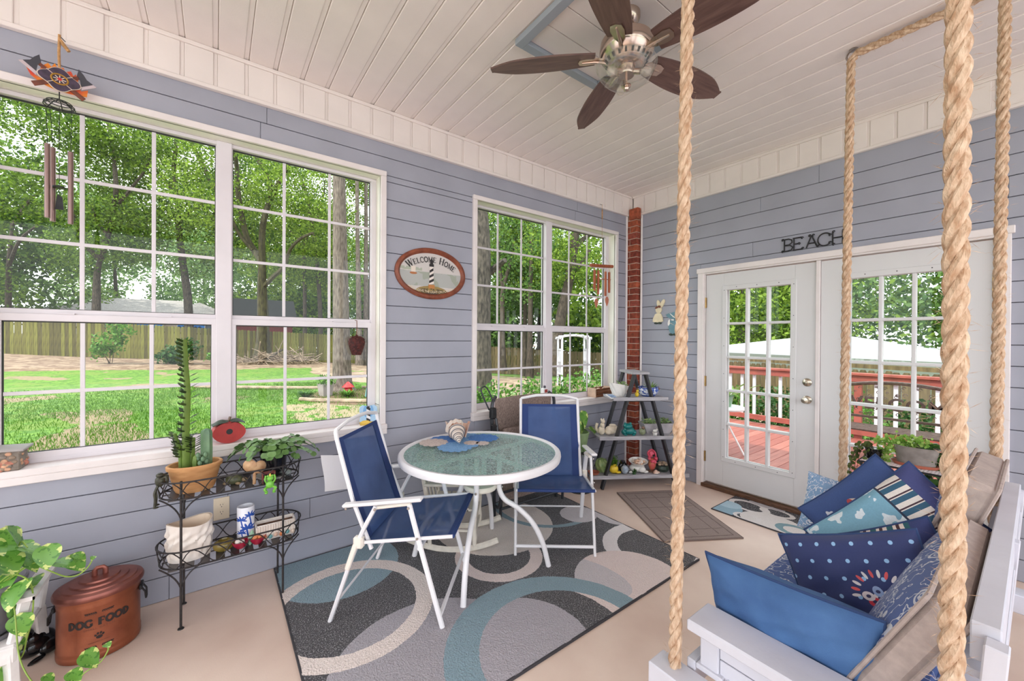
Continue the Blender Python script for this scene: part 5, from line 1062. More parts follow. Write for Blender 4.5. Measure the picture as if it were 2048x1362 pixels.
def cactus_stem(pts, r0, r1, leaves, z0):
    m = MB(); P_ = crv(pts, 6); ridged(m, P_, [r0 + (r1 - r0) * i / len(P_) for i in range(len(P_))]); st = m.build('stem', CG, t)
    n = leaves; C = []; U = []; V = []
    for k in range(n):
        u = z0 + (1 - z0) * (k + .5) / n; p = P_[min(len(P_) - 1, int(u * (len(P_) - 1)))]
        for sd in (0, 2.1, 4.2):
            a = sd + rnd.uniform(-.25, .25); d = np.array([math.cos(a), math.sin(a), .55]); L = rnd.uniform(.015, .026); c_ = np.array(p) + d * (L + r1)
            C.append(c_); U.append(d * L); V.append(np.array([-math.sin(a), math.cos(a), 0.1]) * L * .50)
    link('leaves', quads_mesh('leaves', np.array(C), np.array(U), np.array(V), CL), st)
cactus_stem([(-.038, 0, .11), (-.040, .0, .30), (-.034, 0, .50), (-.042, .0, .66), (-.046, 0, .785)], .016, .010, 60, .12)
cactus_stem([(-.055, .01, .11), (-.062, .015, .20), (-.085, .02, .30)], .013, .007, 16, .35)
cactus_stem([(-.015, .012, .11), (-.012, .015, .2), (-.008, .012, .27)], .012, .007, 14, .4)
m = MB(); ridged(m, crv([(.047, .0, .11), (.048, 0, .2), (.047, 0, .29), (.047, 0, .312)], 4), [.021] * 9 + [.019, .017, .012, .004], 6, 18); st = m.build('stem', CB, t)
m = MB(); ridged(m, [(.006, -.02, .11), (.006, -.02, .15), (.006, -.02, .175), (.006, -.02, .185)], [.013, .014, .011, .003], 4); m.build('stem', CG, t)
for k in range(9):
    a = k * .7; m = MB(); m.ball((.030 + .018 * math.cos(a), -.032 + .018 * math.sin(a), .145 + .02 * (k % 3)), .010, .010, .014, 8, 6); m.build('offset', CB, t)
FROGB = mat('bronze_figure', (82, 82, 66), 0.45, metal=0.4, c2=(52, 50, 44), vs=40)
t = thing('bronze_frog', 'long-limbed bronze frog hanging over the left end of the stand', 'figurine', (0.275, -4.098, 0.735))
m = MB(); m.ball((0, .012, .0), .016, .020, .028); m.ball((.004, .012, .03), .014, .016, .012); m.build('body', FROGB, t)
for sx in (-1, 1):
    m = MB(); m.tube(crv([(sx * .012, .01, .012), (sx * .018, .035, .02), (sx * .016, .04, -.01)], 4), .005, 6); m.build('arm', FROGB, t)
    m = MB(); m.tube(crv([(sx * .012, .005, -.02), (sx * .022, -.006, -.05), (sx * .02, -.004, -.08), (sx * .02, -.006, -.118)], 4), .006, 6); m.ball((sx * .02, -.002, -.12), .010, .012, .005, 8, 6); m.build('leg', FROGB, t)
TURT = mat('mottled_turtle_shell', (92, 96, 66), 0.4, c2=(48, 50, 38), vs=50, bump=.3, bs=90); TSK = mat('turtle_skin', (140, 120, 90), 0.6, var=.2, vs=60)
t = thing('turtle_figurine', 'small mottled green turtle on the upper tier of the stand', 'figurine', (0.215, -3.785, 0.6435), rz=1.0)
m = MB(); m.ball((0, 0, .022), .045, .036, .030, 18, 10); m.build('shell', TURT, t)
m = MB(); m.ball((.052, 0, .020), .016, .012, .011); m.build('head', TSK, t)
for a in ((.035, .03), (.035, -.03), (-.03, .03), (-.03, -.03)): m = MB(); m.ball((a[0], a[1], .008), .014, .009, .008, 8, 6); m.build('foot', TSK, t)
BLK = mat('black_glazed_pot', (24, 24, 28), 0.12)
t = thing('christmas_cactus', 'arching segmented cactus in a black pot on the upper tier', 'potted plant', (0.205, -3.60, 0.6435))
m = MB(); m.lathe([(0, .012), (.055, .012), (.062, .05), (.068, .13), (.072, .148), (.066, .148), (.062, .12), (0, .118)], 24); m.build('pot', BLK, t)
m = MB(); m.lathe([(0, 0), (.075, 0), (.088, .012), (.084, .012), (.07, .004), (0, .004)], 24); m.build('saucer', mat('white_saucer', (230, 226, 220), 0.4), t)
XL = mat('flat_cactus_leaf', (124, 162, 94), 0.45, c2=(84, 120, 60), vs=22)
seg = MB(); seg.grid(lambda u, v: ((u - .5) * .017 * (.45 + .55 * math.sin(PI * (v * .8 + .12))) * 2.1, .026 * v, .002 * math.cos((u - .5) * 6)), 2, 4); segm = seg.mesh('leaf', XL); cnt = 0
for k in range(32):
    a = 2 * PI * k / 32 + rnd.uniform(-.1, .1); L = rnd.uniform(.14, .27) * (1.0 if abs(math.sin(a)) > .5 else .6); hh = rnd.uniform(.03, .10)
    P_ = bez((.01 * math.cos(a), .01 * math.sin(a), .12), (.35 * L * math.cos(a), .35 * L * math.sin(a), .14 + hh * 1.3), (.75 * L * math.cos(a), .75 * L * math.sin(a), .14 + hh), (L * math.cos(a), L * math.sin(a), .10 + rnd.uniform(-.02, .05)), max(4, int(L / .024)))
    for p, q in zip(P_[:-1], P_[1:]):
        d = (q - p).normalized(); x_ = Vector((-math.sin(a), math.cos(a), rnd.uniform(-.5, .5))).normalized(); z_ = x_.cross(d).normalized(); x_ = d.cross(z_)
        Mx = Matrix((x_, d, z_)).transposed().to_4x4(); Mx.translation = p; link('leaf', segm, t, Mx @ S(1.25, 1.15, 1)); cnt += 1
t = thing('mushroom_ornament', 'pair of beige mushroom shapes leaning on the black pot', 'ornament', (0.295, -3.70, 0.6435))
BEI = mat('beige_resin', (206, 170, 130), 0.6, c2=(172, 128, 92), vs=30)
for dy, dz, tl in ((-.018, .105, .5), (.022, .09, -.4)):
    m = MB(); m.lathe([(.0, .0), (.032, .0), (.035, .006), (.028, .014), (.0, .018)], 16, T(.0, dy, dz) @ RY(PI / 2) @ RX(tl)); m.build('cap', BEI, t)
m = MB(); m.tube([(0, 0, 0), (0, .002, .08)], .008, 8); m.build('stem', BEI, t)
t = thing('toy_bench', 'tiny red-brown bench in front of the black pot', 'figurine', (0.315, -3.635, 0.6435)); RB = mat('red_brown_wood', (122, 62, 58), 0.6)
for yy in (-.028, .028): m = MB(); m.b2(-.012, .012, yy - .004, yy + .004, 0, .06, .001); m.build('side', RB, t)
m = MB(); m.b2(-.014, .014, -.03, .03, .028, .034); m.build('seat', RB, t); m = MB(); m.b2(-.014, -.009, -.03, .03, .044, .06); m.build('back', RB, t)
t = thing('frog_figurine', 'bright green little frog hanging on the front rim of the stand', 'figurine', (0.352, -3.632, 0.60)); FG = mat('lime_green_glaze', (120, 190, 74), 0.3); YB = mat('pale_yellow_glaze', (226, 196, 90), .4)
m = MB(); m.ball((0, 0, .045), .014, .021, .022); m.build('body', FG, t); m = MB(); m.ball((.002, 0, .078), .014, .018, .014); hd = m.build('head', FG, t)
for sy in (-1, 1):
    q = MB(); q.ball((.006, sy * .010, .092), .006, .006, .006, 8, 6); q.build('eye', FG, hd)
    m = MB(); m.tube(crv([(.004, sy * .016, .055), (.012, sy * .024, .075), (.004, sy * .020, .095)], 4), .0045, 6); m.build('arm', FG, t)
    m = MB(); m.tube(crv([(.004, sy * .014, .032), (.016, sy * .026, .026), (.010, sy * .016, .008)], 4), .007, 6); m.ball((.014, sy * .018, .004), .010, .009, .005, 8, 6); m.build('leg', FG, t)
m = MB(); m.lathe([(.006, 0), (.004, .012), (0, .016)], 8, T(.004, 0, .09)); m.build('crown', YB, t)
t = thing('glass_jar', 'tiny clear glass jar lying at the right end of the upper tier', 'jar', (0.27, -3.522, 0.662))
m = MB(); m.lathe([(0, 0), (.017, .002), (.018, .04), (.012, .045), (.013, .055)], 14, RX(1.2)); m.build('body', glassmat('jar_glass', (225, 232, 232), dens=.15, dcol=(200, 206, 206)), t)

# ---- lower tier
CERW = mat('white_carved_ceramic', (236, 226, 216), 0.4, bump=0.25, bs=30)
t = thing('ceramic_planter', 'large off-white planter with carved leaf relief on the lower tier', 'planter', (0.205, -3.975, 0.302), rz=PI / 2)
def cerp(u, v):
    a = 2 * PI * u; rl = .006 * math.sin(a * 9 + 6 * math.sin(v * 5)) * math.sin(PI * v) + .005 * math.sin(a * 14 - v * 9) * math.sin(PI * v); r_ = .092 - .006 * (1 - v) + rl
    return (r_ * 1.03 * math.cos(a), r_ * .82 * math.sin(a), .182 * v + (.010 * math.sin(a * 2 + .6) * v))
m = MB(); m.grid(cerp, 80, 26); m.build('pot', CERW, t)
m = MB(); m.grid(lambda u, v: (.082 * 1.03 * math.cos(2 * PI * u) * (1 - .12 * v), .082 * .82 * math.sin(2 * PI * u) * (1 - .12 * v), .18 * (1 - v) + .01 * math.sin(4 * PI * u + .6) * (1 - v) + .02 * v), 40, 4); m.lathe([(.08, .02), (0, .02)], 24, sy=.82); m.grid(lambda u, v: ((.082 + .010 * v) * 1.03 * math.cos(2 * PI * u), (.082 + .010 * v) * .82 * math.sin(2 * PI * u), .181 + .01 * math.sin(4 * PI * u + .6)), 40, 1)
m.build('inside', mat('cream_ceramic_inside', (226, 204, 180), 0.5), t)
OLV = mat('olive_glaze', (140, 120, 56), 0.15, c2=(96, 84, 40), vs=20)
t = thing('olive_pot', 'squat olive glazed pot with round mouth on the lower tier', 'pot', (0.235, -3.832, 0.302))
m = MB(); m.lathe([(0, 0), (.03, 0), (.044, .014), (.047, .03), (.040, .046), (.024, .054), (.022, .05), (.02, .04), (0, .036)], 24, sx=.9, sy=1.05); m.build('body', OLV, t)
CRIM = mat('crimson_glaze', (168, 34, 62), 0.2)
for i, (yy, lb) in enumerate([(-3.760, 'crimson bowl holding a white snail shell on the lower tier'), (-3.682, 'crimson bowl holding an orange shell on the lower tier')]):
    t = thing('trinket_bowl', lb, 'bowl', (0.265, yy, 0.302), group='crimson trinket bowls')
    m = MB(); m.lathe([(0, 0), (.018, 0), (.034, .02), (.040, .038), (.036, .038), (.03, .02), (0, .012)], 20); m.build('bowl', CRIM, t)
    m = MB(); m.lathe([(.0, .0), (.012, .004), (.017, .014), (.012, .024), (.0, .030)], 14, T(0, -.004, .022) @ RX(.5)); m.ball((.006, .010, .034), .011, .010, .010, 10, 8); o = m.build('shell', mat('white_snail_shell', (240, 230, 220), .3) if i == 0 else mat('orange_shell', (226, 140, 90), .3), t)
t = thing('jade_leaf_ornament', 'small green glass leaf standing between the crimson bowls', 'ornament', (0.262, -3.717, 0.302))
m = MB(); m.grid(lambda u, v: (.004 * math.sin(u * 3), (u - .5) * .03 * math.sin(PI * (.1 + .9 * v)), .085 * v), 4, 8, RX(-.15)); m.build('leaf', mat('pale_green_glass', (150, 190, 160), .15), t)
P = Paint('white_vase_with_blue_palms', (236, 236, 242), axes='YZ', grain=.03, rough=.25, jitter=.004, js=60)
BL = (44, 84, 172)
for (py, pz, s_) in ((-.022, .130, 1), (.018, .150, 1.1), (.006, .082, 1.35), (-.02, .06, .8)):
    P.lay(BL, ('rect', py + .004, pz - .035 * s_, .003 * s_, .035 * s_, .18))
    for k in range(6): a = -.3 + k * .74; P.lay(BL, ('el', py + .013 * s_ * math.cos(a), pz + .009 * s_ * math.sin(a), .014 * s_, .0042 * s_, a))
P.lay((150, 180, 226), ('rect', 0, .012, .05, .012), ('noise', 50, .45, 1))
t = thing('palm_vase', 'white cylinder vase painted with blue palm trees on the lower tier', 'vase', (0.19, -3.732, 0.302))
m = MB(); m.lathe([(0, 0), (.040, 0), (.042, .004), (.042, .19), (.040, .196), (.034, .196), (.034, .06), (0, .05)], 32); m.build('body', P.done(), t)
t = thing('trough_planter', 'white ribbed trough with sea shells along its front, lower tier', 'planter', (0.215, -3.592, 0.302), rz=PI / 2)
m = MB(); 
for a in ((-.098, .098, -.042, -.034), (-.098, .098, .034, .042), (-.098, -.090, -.042, .042), (.090, .098, -.042, .042)): m.b2(*a, .0, .088, .002)
m.b2(-.095, .095, -.04, .04, 0, .02)
for k in range(16): m.tube([(-.092 + .0123 * k, -.044, .03), (-.092 + .0123 * k, -.044, .084)], .0042, 6)
m.build('trough', CERW, t)
m = MB(); m.b2(-.09, .09, -.035, .035, .06, .070); m.build('soil', SOIL, t)
for k in range(7):
    m = MB(); m.lathe([(0, 0), (.012, .002), (.009, .012), (0, .018)], 9, T(-.085 + .028 * k, -.048, .018 + .005 * (k % 2)) @ RX(1.2)); m.build('shell', [SHELLC, mat('orange_shell', (226, 140, 90), .3), mat('teal_shell', (120, 176, 180), .35)][k % 3], t)

# ================================================================== DOG FOOD BIN
COP = mat('brushed_copper', (172, 106, 78), 0.36, metal=0.8, c2=(138, 80, 60), vs=9, bump=.03, bs=80); COPD = mat('dark_copper_lid', (158, 98, 84), 0.38, metal=0.7, c2=(122, 72, 64), vs=12); INK = mat('black_stencil_ink', (40, 30, 28), .7)
BINC = (0.225, -4.30); BA, BB = .125, .140
t = thing('dog_food_bin', 'oval copper lidded bin lettered DOG FOOD', 'bin', (BINC[0], BINC[1], 0))
m = MB(); m.lathe([(0, .004), (.985, .004), (1.0, .012), (1.0, .028), (.985, .034), (1.005, .042), (.985, .05), (.985, .235), (1.0, .243), (.985, .251), (1.0, .262), (1.0, .285)], 56, sx=BA, sy=BB); m.build('body', COP, t)
m = MB(); m.lathe([(1.0, .272), (1.07, .272), (1.085, .278), (1.085, .288), (1.05, .297), (.92, .302), (.90, .308), (.72, .311), (.70, .318), (.50, .320), (.48, .327), (.0, .330)], 56, sx=BA, sy=BB); lid = m.build('lid', COPD, t)
m = MB(); m.tube([(0, -.018, .329), (0, -.018, .352), (0, -.010, .362), (0, .010, .362), (0, .018, .352), (0, .018, .329)], .010, 8, flat=.5); m.build('lid_handle', COPD, lid)
for sg in (-1, 1):
    m = MB(); m.tube([(-.02, sg * (BB + .004), .225), (-.02, sg * (BB + .018), .20), (-.012, sg * (BB + .02), .165), (.012, sg * (BB + .02), .165), (.02, sg * (BB + .018), .20), (.02, sg * (BB + .004), .225)], .004, 6); m.box(0, sg * (BB + .002), .228, .06, .012, .022, None, .003); m.build('side_handle', BLACKM, t)
# serif letters from strokes
def glyph(ch):
    a = lambda cx, cy, rx, ry, a0, a1, n=14: [(cx + rx * math.cos(rad(a0 + (a1 - a0) * i / n)), cy + ry * math.sin(rad(a0 + (a1 - a0) * i / n))) for i in range(n + 1)]
    G = {'D': ([([(.12, 0), (.12, 1)], 2), (a(.12, .5, .5, .47, 90, -90), 1.5)], [(.05, .3, 0), (.05, .3, 1)], .7), 'O': ([(a(.38, .5, .36, .48, 0, 360, 24), 1.6)], [], .76), 'G': ([(a(.38, .5, .36, .48, 40, 320, 22), 1.6), ([(.66, .42), (.66, .14)], 1.6)], [(.5, .78, .42)], .78), 'F': ([([(.12, 0), (.12, 1)], 2), ([(.12, .97), (.56, .97)], .8), ([(.12, .52), (.46, .52)], .8), ([(.55, .98), (.55, .80)], .8)], [(.02, .3, 0)], .6),
         'W': ([([(.04, 1), (.27, 0)], 1.7), ([(.27, 0), (.48, .9)], .7), ([(.46, .95), (.70, 0)], 1.7), ([(.70, 0), (.92, 1)], .7)], [(-.06, .16, 1), (.82, 1.02, 1), (.38, .56, 1)], 1.0), 'E': ([([(.12, 0), (.12, 1)], 1.6), ([(.12, .98), (.55, .98)], .7), ([(.12, .52), (.45, .52)], .7), ([(.12, .02), (.58, .02)], .7), ([(.56, .98), (.56, .82)], .6), ([(.58, .02), (.58, .2)], .6)], [], .66), 'L': ([([(.12, 0), (.12, 1)], 1.6), ([(.12, .02), (.55, .02)], .7), ([(.55, .02), (.55, .22)], .6)], [(.02, .24, 1)], .6), 'C': ([(a(.40, .5, .36, .49, 50, 310, 20), 1.3), ([(.64, .72), (.64, .95)], .6)], [], .72),
         'M': ([([(.12, 0), (.12, 1)], .7), ([(.12, 1), (.44, .1)], 1.5), ([(.44, .1), (.76, 1)], .7), ([(.78, 0), (.78, 1)], 1.6)], [(.02, .22, 0), (.66, .9, 0), (.04, .2, 1), (.7, .88, 1)], .92), 'H': ([([(.14, 0), (.14, 1)], 1.6), ([(.68, 0), (.68, 1)], 1.6), ([(.14, .52), (.68, .52)], .7)], [(.03, .26, 0), (.03, .26, 1), (.56, .8, 0), (.56, .8, 1)], .84)}
    return G[ch]
def text_polys(s, h, bold, gap=.12):
    """list of quads (4 points) of the strokes in a line of text, centred on x"""
    out, x = [], 0.0; bw = bold
    for ch in s:
        k = 1.0
        if ch == ' ': x += .45 * h; continue
        if ch.islower(): k = .8
        st, se, w_ = glyph(ch.upper()); hh = h * k
        for pl_, wt in st:
            for p, q in zip(pl_[:-1], pl_[1:]):
                d = Vector((q[0] - p[0], q[1] - p[1])); L = d.length
                if L < 1e-6: continue
                d /= L; n_ = Vector((-d.y, d.x)) * bw * wt / 2; e = d * bw * .3
                out.append([(x + (p[0] - e.x + n_.x) * hh, (p[1] - e.y + n_.y) * hh), (x + (p[0] - e.x - n_.x) * hh, (p[1] - e.y - n_.y) * hh), (x + (q[0] + e.x - n_.x) * hh, (q[1] + e.y - n_.y) * hh), (x + (q[0] + e.x + n_.x) * hh, (q[1] + e.y + n_.y) * hh)])
        for (a, b_, y) in se:
            c_ = bw * .35; out.append([(x + a * hh, (y - c_) * hh), (x + b_ * hh, (y - c_) * hh), (x + b_ * hh, (y + c_) * hh), (x + a * hh, (y + c_) * hh)])
        x += (w_ + gap) * hh
    W_ = x - gap * h
    return [[(px - W_ / 2, py) for px, py in q] for q in out], W_
def bin_pt(u, z, o=.0012):
    a = .13 + u / .132; c_, s_ = math.cos(a), math.sin(a); return ((BA * .985 + o) * c_, (BB * .985 + o) * s_, z)
def bin_poly(m, polys, z0, sub=3):
    for k_, q in enumerate(polys):
        o = .0012 + .00003 * (k_ % 9)
        a, b_, c_, d = [Vector(p) for p in q]
        m.grid(lambda u, v: bin_pt((a.lerp(d, u)).lerp(b_.lerp(c_, u), v).x, z0 + (a.lerp(d, u)).lerp(b_.lerp(c_, u), v).y, o), sub, 1)
m = MB(); q, _ = text_polys('DOG FOOD', .030, .17, .16); bin_poly(m, q, .158); m.build('lettering', INK, t)
def sprig(z, up_):
    m = MB(); qs = []
    for k in range(-6, 7):
        if k == 0: continue
        x = .0062 * k; sg = 1 if k > 0 else -1
        for s2 in (-1, 1): qs.append([(x, 0), (x + sg * .004, s2 * .0045 + .002), (x + sg * .0085, s2 * .0065), (x + sg * .0045, s2 * .0008)])
    qs.append([(-.04, -.0007), (.04, -.0007), (.04, .0007), (-.04, .0007)]); bin_poly(m, qs, z, 2); m.build('laurel_print', INK, t)
sprig(.212, 1); sprig(.062, -1)
FNT = mat('faint_print', (120, 66, 46), .6)
me = text_mesh('SMALL BATCH', .0135, 0, 0, 1.15)
for v in me.vertices: p = bin_pt(v.co.x, .141 + v.co.y, .0012); v.co = p
me.materials.clear(); me.materials.append(FNT); link('small_print', me, t)
m = MB(); qs = [[(-.032 + .0046 * k, 0), (-.029 + .0046 * k, 0), (-.029 + .0046 * k, .0035), (-.032 + .0046 * k, .0035)] for k in range(14)]; bin_poly(m, qs, .082, 1); m.build('small_print', FNT, t)
m = MB()
def blob(cx, cz, rx, rz, rot=0): 
    n_ = 14; pts = []
    for k in range(n_): a = 2 * PI * k / n_; x, y = rx * math.cos(a), rz * math.sin(a); pts.append(bin_pt(cx + x * math.cos(rot) - y * math.sin(rot), cz + x * math.sin(rot) + y * math.cos(rot), .0013))
    m.add(pts, [tuple(range(n_))])
blob(0, .104, .010, .0075); blob(-.0115, .113, .0035, .005, .5); blob(-.0045, .1195, .0035, .0055, .15); blob(.0045, .1195, .0035, .0055, -.15); blob(.0115, .113, .0035, .005, -.5); m.build('paw_print', INK, t)

# ================================================================== POTHOS ON THE WHITE CHAIR, BLACK FROG
WPLA = mat('white_resin', (236, 232, 230), 0.45, var=.04, vs=20)
t = thing('resin_chair', 'small white resin chair serving as plant perch at the left edge', 'chair', (0.30, -4.66, 0))
m = MB(); m.b2(-.17, .17, -.22, .17, .215, .24, .008); m.b2(.15, .175, -.22, .17, .17, .235, .006); m.build('seat', WPLA, t)
for sx in (-.15, .15):
    for sy in (-.2, .15): m = MB(); m.bar((sx * 1.1, sy * 1.08, 0), (sx, sy, .22), .032, .045, .005); m.build('leg', WPLA, t)
m = MB(); m.bar((.14, .155, .23), (.12, .185, .405), .022, .035, .004); m.build('arm_post', WPLA, t)
m = MB(); m.bar((-.12, .16, .23), (-.10, .185, .405), .022, .035, .004); m.build('arm_post', WPLA, t)
m = MB(); m.grid(lambda u, v: (-.16 + .33 * u, .165 + .05 * v, .408 + .010 * math.sin(PI * v) - .012 * (u - .5) ** 2), 10, 4); m.grid(lambda u, v: (-.16 + .33 * u, .165 + .05 * v, .396), 10, 4); m.b2(-.16, .17, .163, .17, .396, .41); m.b2(-.16, .17, .212, .217, .396, .41); m.b2(.165, .17, .165, .217, .396, .412); m.build('arm', WPLA, t)
for k in range(3): m = MB(); m.bar((-.165, -.2 + .09 * k, .22), (-.20, -.2 + .09 * k, .55), .008, .05); m.build('slat', WPLA, t)
GPOT = mat('grey_plastic_pot', (120, 116, 122), 0.6, var=.06, vs=20)
t = thing('pothos_plant', 'trailing variegated pothos in a grey pot at the left edge', 'potted plant', (0.335, -4.615, 0.2415))
m = MB(); m.lathe([(0, .015), (.085, .015), (.115, .19), (.122, .195), (.122, .21), (.114, .21), (.108, .18), (0, .175)], 28); m.build('pot', GPOT, t)
m = MB(); m.lathe([(0, 0), (.105, 0), (.118, .022), (.112, .022), (.098, .006), (0, .006)], 28); m.build('saucer', GPOT, t)
P = Paint('variegated_pothos_leaf', (104, 156, 62), grain=.1, gs=40, rough=.35); P.lay((206, 218, 130), ('noise', 2.0, .57, 1.0, 4)).lay((74, 128, 44), ('noise', 3, 0, .42, 2)); PL = P.done()
VINE = mat('vine_stem', (140, 168, 72), .5)
def heart(u, v):
    x = (u - .5) * 2; w_ = .46 * (math.sin(PI * v ** .62)) ** .8 if v > 0 else 0
    return (x * w_, v - .12 * (abs(x) ** 1.5) * (1 - v) * 1.4, .16 * abs(x) * w_ * 1.2 - .18 * v * v)
q = MB(); q.grid(heart, 6, 9); HM = q.mesh('leaf', PL)
def put_leaf(par, off, p, size, yawd, pitch, roll=0.0, me=None):
    M_ = T(p[0] - off[0], p[1] - off[1], p[2] - off[2]) @ RZ(yawd) @ RX(pitch) @ RY(roll) @ S(size, size, size) @ T(0, -.4, 0); return link('leaf', me or HM, par, M_)
PO = (0.335, -4.615, 0.2415); k_ = random.Random(2)
for i, (x, y, z, s_) in enumerate([(0.38, -4.51, 0.617, 48), (0.42, -4.464, 0.583, 30), (0.46, -4.51, 0.568, 40), (0.38, -4.539, 0.465, 34), (0.42, -4.469, 0.536, 34), (0.46, -4.411, 0.555, 32), (0.38, -4.444, 0.551, 20), (0.42, -4.402, 0.557, 24), (0.46, -4.495, 0.434, 40), (0.38, -4.468, 0.435, 26), (0.42, -4.502, 0.34, 24), (0.46, -4.48, 0.306, 30), (0.38, -4.513, 0.202, 26), (0.42, -4.518, 0.18, 26), (0.46, -4.527, 0.128, 26), (0.38, -4.348, 0.471, 30), (0.42, -4.328, 0.508, 18), (0.44, -4.369, 0.502, 28), (0.41, -4.292, 0.486, 8), (0.62, -4.263, 0.171, 34), (0.62, -4.214, 0.205, 14), (0.62, -4.304, 0.125, 26), (0.62, -4.372, 0.144, 22), (0.46, -4.55, 0.643, 40), (0.38, -4.567, 0.515, 44), (0.33, -4.53, .56, 40), (.30, -4.56, .60, 36)]):
    out_ = (x > .6) or i in (15, 16, 17, 5, 7)
    put_leaf(t, PO, (x, y, z), s_ * .0027 * (.8 if x > .6 else 1), k_.uniform(-.5, .5) + (-.9 if out_ else -1.2 + k_.uniform(-.6, .6)), rad(-35 + k_.uniform(-30, 40)) if not (z < .36 and x < .6) else rad(-75), k_.uniform(-.4, .4))
for v in [[(.36, -4.58, .43), (0.40, -4.506, 0.493), (0.42, -4.467, 0.523), (0.42, -4.42, 0.483), (0.42, -4.371, 0.439), (0.42, -4.335, 0.432), (0.42, -4.306, 0.454), (0.41, -4.29, 0.485)], [(.36, -4.57, .43), (0.42, -4.467, 0.519), (0.42, -4.427, 0.516), (0.42, -4.378, 0.487), (0.42, -4.343, 0.488)], [(.36, -4.58, .43), (0.42, -4.518, 0.497), (0.44, -4.467, 0.469), (0.44, -4.453, 0.393), (0.44, -4.459, 0.293), (0.43, -4.473, 0.229), (0.42, -4.486, 0.164), (0.42, -4.518, 0.12)], [(.38, -4.56, .44), (.46, -4.50, .40), (.55, -4.46, .22), (.60, -4.40, .11), (0.62, -4.355, 0.098), (0.62, -4.303, 0.099), (0.62, -4.277, 0.125), (0.62, -4.236, 0.144), (0.62, -4.213, 0.183), (0.62, -4.217, 0.204)], [(.34, -4.6, .42), (0.39, -4.518, 0.537), (0.39, -4.499, 0.61), (0.42, -4.473, 0.592)], [(.33, -4.6, .42), (.36, -4.56, .52), (.42, -4.53, .56), (.46, -4.55, .63)]]:
    m = MB(); m.tube(crv([(a - PO[0], b_ - PO[1], c_ - PO[2]) for a, b_, c_ in v], 5), .0026, 5); m.build('vine', VINE, t)
BLC = mat('glossy_black_ceramic', (22, 22, 24), .08)
t = thing('ceramic_frog', 'glossy black ceramic frog crouching beside the copper bin', 'figurine', (0.13, -4.525, 0), rz=-.6)
m = MB(); m.ball((0, 0, .05), .075, .058, .05, 20, 12); m.ball((.01, 0, .085), .05, .045, .04, 16, 10); m.build('body', BLC, t)
m = MB(); m.ball((.045, 0, .115), .034, .036, .026, 14, 10); hd = m.build('head', BLC, t)
for sy in (-1, 1):
    q = MB(); q.ball((.045, sy * .02, .142), .012, .012, .012, 10, 8); q.build('eye', BLC, hd); m = MB(); m.ball((-.02, sy * .055, .03), .05, .022, .032, 12, 8); m.ball((.045, sy * .06, .008), .035, .014, .009, 10, 6); m.build('leg', BLC, t)

# ================================================================== A-FRAME LADDER SHELF
LAD = (0.534, -0.575, 0.0); LRZ = rad(58.0)
BKW = mat('black_painted_wood', (44, 44, 48), 0.55, var=.1, vs=20); GSH = mat('weathered_grey_board', (186, 184, 188), 0.8, c2=(150, 148, 154), vs=14, stretch=(.6, 5, 5), bump=.2, bs=50)
t = thing('ladder_shelf', 'black A-frame ladder shelf with grey boards across the corner', 'shelf', LAD, LRZ)
for yy in (0.0, 0.30):
    for sx in (-1, 1):
        m = MB(); m.bar((sx * .372, yy, 0), (sx * .055, yy, 1.105), .058, .022, .003, roll=(PI / 2 if False else 0)); m.build('leg', BKW, t)
m = MB(); m.b2(-.085, .085, -.03, .335, 1.105, 1.128, .003); m.build('top_board', GSH, t)
for hl, z in ((.49, .118), (.405, .492), (.272, .868)):
    m = MB(); m.b2(-hl, hl, .014, .285, z - .012, z + .010, .003); s_ = m.build('shelf_board', GSH, t)
    m = MB(); m.b2(-hl, hl, -.034, -.012, z - .016, z + .018, .002); m.build('front_lip', GSH, s_)
    for yy in (.05, .25): m = MB(); w_ = .372 - (z - .02) / 1.105 * .317; m.b2(-w_, w_, yy - .012, yy + .012, z - .034, z - .012); m.build('bearer', BKW, t)
def lad(x, y, z): c_, s_ = math.cos(LRZ), math.sin(LRZ); return (LAD[0] + x * c_ - y * s_, LAD[1] + x * s_ + y * c_, z)
Z1, Z2, Z3 = .1285, .5025, .8785
def thg(n, l, c, x, y, z, dr=0.0, group=None): return thing(n, l, c, lad(x, y, z), LRZ + dr, group)
SUC = leafmat('succulent_leaf', (110, 150, 90), (176, 196, 130), .2); WCER = mat('white_glazed_ceramic', (238, 236, 230), .25); CREAM = mat('cream_stone_figure', (230, 216, 194), .7, var=.08, vs=30)
def tuft(par, blobs, n, size, m_=SUC, flat=.45): return foliage('leaves', blobs, n, size, m_, par, flat=flat, shell=.1)
# top shelf
t = thg('shell_planter', 'white swirled shell-shaped planter with succulents on the top board', 'planter', -.175, .10, Z3)
def shl(u, v):
    a = 2 * PI * u; r_ = .045 + .055 * v ** .8; k = 1 + .05 * math.sin(10 * a + 8 * v); return (r_ * k * math.cos(a) * 1.0, r_ * k * .72 * math.sin(a), .115 * v + .022 * v * math.cos(a + 2.6))
m = MB(); m.grid(shl, 60, 14); m.lathe([(.045, 0), (0, 0)], 16, sy=.72); m.build('bowl', WCER, t); m = MB(); m.lathe([(.088, .095), (0, .1)], 16, sy=.7); m.build('soil', SOIL, t); tuft(t, [(.03, 0, .115, .05, .04, .02)], 90, .014)
t = thg('yellow_chick', 'tiny yellow chick between the two planters of the top board', 'figurine', -.008, .05, Z3); YEL = mat('yellow_glaze', (238, 204, 56), .3)
m = MB(); m.ball((0, 0, .025), .020, .018, .024); m.build('body', YEL, t); m = MB(); m.ball((.004, -.004, .058), .014); m.build('head', YEL, t); m = MB(); m.lathe([(.004, 0), (0, .008)], 6, T(.004, -.018, .056) @ RX(PI / 2)); m.build('beak', mat('orange_shell', (226, 140, 90), .3), t)
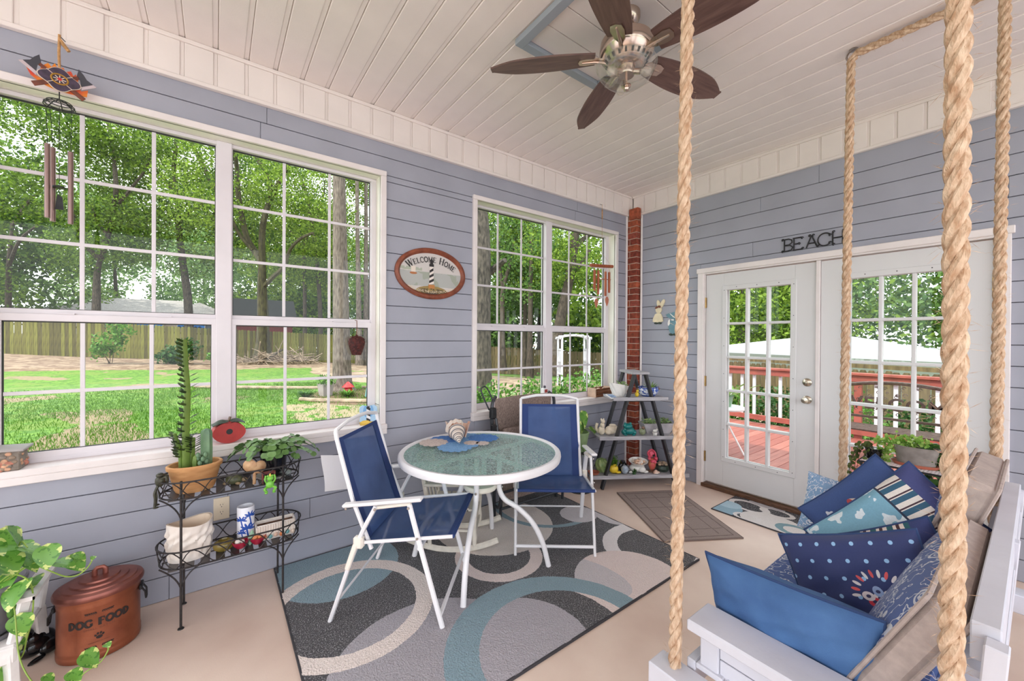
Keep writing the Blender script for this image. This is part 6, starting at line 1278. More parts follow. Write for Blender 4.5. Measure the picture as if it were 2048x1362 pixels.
P = Paint('blue_and_white_china', (228, 234, 244), axes='XZ', grain=.03, rough=.2); P.lay((58, 92, 176), ('noise', 42, .50, 1, 3)).lay((40, 70, 150), ('rect', 0, .006, .2, .006)).lay((44, 76, 160), ('rect', 0, .085, .2, .005))
CHI = P.done()
t = thg('china_planter', 'blue and white china planter with an aloe on the top board', 'planter', .135, .115, Z3)
m = MB(); m.lathe([(0, 0), (.062, 0), (.07, .008), (.096, .035), (.104, .065), (.098, .085), (.108, .094), (.100, .094), (.09, .07), (0, .066)], 32, sy=.75); m.build('bowl', CHI, t)
m = MB(); m.lathe([(.09, .076), (0, .08)], 16, sy=.75); m.build('soil', SOIL, t)
for sg in (-1, 1): m = MB(); m.ball((sg * .108, 0, .07), .014, .010, .014, 10, 8); m.build('handle', mat('brown_glaze', (120, 96, 80), .3), t)
q = MB(); q.grid(lambda u, v: ((u - .5) * .016 * (1 - v ** 2), .022 * v * v * 2, .10 * v), 2, 5); AM = q.mesh('leaf', leafmat('aloe_leaf', (92, 140, 60), (150, 186, 92), .15))
for k in range(14): link('leaf', AM, t, T(.02 + .03 * math.cos(k * 2.4), .02 * math.sin(k * 2.4), .07) @ RZ(k * 2.4 - PI / 2) @ RX(-rad(15 + 5 * (k % 5))) @ S(1, 1, .7 + .12 * (k % 4)))
t = thg('picture_tile', 'small blue and white tile lying at the left end of the top board', 'tile', -.262, .02, Z3 + .012, .3)
m = MB(); m.b2(-.05, .03, -.05, .05, -.003, .003, .001); m.build('tile', WCER, t, RX(.25)); m = MB(); m.b2(-.042, .022, -.042, .042, .003, .0036); m.build('print', mat('blue_tile_print', (120, 150, 190), .3, var=.3, vs=40), t, RX(.25))
# middle shelf
t = thg('squirrel_figurine', 'cream standing squirrel figure at the left of the middle board', 'figurine', -.352, .08, Z2)
m = MB(); m.ball((0, 0, .045), .034, .03, .045); m.ball((.006, -.008, .095), .024, .024, .028); m.build('body', CREAM, t); m = MB(); m.ball((.010, -.012, .135), .022, .022, .021); hd = m.build('head', CREAM, t)
for sg in (-1, 1): q = MB(); q.lathe([(.008, 0), (.006, .012), (0, .02)], 8, T(.006 + sg * .012, -.008, .148)); q.build('ear', CREAM, hd)
m = MB(); m.tube(crv([(-.02, .02, .02), (-.045, .03, .06), (-.035, .03, .11)], 5), [.014] * 11, 8); m.build('tail', CREAM, t)
t = thg('rabbit_figurine', 'cream crouching rabbit figure beside the squirrel', 'figurine', -.255, .09, Z2)
m = MB(); m.ball((0, 0, .045), .058, .036, .044); m.ball((-.03, -.01, .03), .035, .036, .03); m.build('body', CREAM, t); m = MB(); m.ball((.045, -.012, .065), .026, .024, .024); hd = m.build('head', CREAM, t)
for sg in (-1, 1): q = MB(); q.ball((.015, -.008 + sg * .012, .095), .034, .008, .010, 10, 6, M=T(0, 0, 0)); q.build('ear', CREAM, hd)
TEF = mat('teal_glazed_frog', (40, 140, 136), .2, c2=(24, 104, 104), vs=20)
t = thg('teal_frog', 'large teal glazed frog in the centre of the middle board', 'figurine', -.09, .07, Z2)
m = MB(); m.ball((.01, 0, .042), .058, .048, .042, 18, 12); m.build('body', TEF, t); m = MB(); m.ball((-.005, -.012, .088), .046, .040, .028, 16, 10); hd = m.build('head', TEF, t)
for sg in (-1, 1):
    q = MB(); q.ball((-.005 + sg * .026, -.012, .112), .013); q.build('eye', TEF, hd); m = MB(); m.ball((.01 + sg * .052, .0, .026), .022, .036, .026, 12, 8); m.ball((sg * .04, -.05, .010), .018, .014, .008, 8, 6); m.build('leg', TEF, t)
SAG = mat('sage_glaze', (150, 160, 126), .3, var=.2, vs=30)
t = thg('bird_figurine', 'small sage green bird figure on the middle board', 'figurine', .05, .05, Z2)
m = MB(); m.ball((0, 0, .034), .032, .028, .034); m.build('body', SAG, t); m = MB(); m.ball((.004, -.008, .072), .017); m.build('head', mat('brown_glaze', (120, 96, 80), .3), t); m = MB(); m.lathe([(.004, 0), (0, .010)], 6, T(.006, -.024, .072) @ RX(PI / 2)); m.build('beak', BRASS, t)
t = thg('white_bird_cup', 'little white bird-shaped cup in front of the grey trough', 'figurine', .165, .02, Z2)
m = MB(); m.lathe([(0, 0), (.018, 0), (.022, .02), (.026, .034), (.022, .034), (0, .028)], 14); m.build('cup', WCER, t); m = MB(); m.ball((0, 0, .048), .022, .014, .013); m.ball((.02, 0, .06), .010); m.build('bird', WCER, t)
GRT = mat('grey_stone_trough', (176, 172, 176), .85, var=.1, vs=16, bump=.3, bs=50)
t = thg('grey_trough', 'flared grey stone trough of succulents at the right of the middle board', 'planter', .235, .14, Z2)
m = MB(); w0, w1, h_ = .115, .165, .105
m.add([(-w0, -.05, 0), (w0, -.05, 0), (w0, .05, 0), (-w0, .05, 0), (-w1, -.075, h_), (w1, -.075, h_), (w1, .075, h_), (-w1, .075, h_), (-w1 + .014, -.062, h_), (w1 - .014, -.062, h_), (w1 - .014, .062, h_), (-w1 + .014, .062, h_), (-w1 + .02, -.055, h_ - .03), (w1 - .02, -.055, h_ - .03), (w1 - .02, .055, h_ - .03), (-w1 + .02, .055, h_ - .03)], [(3, 2, 1, 0), (0, 1, 5, 4), (1, 2, 6, 5), (2, 3, 7, 6), (3, 0, 4, 7), (4, 5, 9, 8), (5, 6, 10, 9), (6, 7, 11, 10), (7, 4, 8, 11), (8, 9, 13, 12), (9, 10, 14, 13), (10, 11, 15, 14), (11, 8, 12, 15)]); m.build('trough', GRT, t)
m = MB(); m.b2(-w1 + .02, w1 - .02, -.055, .055, h_ - .04, h_ - .022); m.build('soil', SOIL, t); tuft(t, [(-.08, 0, .11, .07, .05, .02), (.07, 0, .115, .08, .05, .025), (.02, .02, .15, .01, .01, .05)], 260, .014)
# bottom shelf
t = thg('terracotta_dish', 'shallow terracotta dish at the left end of the bottom board', 'dish', -.435, .06, Z1); m = MB(); m.lathe([(0, 0), (.045, 0), (.058, .022), (.052, .022), (.04, .008), (0, .008)], 20); m.build('dish', mat('red_terracotta', (182, 104, 82), .8, var=.1), t)
t = thg('cabbage_jar', 'green cabbage-leaf jar on the bottom board', 'jar', -.335, .12, Z1); CBG = mat('cabbage_green_glaze', (116, 150, 84), .3, c2=(176, 190, 130), vs=26)
m = MB(); m.grid(lambda u, v: ((.062 * math.sin(PI * (.18 + .62 * v)) + .007 * math.sin(u * 44 + 7 * v)) * math.cos(2 * PI * u), (.062 * math.sin(PI * (.18 + .62 * v)) + .007 * math.sin(u * 44 + 7 * v)) * math.sin(2 * PI * u), .125 * v), 48, 10); m.lathe([(.035, 0), (0, 0)], 14); m.lathe([(.036, .125), (.0, .14)], 14); m.build('body', CBG, t)
t = thg('duck_planter', 'yellow duck planter holding a green plant on the bottom board', 'planter', -.235, .06, Z1)
m = MB(); m.ball((0, 0, .045), .046, .038, .044, 16, 10); m.ball((.04, -.02, .016), .03, .02, .012, 10, 6); m.build('body', YEL, t); m = MB(); m.lathe([(.03, .07), (.034, .096), (.028, .096), (0, .09)], 16); m.build('rim', YEL, t); tuft(t, [(0, 0, .12, .045, .04, .035)], 130, .016, SHR)
t = thg('fish_figurine', 'blue-white fish figure with dark back on the bottom board', 'figurine', -.13, .05, Z1); FSH = mat('blue_white_glaze', (196, 206, 216), .2, c2=(130, 146, 164), vs=24)
m = MB(); m.ball((0, -.01, .042), .036, .03, .042, 16, 12); m.build('body', FSH, t); m = MB(); m.ball((-.005, .03, .055), .048, .022, .052, 14, 10); m.lathe([(.02, 0), (.03, .03), (.022, .03)], 12, T(-.01, .03, .085)); m.build('back', BLC, t)
t = thg('turtle_bowl', 'white turtle-shaped bowl heaped with sea shells on the bottom board', 'bowl', .01, .08, Z1)
m = MB(); m.ball((0, 0, .045), .078, .055, .042, 20, 12); m.build('body', WCER, t); m = MB(); m.lathe([(.05, .085), (.088, .125), (.094, .125), (.088, .118), (.05, .08)], 28, RX(.25), sy=.8); m.build('bowl', WCER, t)
m = MB(); m.ball((.03, -.058, .04), .036, .02, .026, 14, 10); hd = m.build('head', WCER, t)
for a in ((-.07, -.045), (.07, -.045), (-.065, .04), (.065, .04)): m = MB(); m.ball((a[0], a[1], .016), .03, .014, .014, 10, 6, M=T(0, 0, 0)); m.build('foot', WCER, t)
for k in range(16): m = MB(); a = k * 2.4; r_ = .058 * math.sqrt((k + .5) / 16); m.lathe([(0, 0), (.014, .003), (.010, .016), (0, .024)], 9, RX(.25) @ T(r_ * math.cos(a), r_ * .8 * math.sin(a), .115 + .008 * (k % 2)) @ RX(k) @ RY(k * .7)); m.build('shell', [SHELLC, mat('peach_shell', (226, 186, 156), .35), mat('white_snail_shell', (240, 230, 220), .3)][k % 3], t)
t = thg('mini_pot', 'tiny green potted plant in front of the turtle bowl', 'potted plant', -.045, .012, Z1); m = MB(); m.lathe([(0, 0), (.014, 0), (.019, .026), (.015, .026), (0, .022)], 12); m.build('pot', mat('green_mini_pot', (60, 96, 56), .4), t); tuft(t, [(0, 0, .036, .018, .016, .012)], 50, .009, SHD)
PNK = mat('hot_pink_petals', (236, 110, 130), .6, c2=(206, 60, 88), vs=30)
t = thg('pink_parrot', 'pink flower-covered parrot ornament at the right of the bottom board', 'ornament', .165, .08, Z1)
m = MB(); m.lathe([(0, 0), (.04, 0), (.042, .012), (.02, .018), (0, .02)], 18); m.build('base', mat('brown_glaze', (120, 96, 80), .3), t); m = MB(); m.ball((0, 0, .075), .038, .032, .06); m.build('body', mat('orange_olive_glaze', (196, 140, 80), .4, c2=(206, 80, 90), vs=18), t)
for k in range(12): m = MB(); a = k * 2.4; m.ball((.034 * math.cos(a), -.012 + .024 * math.sin(a), .125 + .020 * math.sin(k * 1.7)), .017, .017, .014, 10, 6); m.build('flower', PNK, t)
m = MB(); m.ball((-.008, 0, .178), .028, .026, .03); hd = m.build('head', PNK, t); q = MB(); q.lathe([(.010, 0), (.007, .014), (0, .022)], 8, T(.002, -.024, .172) @ RX(2.2)); q.build('beak', BLC, hd)
m = MB(); m.tube(crv([(-.03, .0, .15), (-.045, 0, .19), (-.01, 0, .22), (.03, 0, .19), (.04, 0, .14)], 5), .008, 6); m.build('wing', PNK, t)
t = thg('cream_shell', 'little cream sea shell at the front of the bottom board', 'shell', .175, .016, Z1); m = MB(); m.lathe([(0, 0), (.026, .006), (.022, .024), (.010, .036), (0, .040)], 14, sy=.8); m.ball((.02, 0, .014), .02, .014, .012, 10, 6); m.build('body', SHELLC, t)
t = thg('rock_bowl', 'dark green bowl piled with pebbles at the right of the bottom board', 'bowl', .285, .105, Z1); m = MB(); m.lathe([(0, 0), (.05, 0), (.072, .03), (.068, .06), (.06, .06), (0, .05)], 24); m.build('bowl', mat('dark_green_glaze', (62, 76, 66), .3, var=.2, vs=20), t)
for k in range(14): m = MB(); a = k * 2.4; r_ = .05 * math.sqrt((k + .5) / 14); m.ball((r_ * math.cos(a), r_ * math.sin(a), .068 + .018 * (1 - r_ / .05)), .017, .014, .011, 8, 6); m.build('pebble', mat('tan_pebble_%d' % (k % 2), [(190, 166, 140), (150, 130, 112)][k % 2], .8), t)
# pothos in green pot behind the facing chair
t = thing('green_pot_pothos', 'pothos in a sage green pot between chair and ladder shelf', 'potted plant', (0.22, -1.075, 0.0))
m = MB(); m.tube([(0, 0, 0), (0, 0, .36)], .02, 8); m.lathe([(.12, 0), (.12, .012), (.02, .03)], 20); m.lathe([(.02, .34), (.10, .36), (.10, .372), (0, .372)], 20); m.build('pedestal', BLACKM, t)
m = MB(); m.lathe([(0, .374), (.055, .374), (.085, .53), (.09, .54), (.09, .555), (.082, .555), (.078, .52), (0, .515)], 24); m.build('pot', mat('sage_green_pot', (132, 156, 112), .5, var=.08, vs=20), t)
for i, (x, y, z, s_) in enumerate([(0.2, -0.997, 0.665, 36), (0.2, -0.836, 0.506, 36), (0.2, -1.031, 0.601, 28), (0.2, -1.119, 0.479, 26), (0.25, -1.049, 0.323, 34), (0.2, -0.967, 0.545, 22), (.24, -1.12, .62, 30), (.26, -1.08, .42, 28)]): put_leaf(t, (.22, -1.075, 0), (x, y, z), s_ * .0042, -1.2 + .5 * (i % 3), rad(-40 if i % 2 else -70), .2)
for v in [[(.22, -1.07, .52), (.21, -1.02, .62), (.2, -1.0, .66)], [(.22, -1.06, .53), (.2, -.97, .57), (.2, -.88, .53), (.2, -.836, .506)], [(.24, -1.08, .53), (.28, -1.06, .5), (.27, -1.05, .4), (.25, -1.05, .33)]]: m = MB(); m.tube(crv([(a - .22, b_ + 1.075, c_) for a, b_, c_ in v], 5), .003, 5); m.build('vine', VINE, t)

# ================================================================== ON THE WINDOW SILLS
SZ = 0.8225
APR = mat('red_painted_wood', (190, 62, 58), .6, c2=(168, 50, 50), vs=14); DLF = mat('dark_green_painted_wood', (58, 70, 58), .6)
t = thing('apple_birdhouse', 'red apple-shaped birdhouse with dark leaves on the sill', 'birdhouse', (-0.015, -3.808, SZ), rz=.12)
pl = [(.076 * math.cos(a) * (1 + .06 * math.cos(2 * a)), .062 + .062 * math.sin(a) * (1.0 if math.sin(a) > 0 else .98)) for a in np.linspace(0, 2 * PI, 36, endpoint=False)]; pl = [(x, max(y, .0)) for x, y in pl]
m = MB(); m.prism(pl, -.035, .035, RZ(PI / 2) @ RX(PI / 2)); bd = m.build('body', APR, t)
q = MB(); q.lathe([(0, 0), (.016, 0), (.016, .001)], 16, T(.0352, .0, .068) @ RY(PI / 2)); q.build('entrance_hole', BLACKM, bd)
for sg in (-1, 1): m = MB(); m.grid(lambda u, v: (-.03 + .075 * u, sg * (.004 + .075 * v), .128 + .018 * math.sin(PI * v) * math.sin(PI * u) - .016 * v), 6, 8); m.grid(lambda u, v: (-.03 + .075 * u, sg * (.004 + .075 * v), .118 + .01 * math.sin(PI * v) - .012 * v), 6, 8); m.build('leaf', DLF, t)
m = MB(); m.tube([(0, 0, .12), (.0, .008, .15)], .007, 8); m.build('stem', mat('brown_glaze', (120, 96, 80), .3), t)
STN = [mat('pebble_face_%d' % i, c, .8, var=.15, vs=40) for i, c in enumerate([(196, 130, 110), (150, 130, 112), (206, 160, 130), (130, 120, 110)])]
t = thing('stone_birdhouse', 'pebble-faced birdhouse at the left end of the sill', 'birdhouse', (-0.02, -4.655, SZ)); m = MB(); m.b2(-.05, .05, -.062, .062, 0, .092, .004); bd = m.build('body', STN[3], t)
for k in range(60):
    q = MB(); fy = k_.uniform(-.058, .058); fz = k_.uniform(.008, .086)
    if (fy + .02) ** 2 + (fz - .052) ** 2 < .022 ** 2: continue
    if k % 3 == 0: q.ball((k_.uniform(-.045, .045), .062, fz), .011, .005, .009, 7, 5)
    else: q.ball((.05, fy, fz), .005, .012, .009, 7, 5)
    q.build('pebble', STN[k % 4], bd)
q = MB(); q.lathe([(.022, 0), (.022, .006), (.016, .006), (.016, 0)], 18, T(.05, -.02, .052) @ RY(PI / 2)); q.lathe([(0, .001), (.016, .001)], 18, T(.05, -.02, .052) @ RY(PI / 2)); q.build('entrance_ring', mat('blue_grey_ring', (70, 100, 120), .4), bd)
m = MB(); m.b2(-.062, .066, -.072, .072, .092, .104, .003); m.build('roof', mat('grey_slate_roof', (168, 164, 162), .8), t, RX(-.06))
P = Paint('painted_lighthouse_panel', (170, 204, 230), axes='YZ', rough=.5, grain=.05)
P.lay((120, 170, 214), ('el', 0, .10, .035, .05)).lay((236, 236, 236), ('rect', 0, .07, .013, .06)).lay((40, 38, 40), ('rect', 0, .07, .013, .06), ('stripe', 0, .07, rad(60), .036, .5, .1)).lay((40, 38, 40), ('rect', 0, .132, .008, .008)).lay((214, 176, 70), ('rect', 0, .012, .06, .012)).lay((232, 196, 90), ('el', -.02, .022, .03, .012))
t = thing('lighthouse_panel', 'small painted wooden lighthouse cut-out on the right of the sill', 'ornament', (-0.02, -2.995, SZ), rz=-.25)
pl = [(-.055, 0), (.055, 0), (.058, .02), (.054, .06), (.060, .10), (.058, .125), (.040, .140), (.018, .136), (.0, .130), (-.018, .136), (-.040, .140), (-.058, .125), (-.060, .10), (-.054, .06), (-.058, .02)]
m = MB(); m.prism(pl, -.008, .008, RZ(PI / 2) @ RX(PI / 2)); m.build('panel', P.done(), t)
m = MB(); m.tube(crv([(0, .055, .07), (0, .09, .09), (0, .08, .13), (0, .045, .15)], 5), .0015, 5); m.build('wire_hanger', BLACKM, t)
WD = mat('rustic_brown_wood', (150, 98, 62), .8, c2=(108, 66, 44), vs=9, stretch=(3, .6, 6), bump=.2, bs=40)
t = thing('wooden_crate', 'little slatted wooden crate on the sill next to the ladder shelf', 'crate', (-0.03, -0.50, SZ), rz=.08)
for k in range(3):
    for sx in (-1, 1): m = MB(); m.b2(sx * .055 - .004, sx * .055 + .004, -.14, .14, .006 + .030 * k, .030 + .030 * k, .002); m.build('slat', WD, t)
for sy in (-1, 1): m = MB(); m.b2(-.055, .055, sy * .14 - .006, sy * .14 + .006, 0, .098, .002); m.build('end_board', mat('pale_crate_end', (196, 168, 146), .8, var=.1, vs=20), t)
m = MB(); m.b2(-.05, .05, -.135, .135, .002, .008); m.build('bottom', WD, t)
for k in range(9): m = MB(); m.lathe([(0, 0), (.022, .004), (.016, .02), (0, .03)], 10, T(-.02 + .04 * (k % 2), -.11 + .027 * k, .065) @ RX(k) @ RY(.6 * k)); m.build('shell', [SHELLC, mat('peach_shell', (226, 186, 156), .35)][k % 2], t)
P = Paint('printed_white_tin', (232, 230, 230), axes='YZ', rough=.4, grain=.03); P.lay((150, 44, 40), ('rect', 0, .118, .018, .016)).lay((80, 80, 90), ('rect', 0, .082, .022, .003)).lay((80, 80, 90), ('rect', 0, .07, .02, .002)).lay((150, 156, 164), ('rect', 0, .022, .05, .022))
t = thing('printed_bottle', 'white printed bottle on the sill behind the facing chair', 'bottle', (-0.02, -1.315, SZ)); m = MB(); m.b2(-.022, .022, -.028, .028, 0, .145, .006); m.build('body', P.done(), t); m = MB(); m.lathe([(.012, .145), (.012, .165), (0, .17)], 12); m.build('cap', mat('dark_cap', (60, 60, 70), .5), t)

# ================================================================== WALL DECOR
# oval sign
P = Paint('welcome_home_picture', (206, 200, 196), axes='YZ', rough=.6, grain=.05, jitter=.006, js=30)
P.lay((176, 178, 174), ('rect', 0, -.045, .4, .055)).lay((160, 166, 152), ('rect', 0, -.045, .4, .055), ('noise', 9, .55, 1, 4)).lay((172, 178, 160), ('rect', -.2, .028, .12, .012), ('noise', 20, .45, 1)).lay((152, 128, 76), ('el', 0, -.135, .13, .04)).lay((92, 78, 46), ('el', 0, -.15, .17, .035), ('noise', 30, .45, 1)).lay((54, 42, 34), ('el', 0, -.20, .24, .05))
P.lay((226, 214, 200), ('rect', -.150, .022, .018, .024, .0), ('half', -.168, .0, .7)).lay((176, 110, 66), ('el', -.150, -.006, .030, .009))
t = thing('welcome_sign', 'oval brown-framed lighthouse picture reading Welcome Home', 'sign', (0.002, -2.522, 1.945))
EA, EB = .296, .198; m = MB(); v_, f_ = [], []; pf = [(-.030, .0), (-.030, .014), (-.022, .022), (-.008, .024), (.0, .018), (.006, .010), (.010, .004)]; n_ = 64
for i in range(n_):
    a = 2 * PI * i / n_
    for (d, h_) in pf: v_.append((h_, (EA - .030 - d) * math.cos(a), (EB - .030 - d) * math.sin(a)))
K = len(pf)
for i in range(n_):
    for j in range(K - 1): f_.append((i * K + j, i * K + j + 1, ((i + 1) % n_) * K + j + 1, ((i + 1) % n_) * K + j))
m.add(v_, f_, True); m.build('frame', mat('red_brown_frame', (150, 82, 56), .45, c2=(112, 56, 40), vs=20), t)
m = MB(); m.lathe([(0, .005), (1.0, .005)], 48, RY(PI / 2) @ RZ(PI / 2) if False else Matrix(((0, 0, 1, 0), (1, 0, 0, 0), (0, 1, 0, 0), (0, 0, 0, 1))), sx=EA - .036, sy=EB - .036); pic = m.build('picture', P.done(), t)
m = MB(); qs, W_ = text_polys('WeLcomE HomE'.replace('L', 'l').replace('E', 'e'), .050, .11, .12)
for kk, q in enumerate(qs):
    pts = []
    for (x, y) in q: a = x * 3.0; R_ = .33; pts.append((.008 + .0001 * (kk % 7), (R_ + y) * math.sin(x / R_ * .93), -.240 + (R_ + y) * math.cos(x / R_ * .93)))
    m.add(pts, [(0, 1, 2, 3)])
m.build('lettering', mat('black_sign_paint', (38, 36, 38), .7), pic)
me = text_mesh("WE'LL LEAVE THE LIGHT ON FOR YOU", .026, 0, .0004, 1.0); me.materials.clear(); me.materials.append(mat('cream_sign_paint', (228, 210, 180), .7))
for v in me.vertices: x, y = v.co.x * .86, v.co.y; v.co = (.0085, x, -.150 + y + .9 * x * x)
link('lettering', me, pic)
LHT = mat('lighthouse_white', (232, 222, 214), .7); LHB = mat('lighthouse_black', (44, 40, 42), .7); LHR = mat('lighthouse_brick', (186, 126, 70), .7)
m = MB(); H0, H1 = -.085, .056
def lx(z, u): w_ = .021 - .007 * (z - H0) / (H1 - H0); return (.0082, -.002 + w_ * u, z)
for k in range(7):
    z0 = H0 + (H1 - H0) * k / 7; z1 = H0 + (H1 - H0) * (k + 1) / 7; sk = .010
    m.add([lx(max(H0, z0 - sk), -1), lx(min(H1, z0 + sk), 1), lx(min(H1, z1 + sk), 1), lx(min(H1, z1 - sk if k < 6 else H1), -1)], [(0, 1, 2, 3)], False, k % 2)
m.b2(.008, .0086, -.021, .017, H1, H1 + .02, mi=1); m.b2(.008, .0086, -.014, .010, H1 + .02, H1 + .042, mi=1); m.add([(.0084, -.018, H1 + .042), (.0084, .014, H1 + .042), (.0084, -.002, H1 + .066)], [(0, 1, 2)], False, 1); m.b2(.008, .0086, -.028, .024, H0 - .03, H0, mi=2); m.build('lighthouse', [LHT, LHB, LHR], pic)
# BEACH letters
t = thing('beach_letters', 'black metal word BEACH mounted above the doors', 'sign', (1.740, -0.004, 2.195)); LR = .0052
def lt(pl, o=0): m = MB(); return m
def stroke(m, pts, r_=LR): m.tube([(x, -.012, z) for x, z in pts], r_, 7)
def curl(m, x, z, s=1): stroke(m, [(x + .007 * s * math.cos(a), z + .007 * math.sin(a)) for a in np.linspace(0, 5, 8)], .0042)
def letter(f): m = MB(); f(m); m.build('letter', BLACKM, t)
h_ = .098
def LB(m): x = -.185; stroke(m, [(x, 0), (x, h_)]); stroke(m, [(x - .012, h_), (x + .03, h_ + .002), (x + .052, h_ * .9), (x + .055, h_ * .68), (x + .035, h_ * .53), (x, h_ * .5)]); stroke(m, [(x, h_ * .5), (x + .04, h_ * .47), (x + .06, h_ * .28), (x + .05, .06 * h_), (x + .02, 0), (x - .012, 0)]); curl(m, x - .012, h_); curl(m, x - .012, 0)
def LE(m): x = -.116; stroke(m, [(x, 0), (x, h_)]); stroke(m, [(x - .008, h_), (x + .055, h_ * 1.0)]); stroke(m, [(x, h_ * .5), (x + .032, h_ * .5)]); stroke(m, [(x - .008, 0), (x + .062, 0)]); curl(m, x + .058, h_ * .94); curl(m, x + .036, h_ * .5, -1); curl(m, x + .062, .006)
def LA(m): x = .005; stroke(m, [(x - .035, 0), (x, h_)]); stroke(m, [(x, h_), (x + .038, .0)]); stroke(m, [(x - .018, h_ * .36), (x + .024, h_ * .36)]); curl(m, x - .012, h_); curl(m, x + .012, h_); curl(m, x + .044, .004)
def LC(m): x = .092; stroke(m, [(x + .045 * math.cos(a), h_ / 2 + .05 * math.sin(a)) for a in np.linspace(rad(40), rad(320), 18)]); curl(m, x + .034, h_ * .80); curl(m, x + .034, h_ * .2)
def LH(m):
    x = .142; stroke(m, [(x, 0), (x, h_)]); stroke(m, [(x + .062, 0), (x + .062, h_)]); stroke(m, [(x, h_ * .5), (x + .062, h_ * .5)])
    for a in (0, .062):
        for z in (0, h_): curl(m, x + a + .006, z)
for f_ in (LB, LE, LA, LC, LH): letter(f_)
# plaques
t = thing('rabbit_plaque', 'cream wooden bunny in a skirt hung beside the doors', 'plaque', (0.36, -0.002, 1.725)); CRW = mat('cream_cutout_wood', (236, 222, 190), .7, var=.05, vs=20)
Q = RX(PI / 2)
def cut(name, poly, m_, th=.014, par=None, o=0.0): m = MB(); m.prism(poly, .001 + o, th + o, Q); return m.build(name, m_, par or t)
def ell(cx, cy, rx, ry, rot=0, n=20): return [(cx + rx * math.cos(a) * math.cos(rot) - ry * math.sin(a) * math.sin(rot), cy + rx * math.cos(a) * math.sin(rot) + ry * math.sin(a) * math.cos(rot)) for a in np.linspace(0, 2 * PI, n, endpoint=False)]
cut('skirt', [(-.062, -.085), (-.058, -.05), (-.035, -.005), (.0, .012), (.035, .0), (.055, -.045), (.06, -.085), (.03, -.095), (-.03, -.095)], CRW); cut('head', ell(.008, .045, .036, .042), CRW); cut('ear', ell(.05, .105, .020, .052, -.5), CRW); cut('ear', ell(.008, .105, .020, .045, .25), CRW)
cut('bow', ell(-.012, .068, .022, .010, .4), mat('rust_bow', (120, 70, 52), .7), .005, None, .014); cut('bow', ell(.02, .076, .018, .012, -.3), mat('rust_bow', (120, 70, 52), .7), .005, None, .015)
for sx in (-.025, .02): cut('shoe', ell(sx, -.102, .020, .012), mat('dark_green_shoe', (46, 58, 48), .6))
t = thing('bonnet_plaque', 'blue-green wooden child in a sun bonnet beside the bunny', 'plaque', (0.535, -0.002, 1.61)); BLU = mat('dusty_blue_wood', (108, 146, 158), .7, var=.06, vs=20)
cut('overalls', [(-.03, .04), (.03, .04), (.042, -.01), (.05, -.06), (.03, -.105), (-.01, -.110), (-.035, -.08), (-.05, -.03), (-.03, 0)], BLU); cut('bonnet', [(-.075, .10), (-.06, .075), (-.02, .055), (.03, .045), (.06, .035), (.055, .09), (.045, .115), (.02, .125), (-.01, .115), (-.04, .112)], BLU, .02)
cut('hat_band', [(-.028, .108), (-.022, .111), (.02, .075), (.05, .062), (.05, .056), (.015, .068)], WCER, .004, None, .02); cut('sleeve', ell(-.042, .015, .014, .034, -.2), WCER, .012); cut('sleeve', ell(.05, .015, .016, .034, .2), WCER, .012); cut('patch', [(-.012, .036), (.018, .034), (.018, .048), (-.012, .05)], WCER, .004, None, .0142)
for sx in (-.02, .025): cut('shoe', ell(sx, -.112, .022, .012), mat('dark_green_shoe', (46, 58, 48), .6))

# ================================================================== HANGING CHIMES
TWINE = mat('jute_twine', (196, 150, 100), .95, var=.15, vs=60, bump=.5, bs=200)
CY, CX, CZ = -4.452, .12, 2.63
t = thing('firefighter_chime', 'wind chime with crossed axes, flames and round badge', 'wind chime', (CX, CY, 2.85)); O = T(-CX, -CY, -2.85); FR = Matrix(((0, 0, 1, 0), (1, 0, 0, 0), (0, 1, 0, 0), (0, 0, 0, 1)))   # x->y, y->z, z->x
Bm = T(CX, CY, CZ) @ RZ(.30) @ FR
def ct(name, poly, m_, th=.006, o=0.0, par=None): m = MB(); m.prism(poly, o, th + o, Bm); return m.build(name, m_, par or t, O)
m = MB(); m.tube([(.03, CY, 2.862), (CX * .5, CY + .002, 2.85), (CX, CY, 2.835)], .0022, 6); m.build('nail', BLACKM, t, O)
m = MB(); m.tube([(CX, CY, 2.84), (CX, CY - .002, 2.76), (CX, CY, 2.68)], .0052, 7); m.tube([(CX, CY + .004, 2.82), (CX, CY + .012, 2.80), (CX, CY + .03, 2.775)], [.004, .008, .007], 7); m.build('twine', TWINE, t, O)
AXW = mat('dark_axe_handle', (120, 66, 50), .6, var=.15, vs=40); AXS = mat('axe_steel', (66, 66, 74), .5); AXE = mat('axe_edge', (206, 190, 194), .45); FLO = mat('orange_flame_paint', (236, 150, 30), .5, c2=(214, 60, 50), vs=22); BDG = mat('dark_badge', (70, 56, 76), .5, var=.2, vs=50); BDL = mat('cream_line', (232, 214, 196), .5); GLD = mat('gold_ring', (176, 132, 54), .4, metal=.4)
ct('flames', [(-.098, .012), (-.072, -.012), (-.05, -.02), (-.06, .018), (-.048, .045), (-.034, .062), (-.024, .05), (-.014, .072), (-.004, .052), (.012, .066), (.02, .05), (.036, .062), (.044, .044), (.052, .056), (.06, .03), (.055, .0), (.07, -.016), (.092, .0), (.088, -.034), (.06, -.042), (.03, -.046), (.0, -.050), (-.03, -.046), (-.055, -.04), (-.085, -.018)], FLO, .003, -.006)
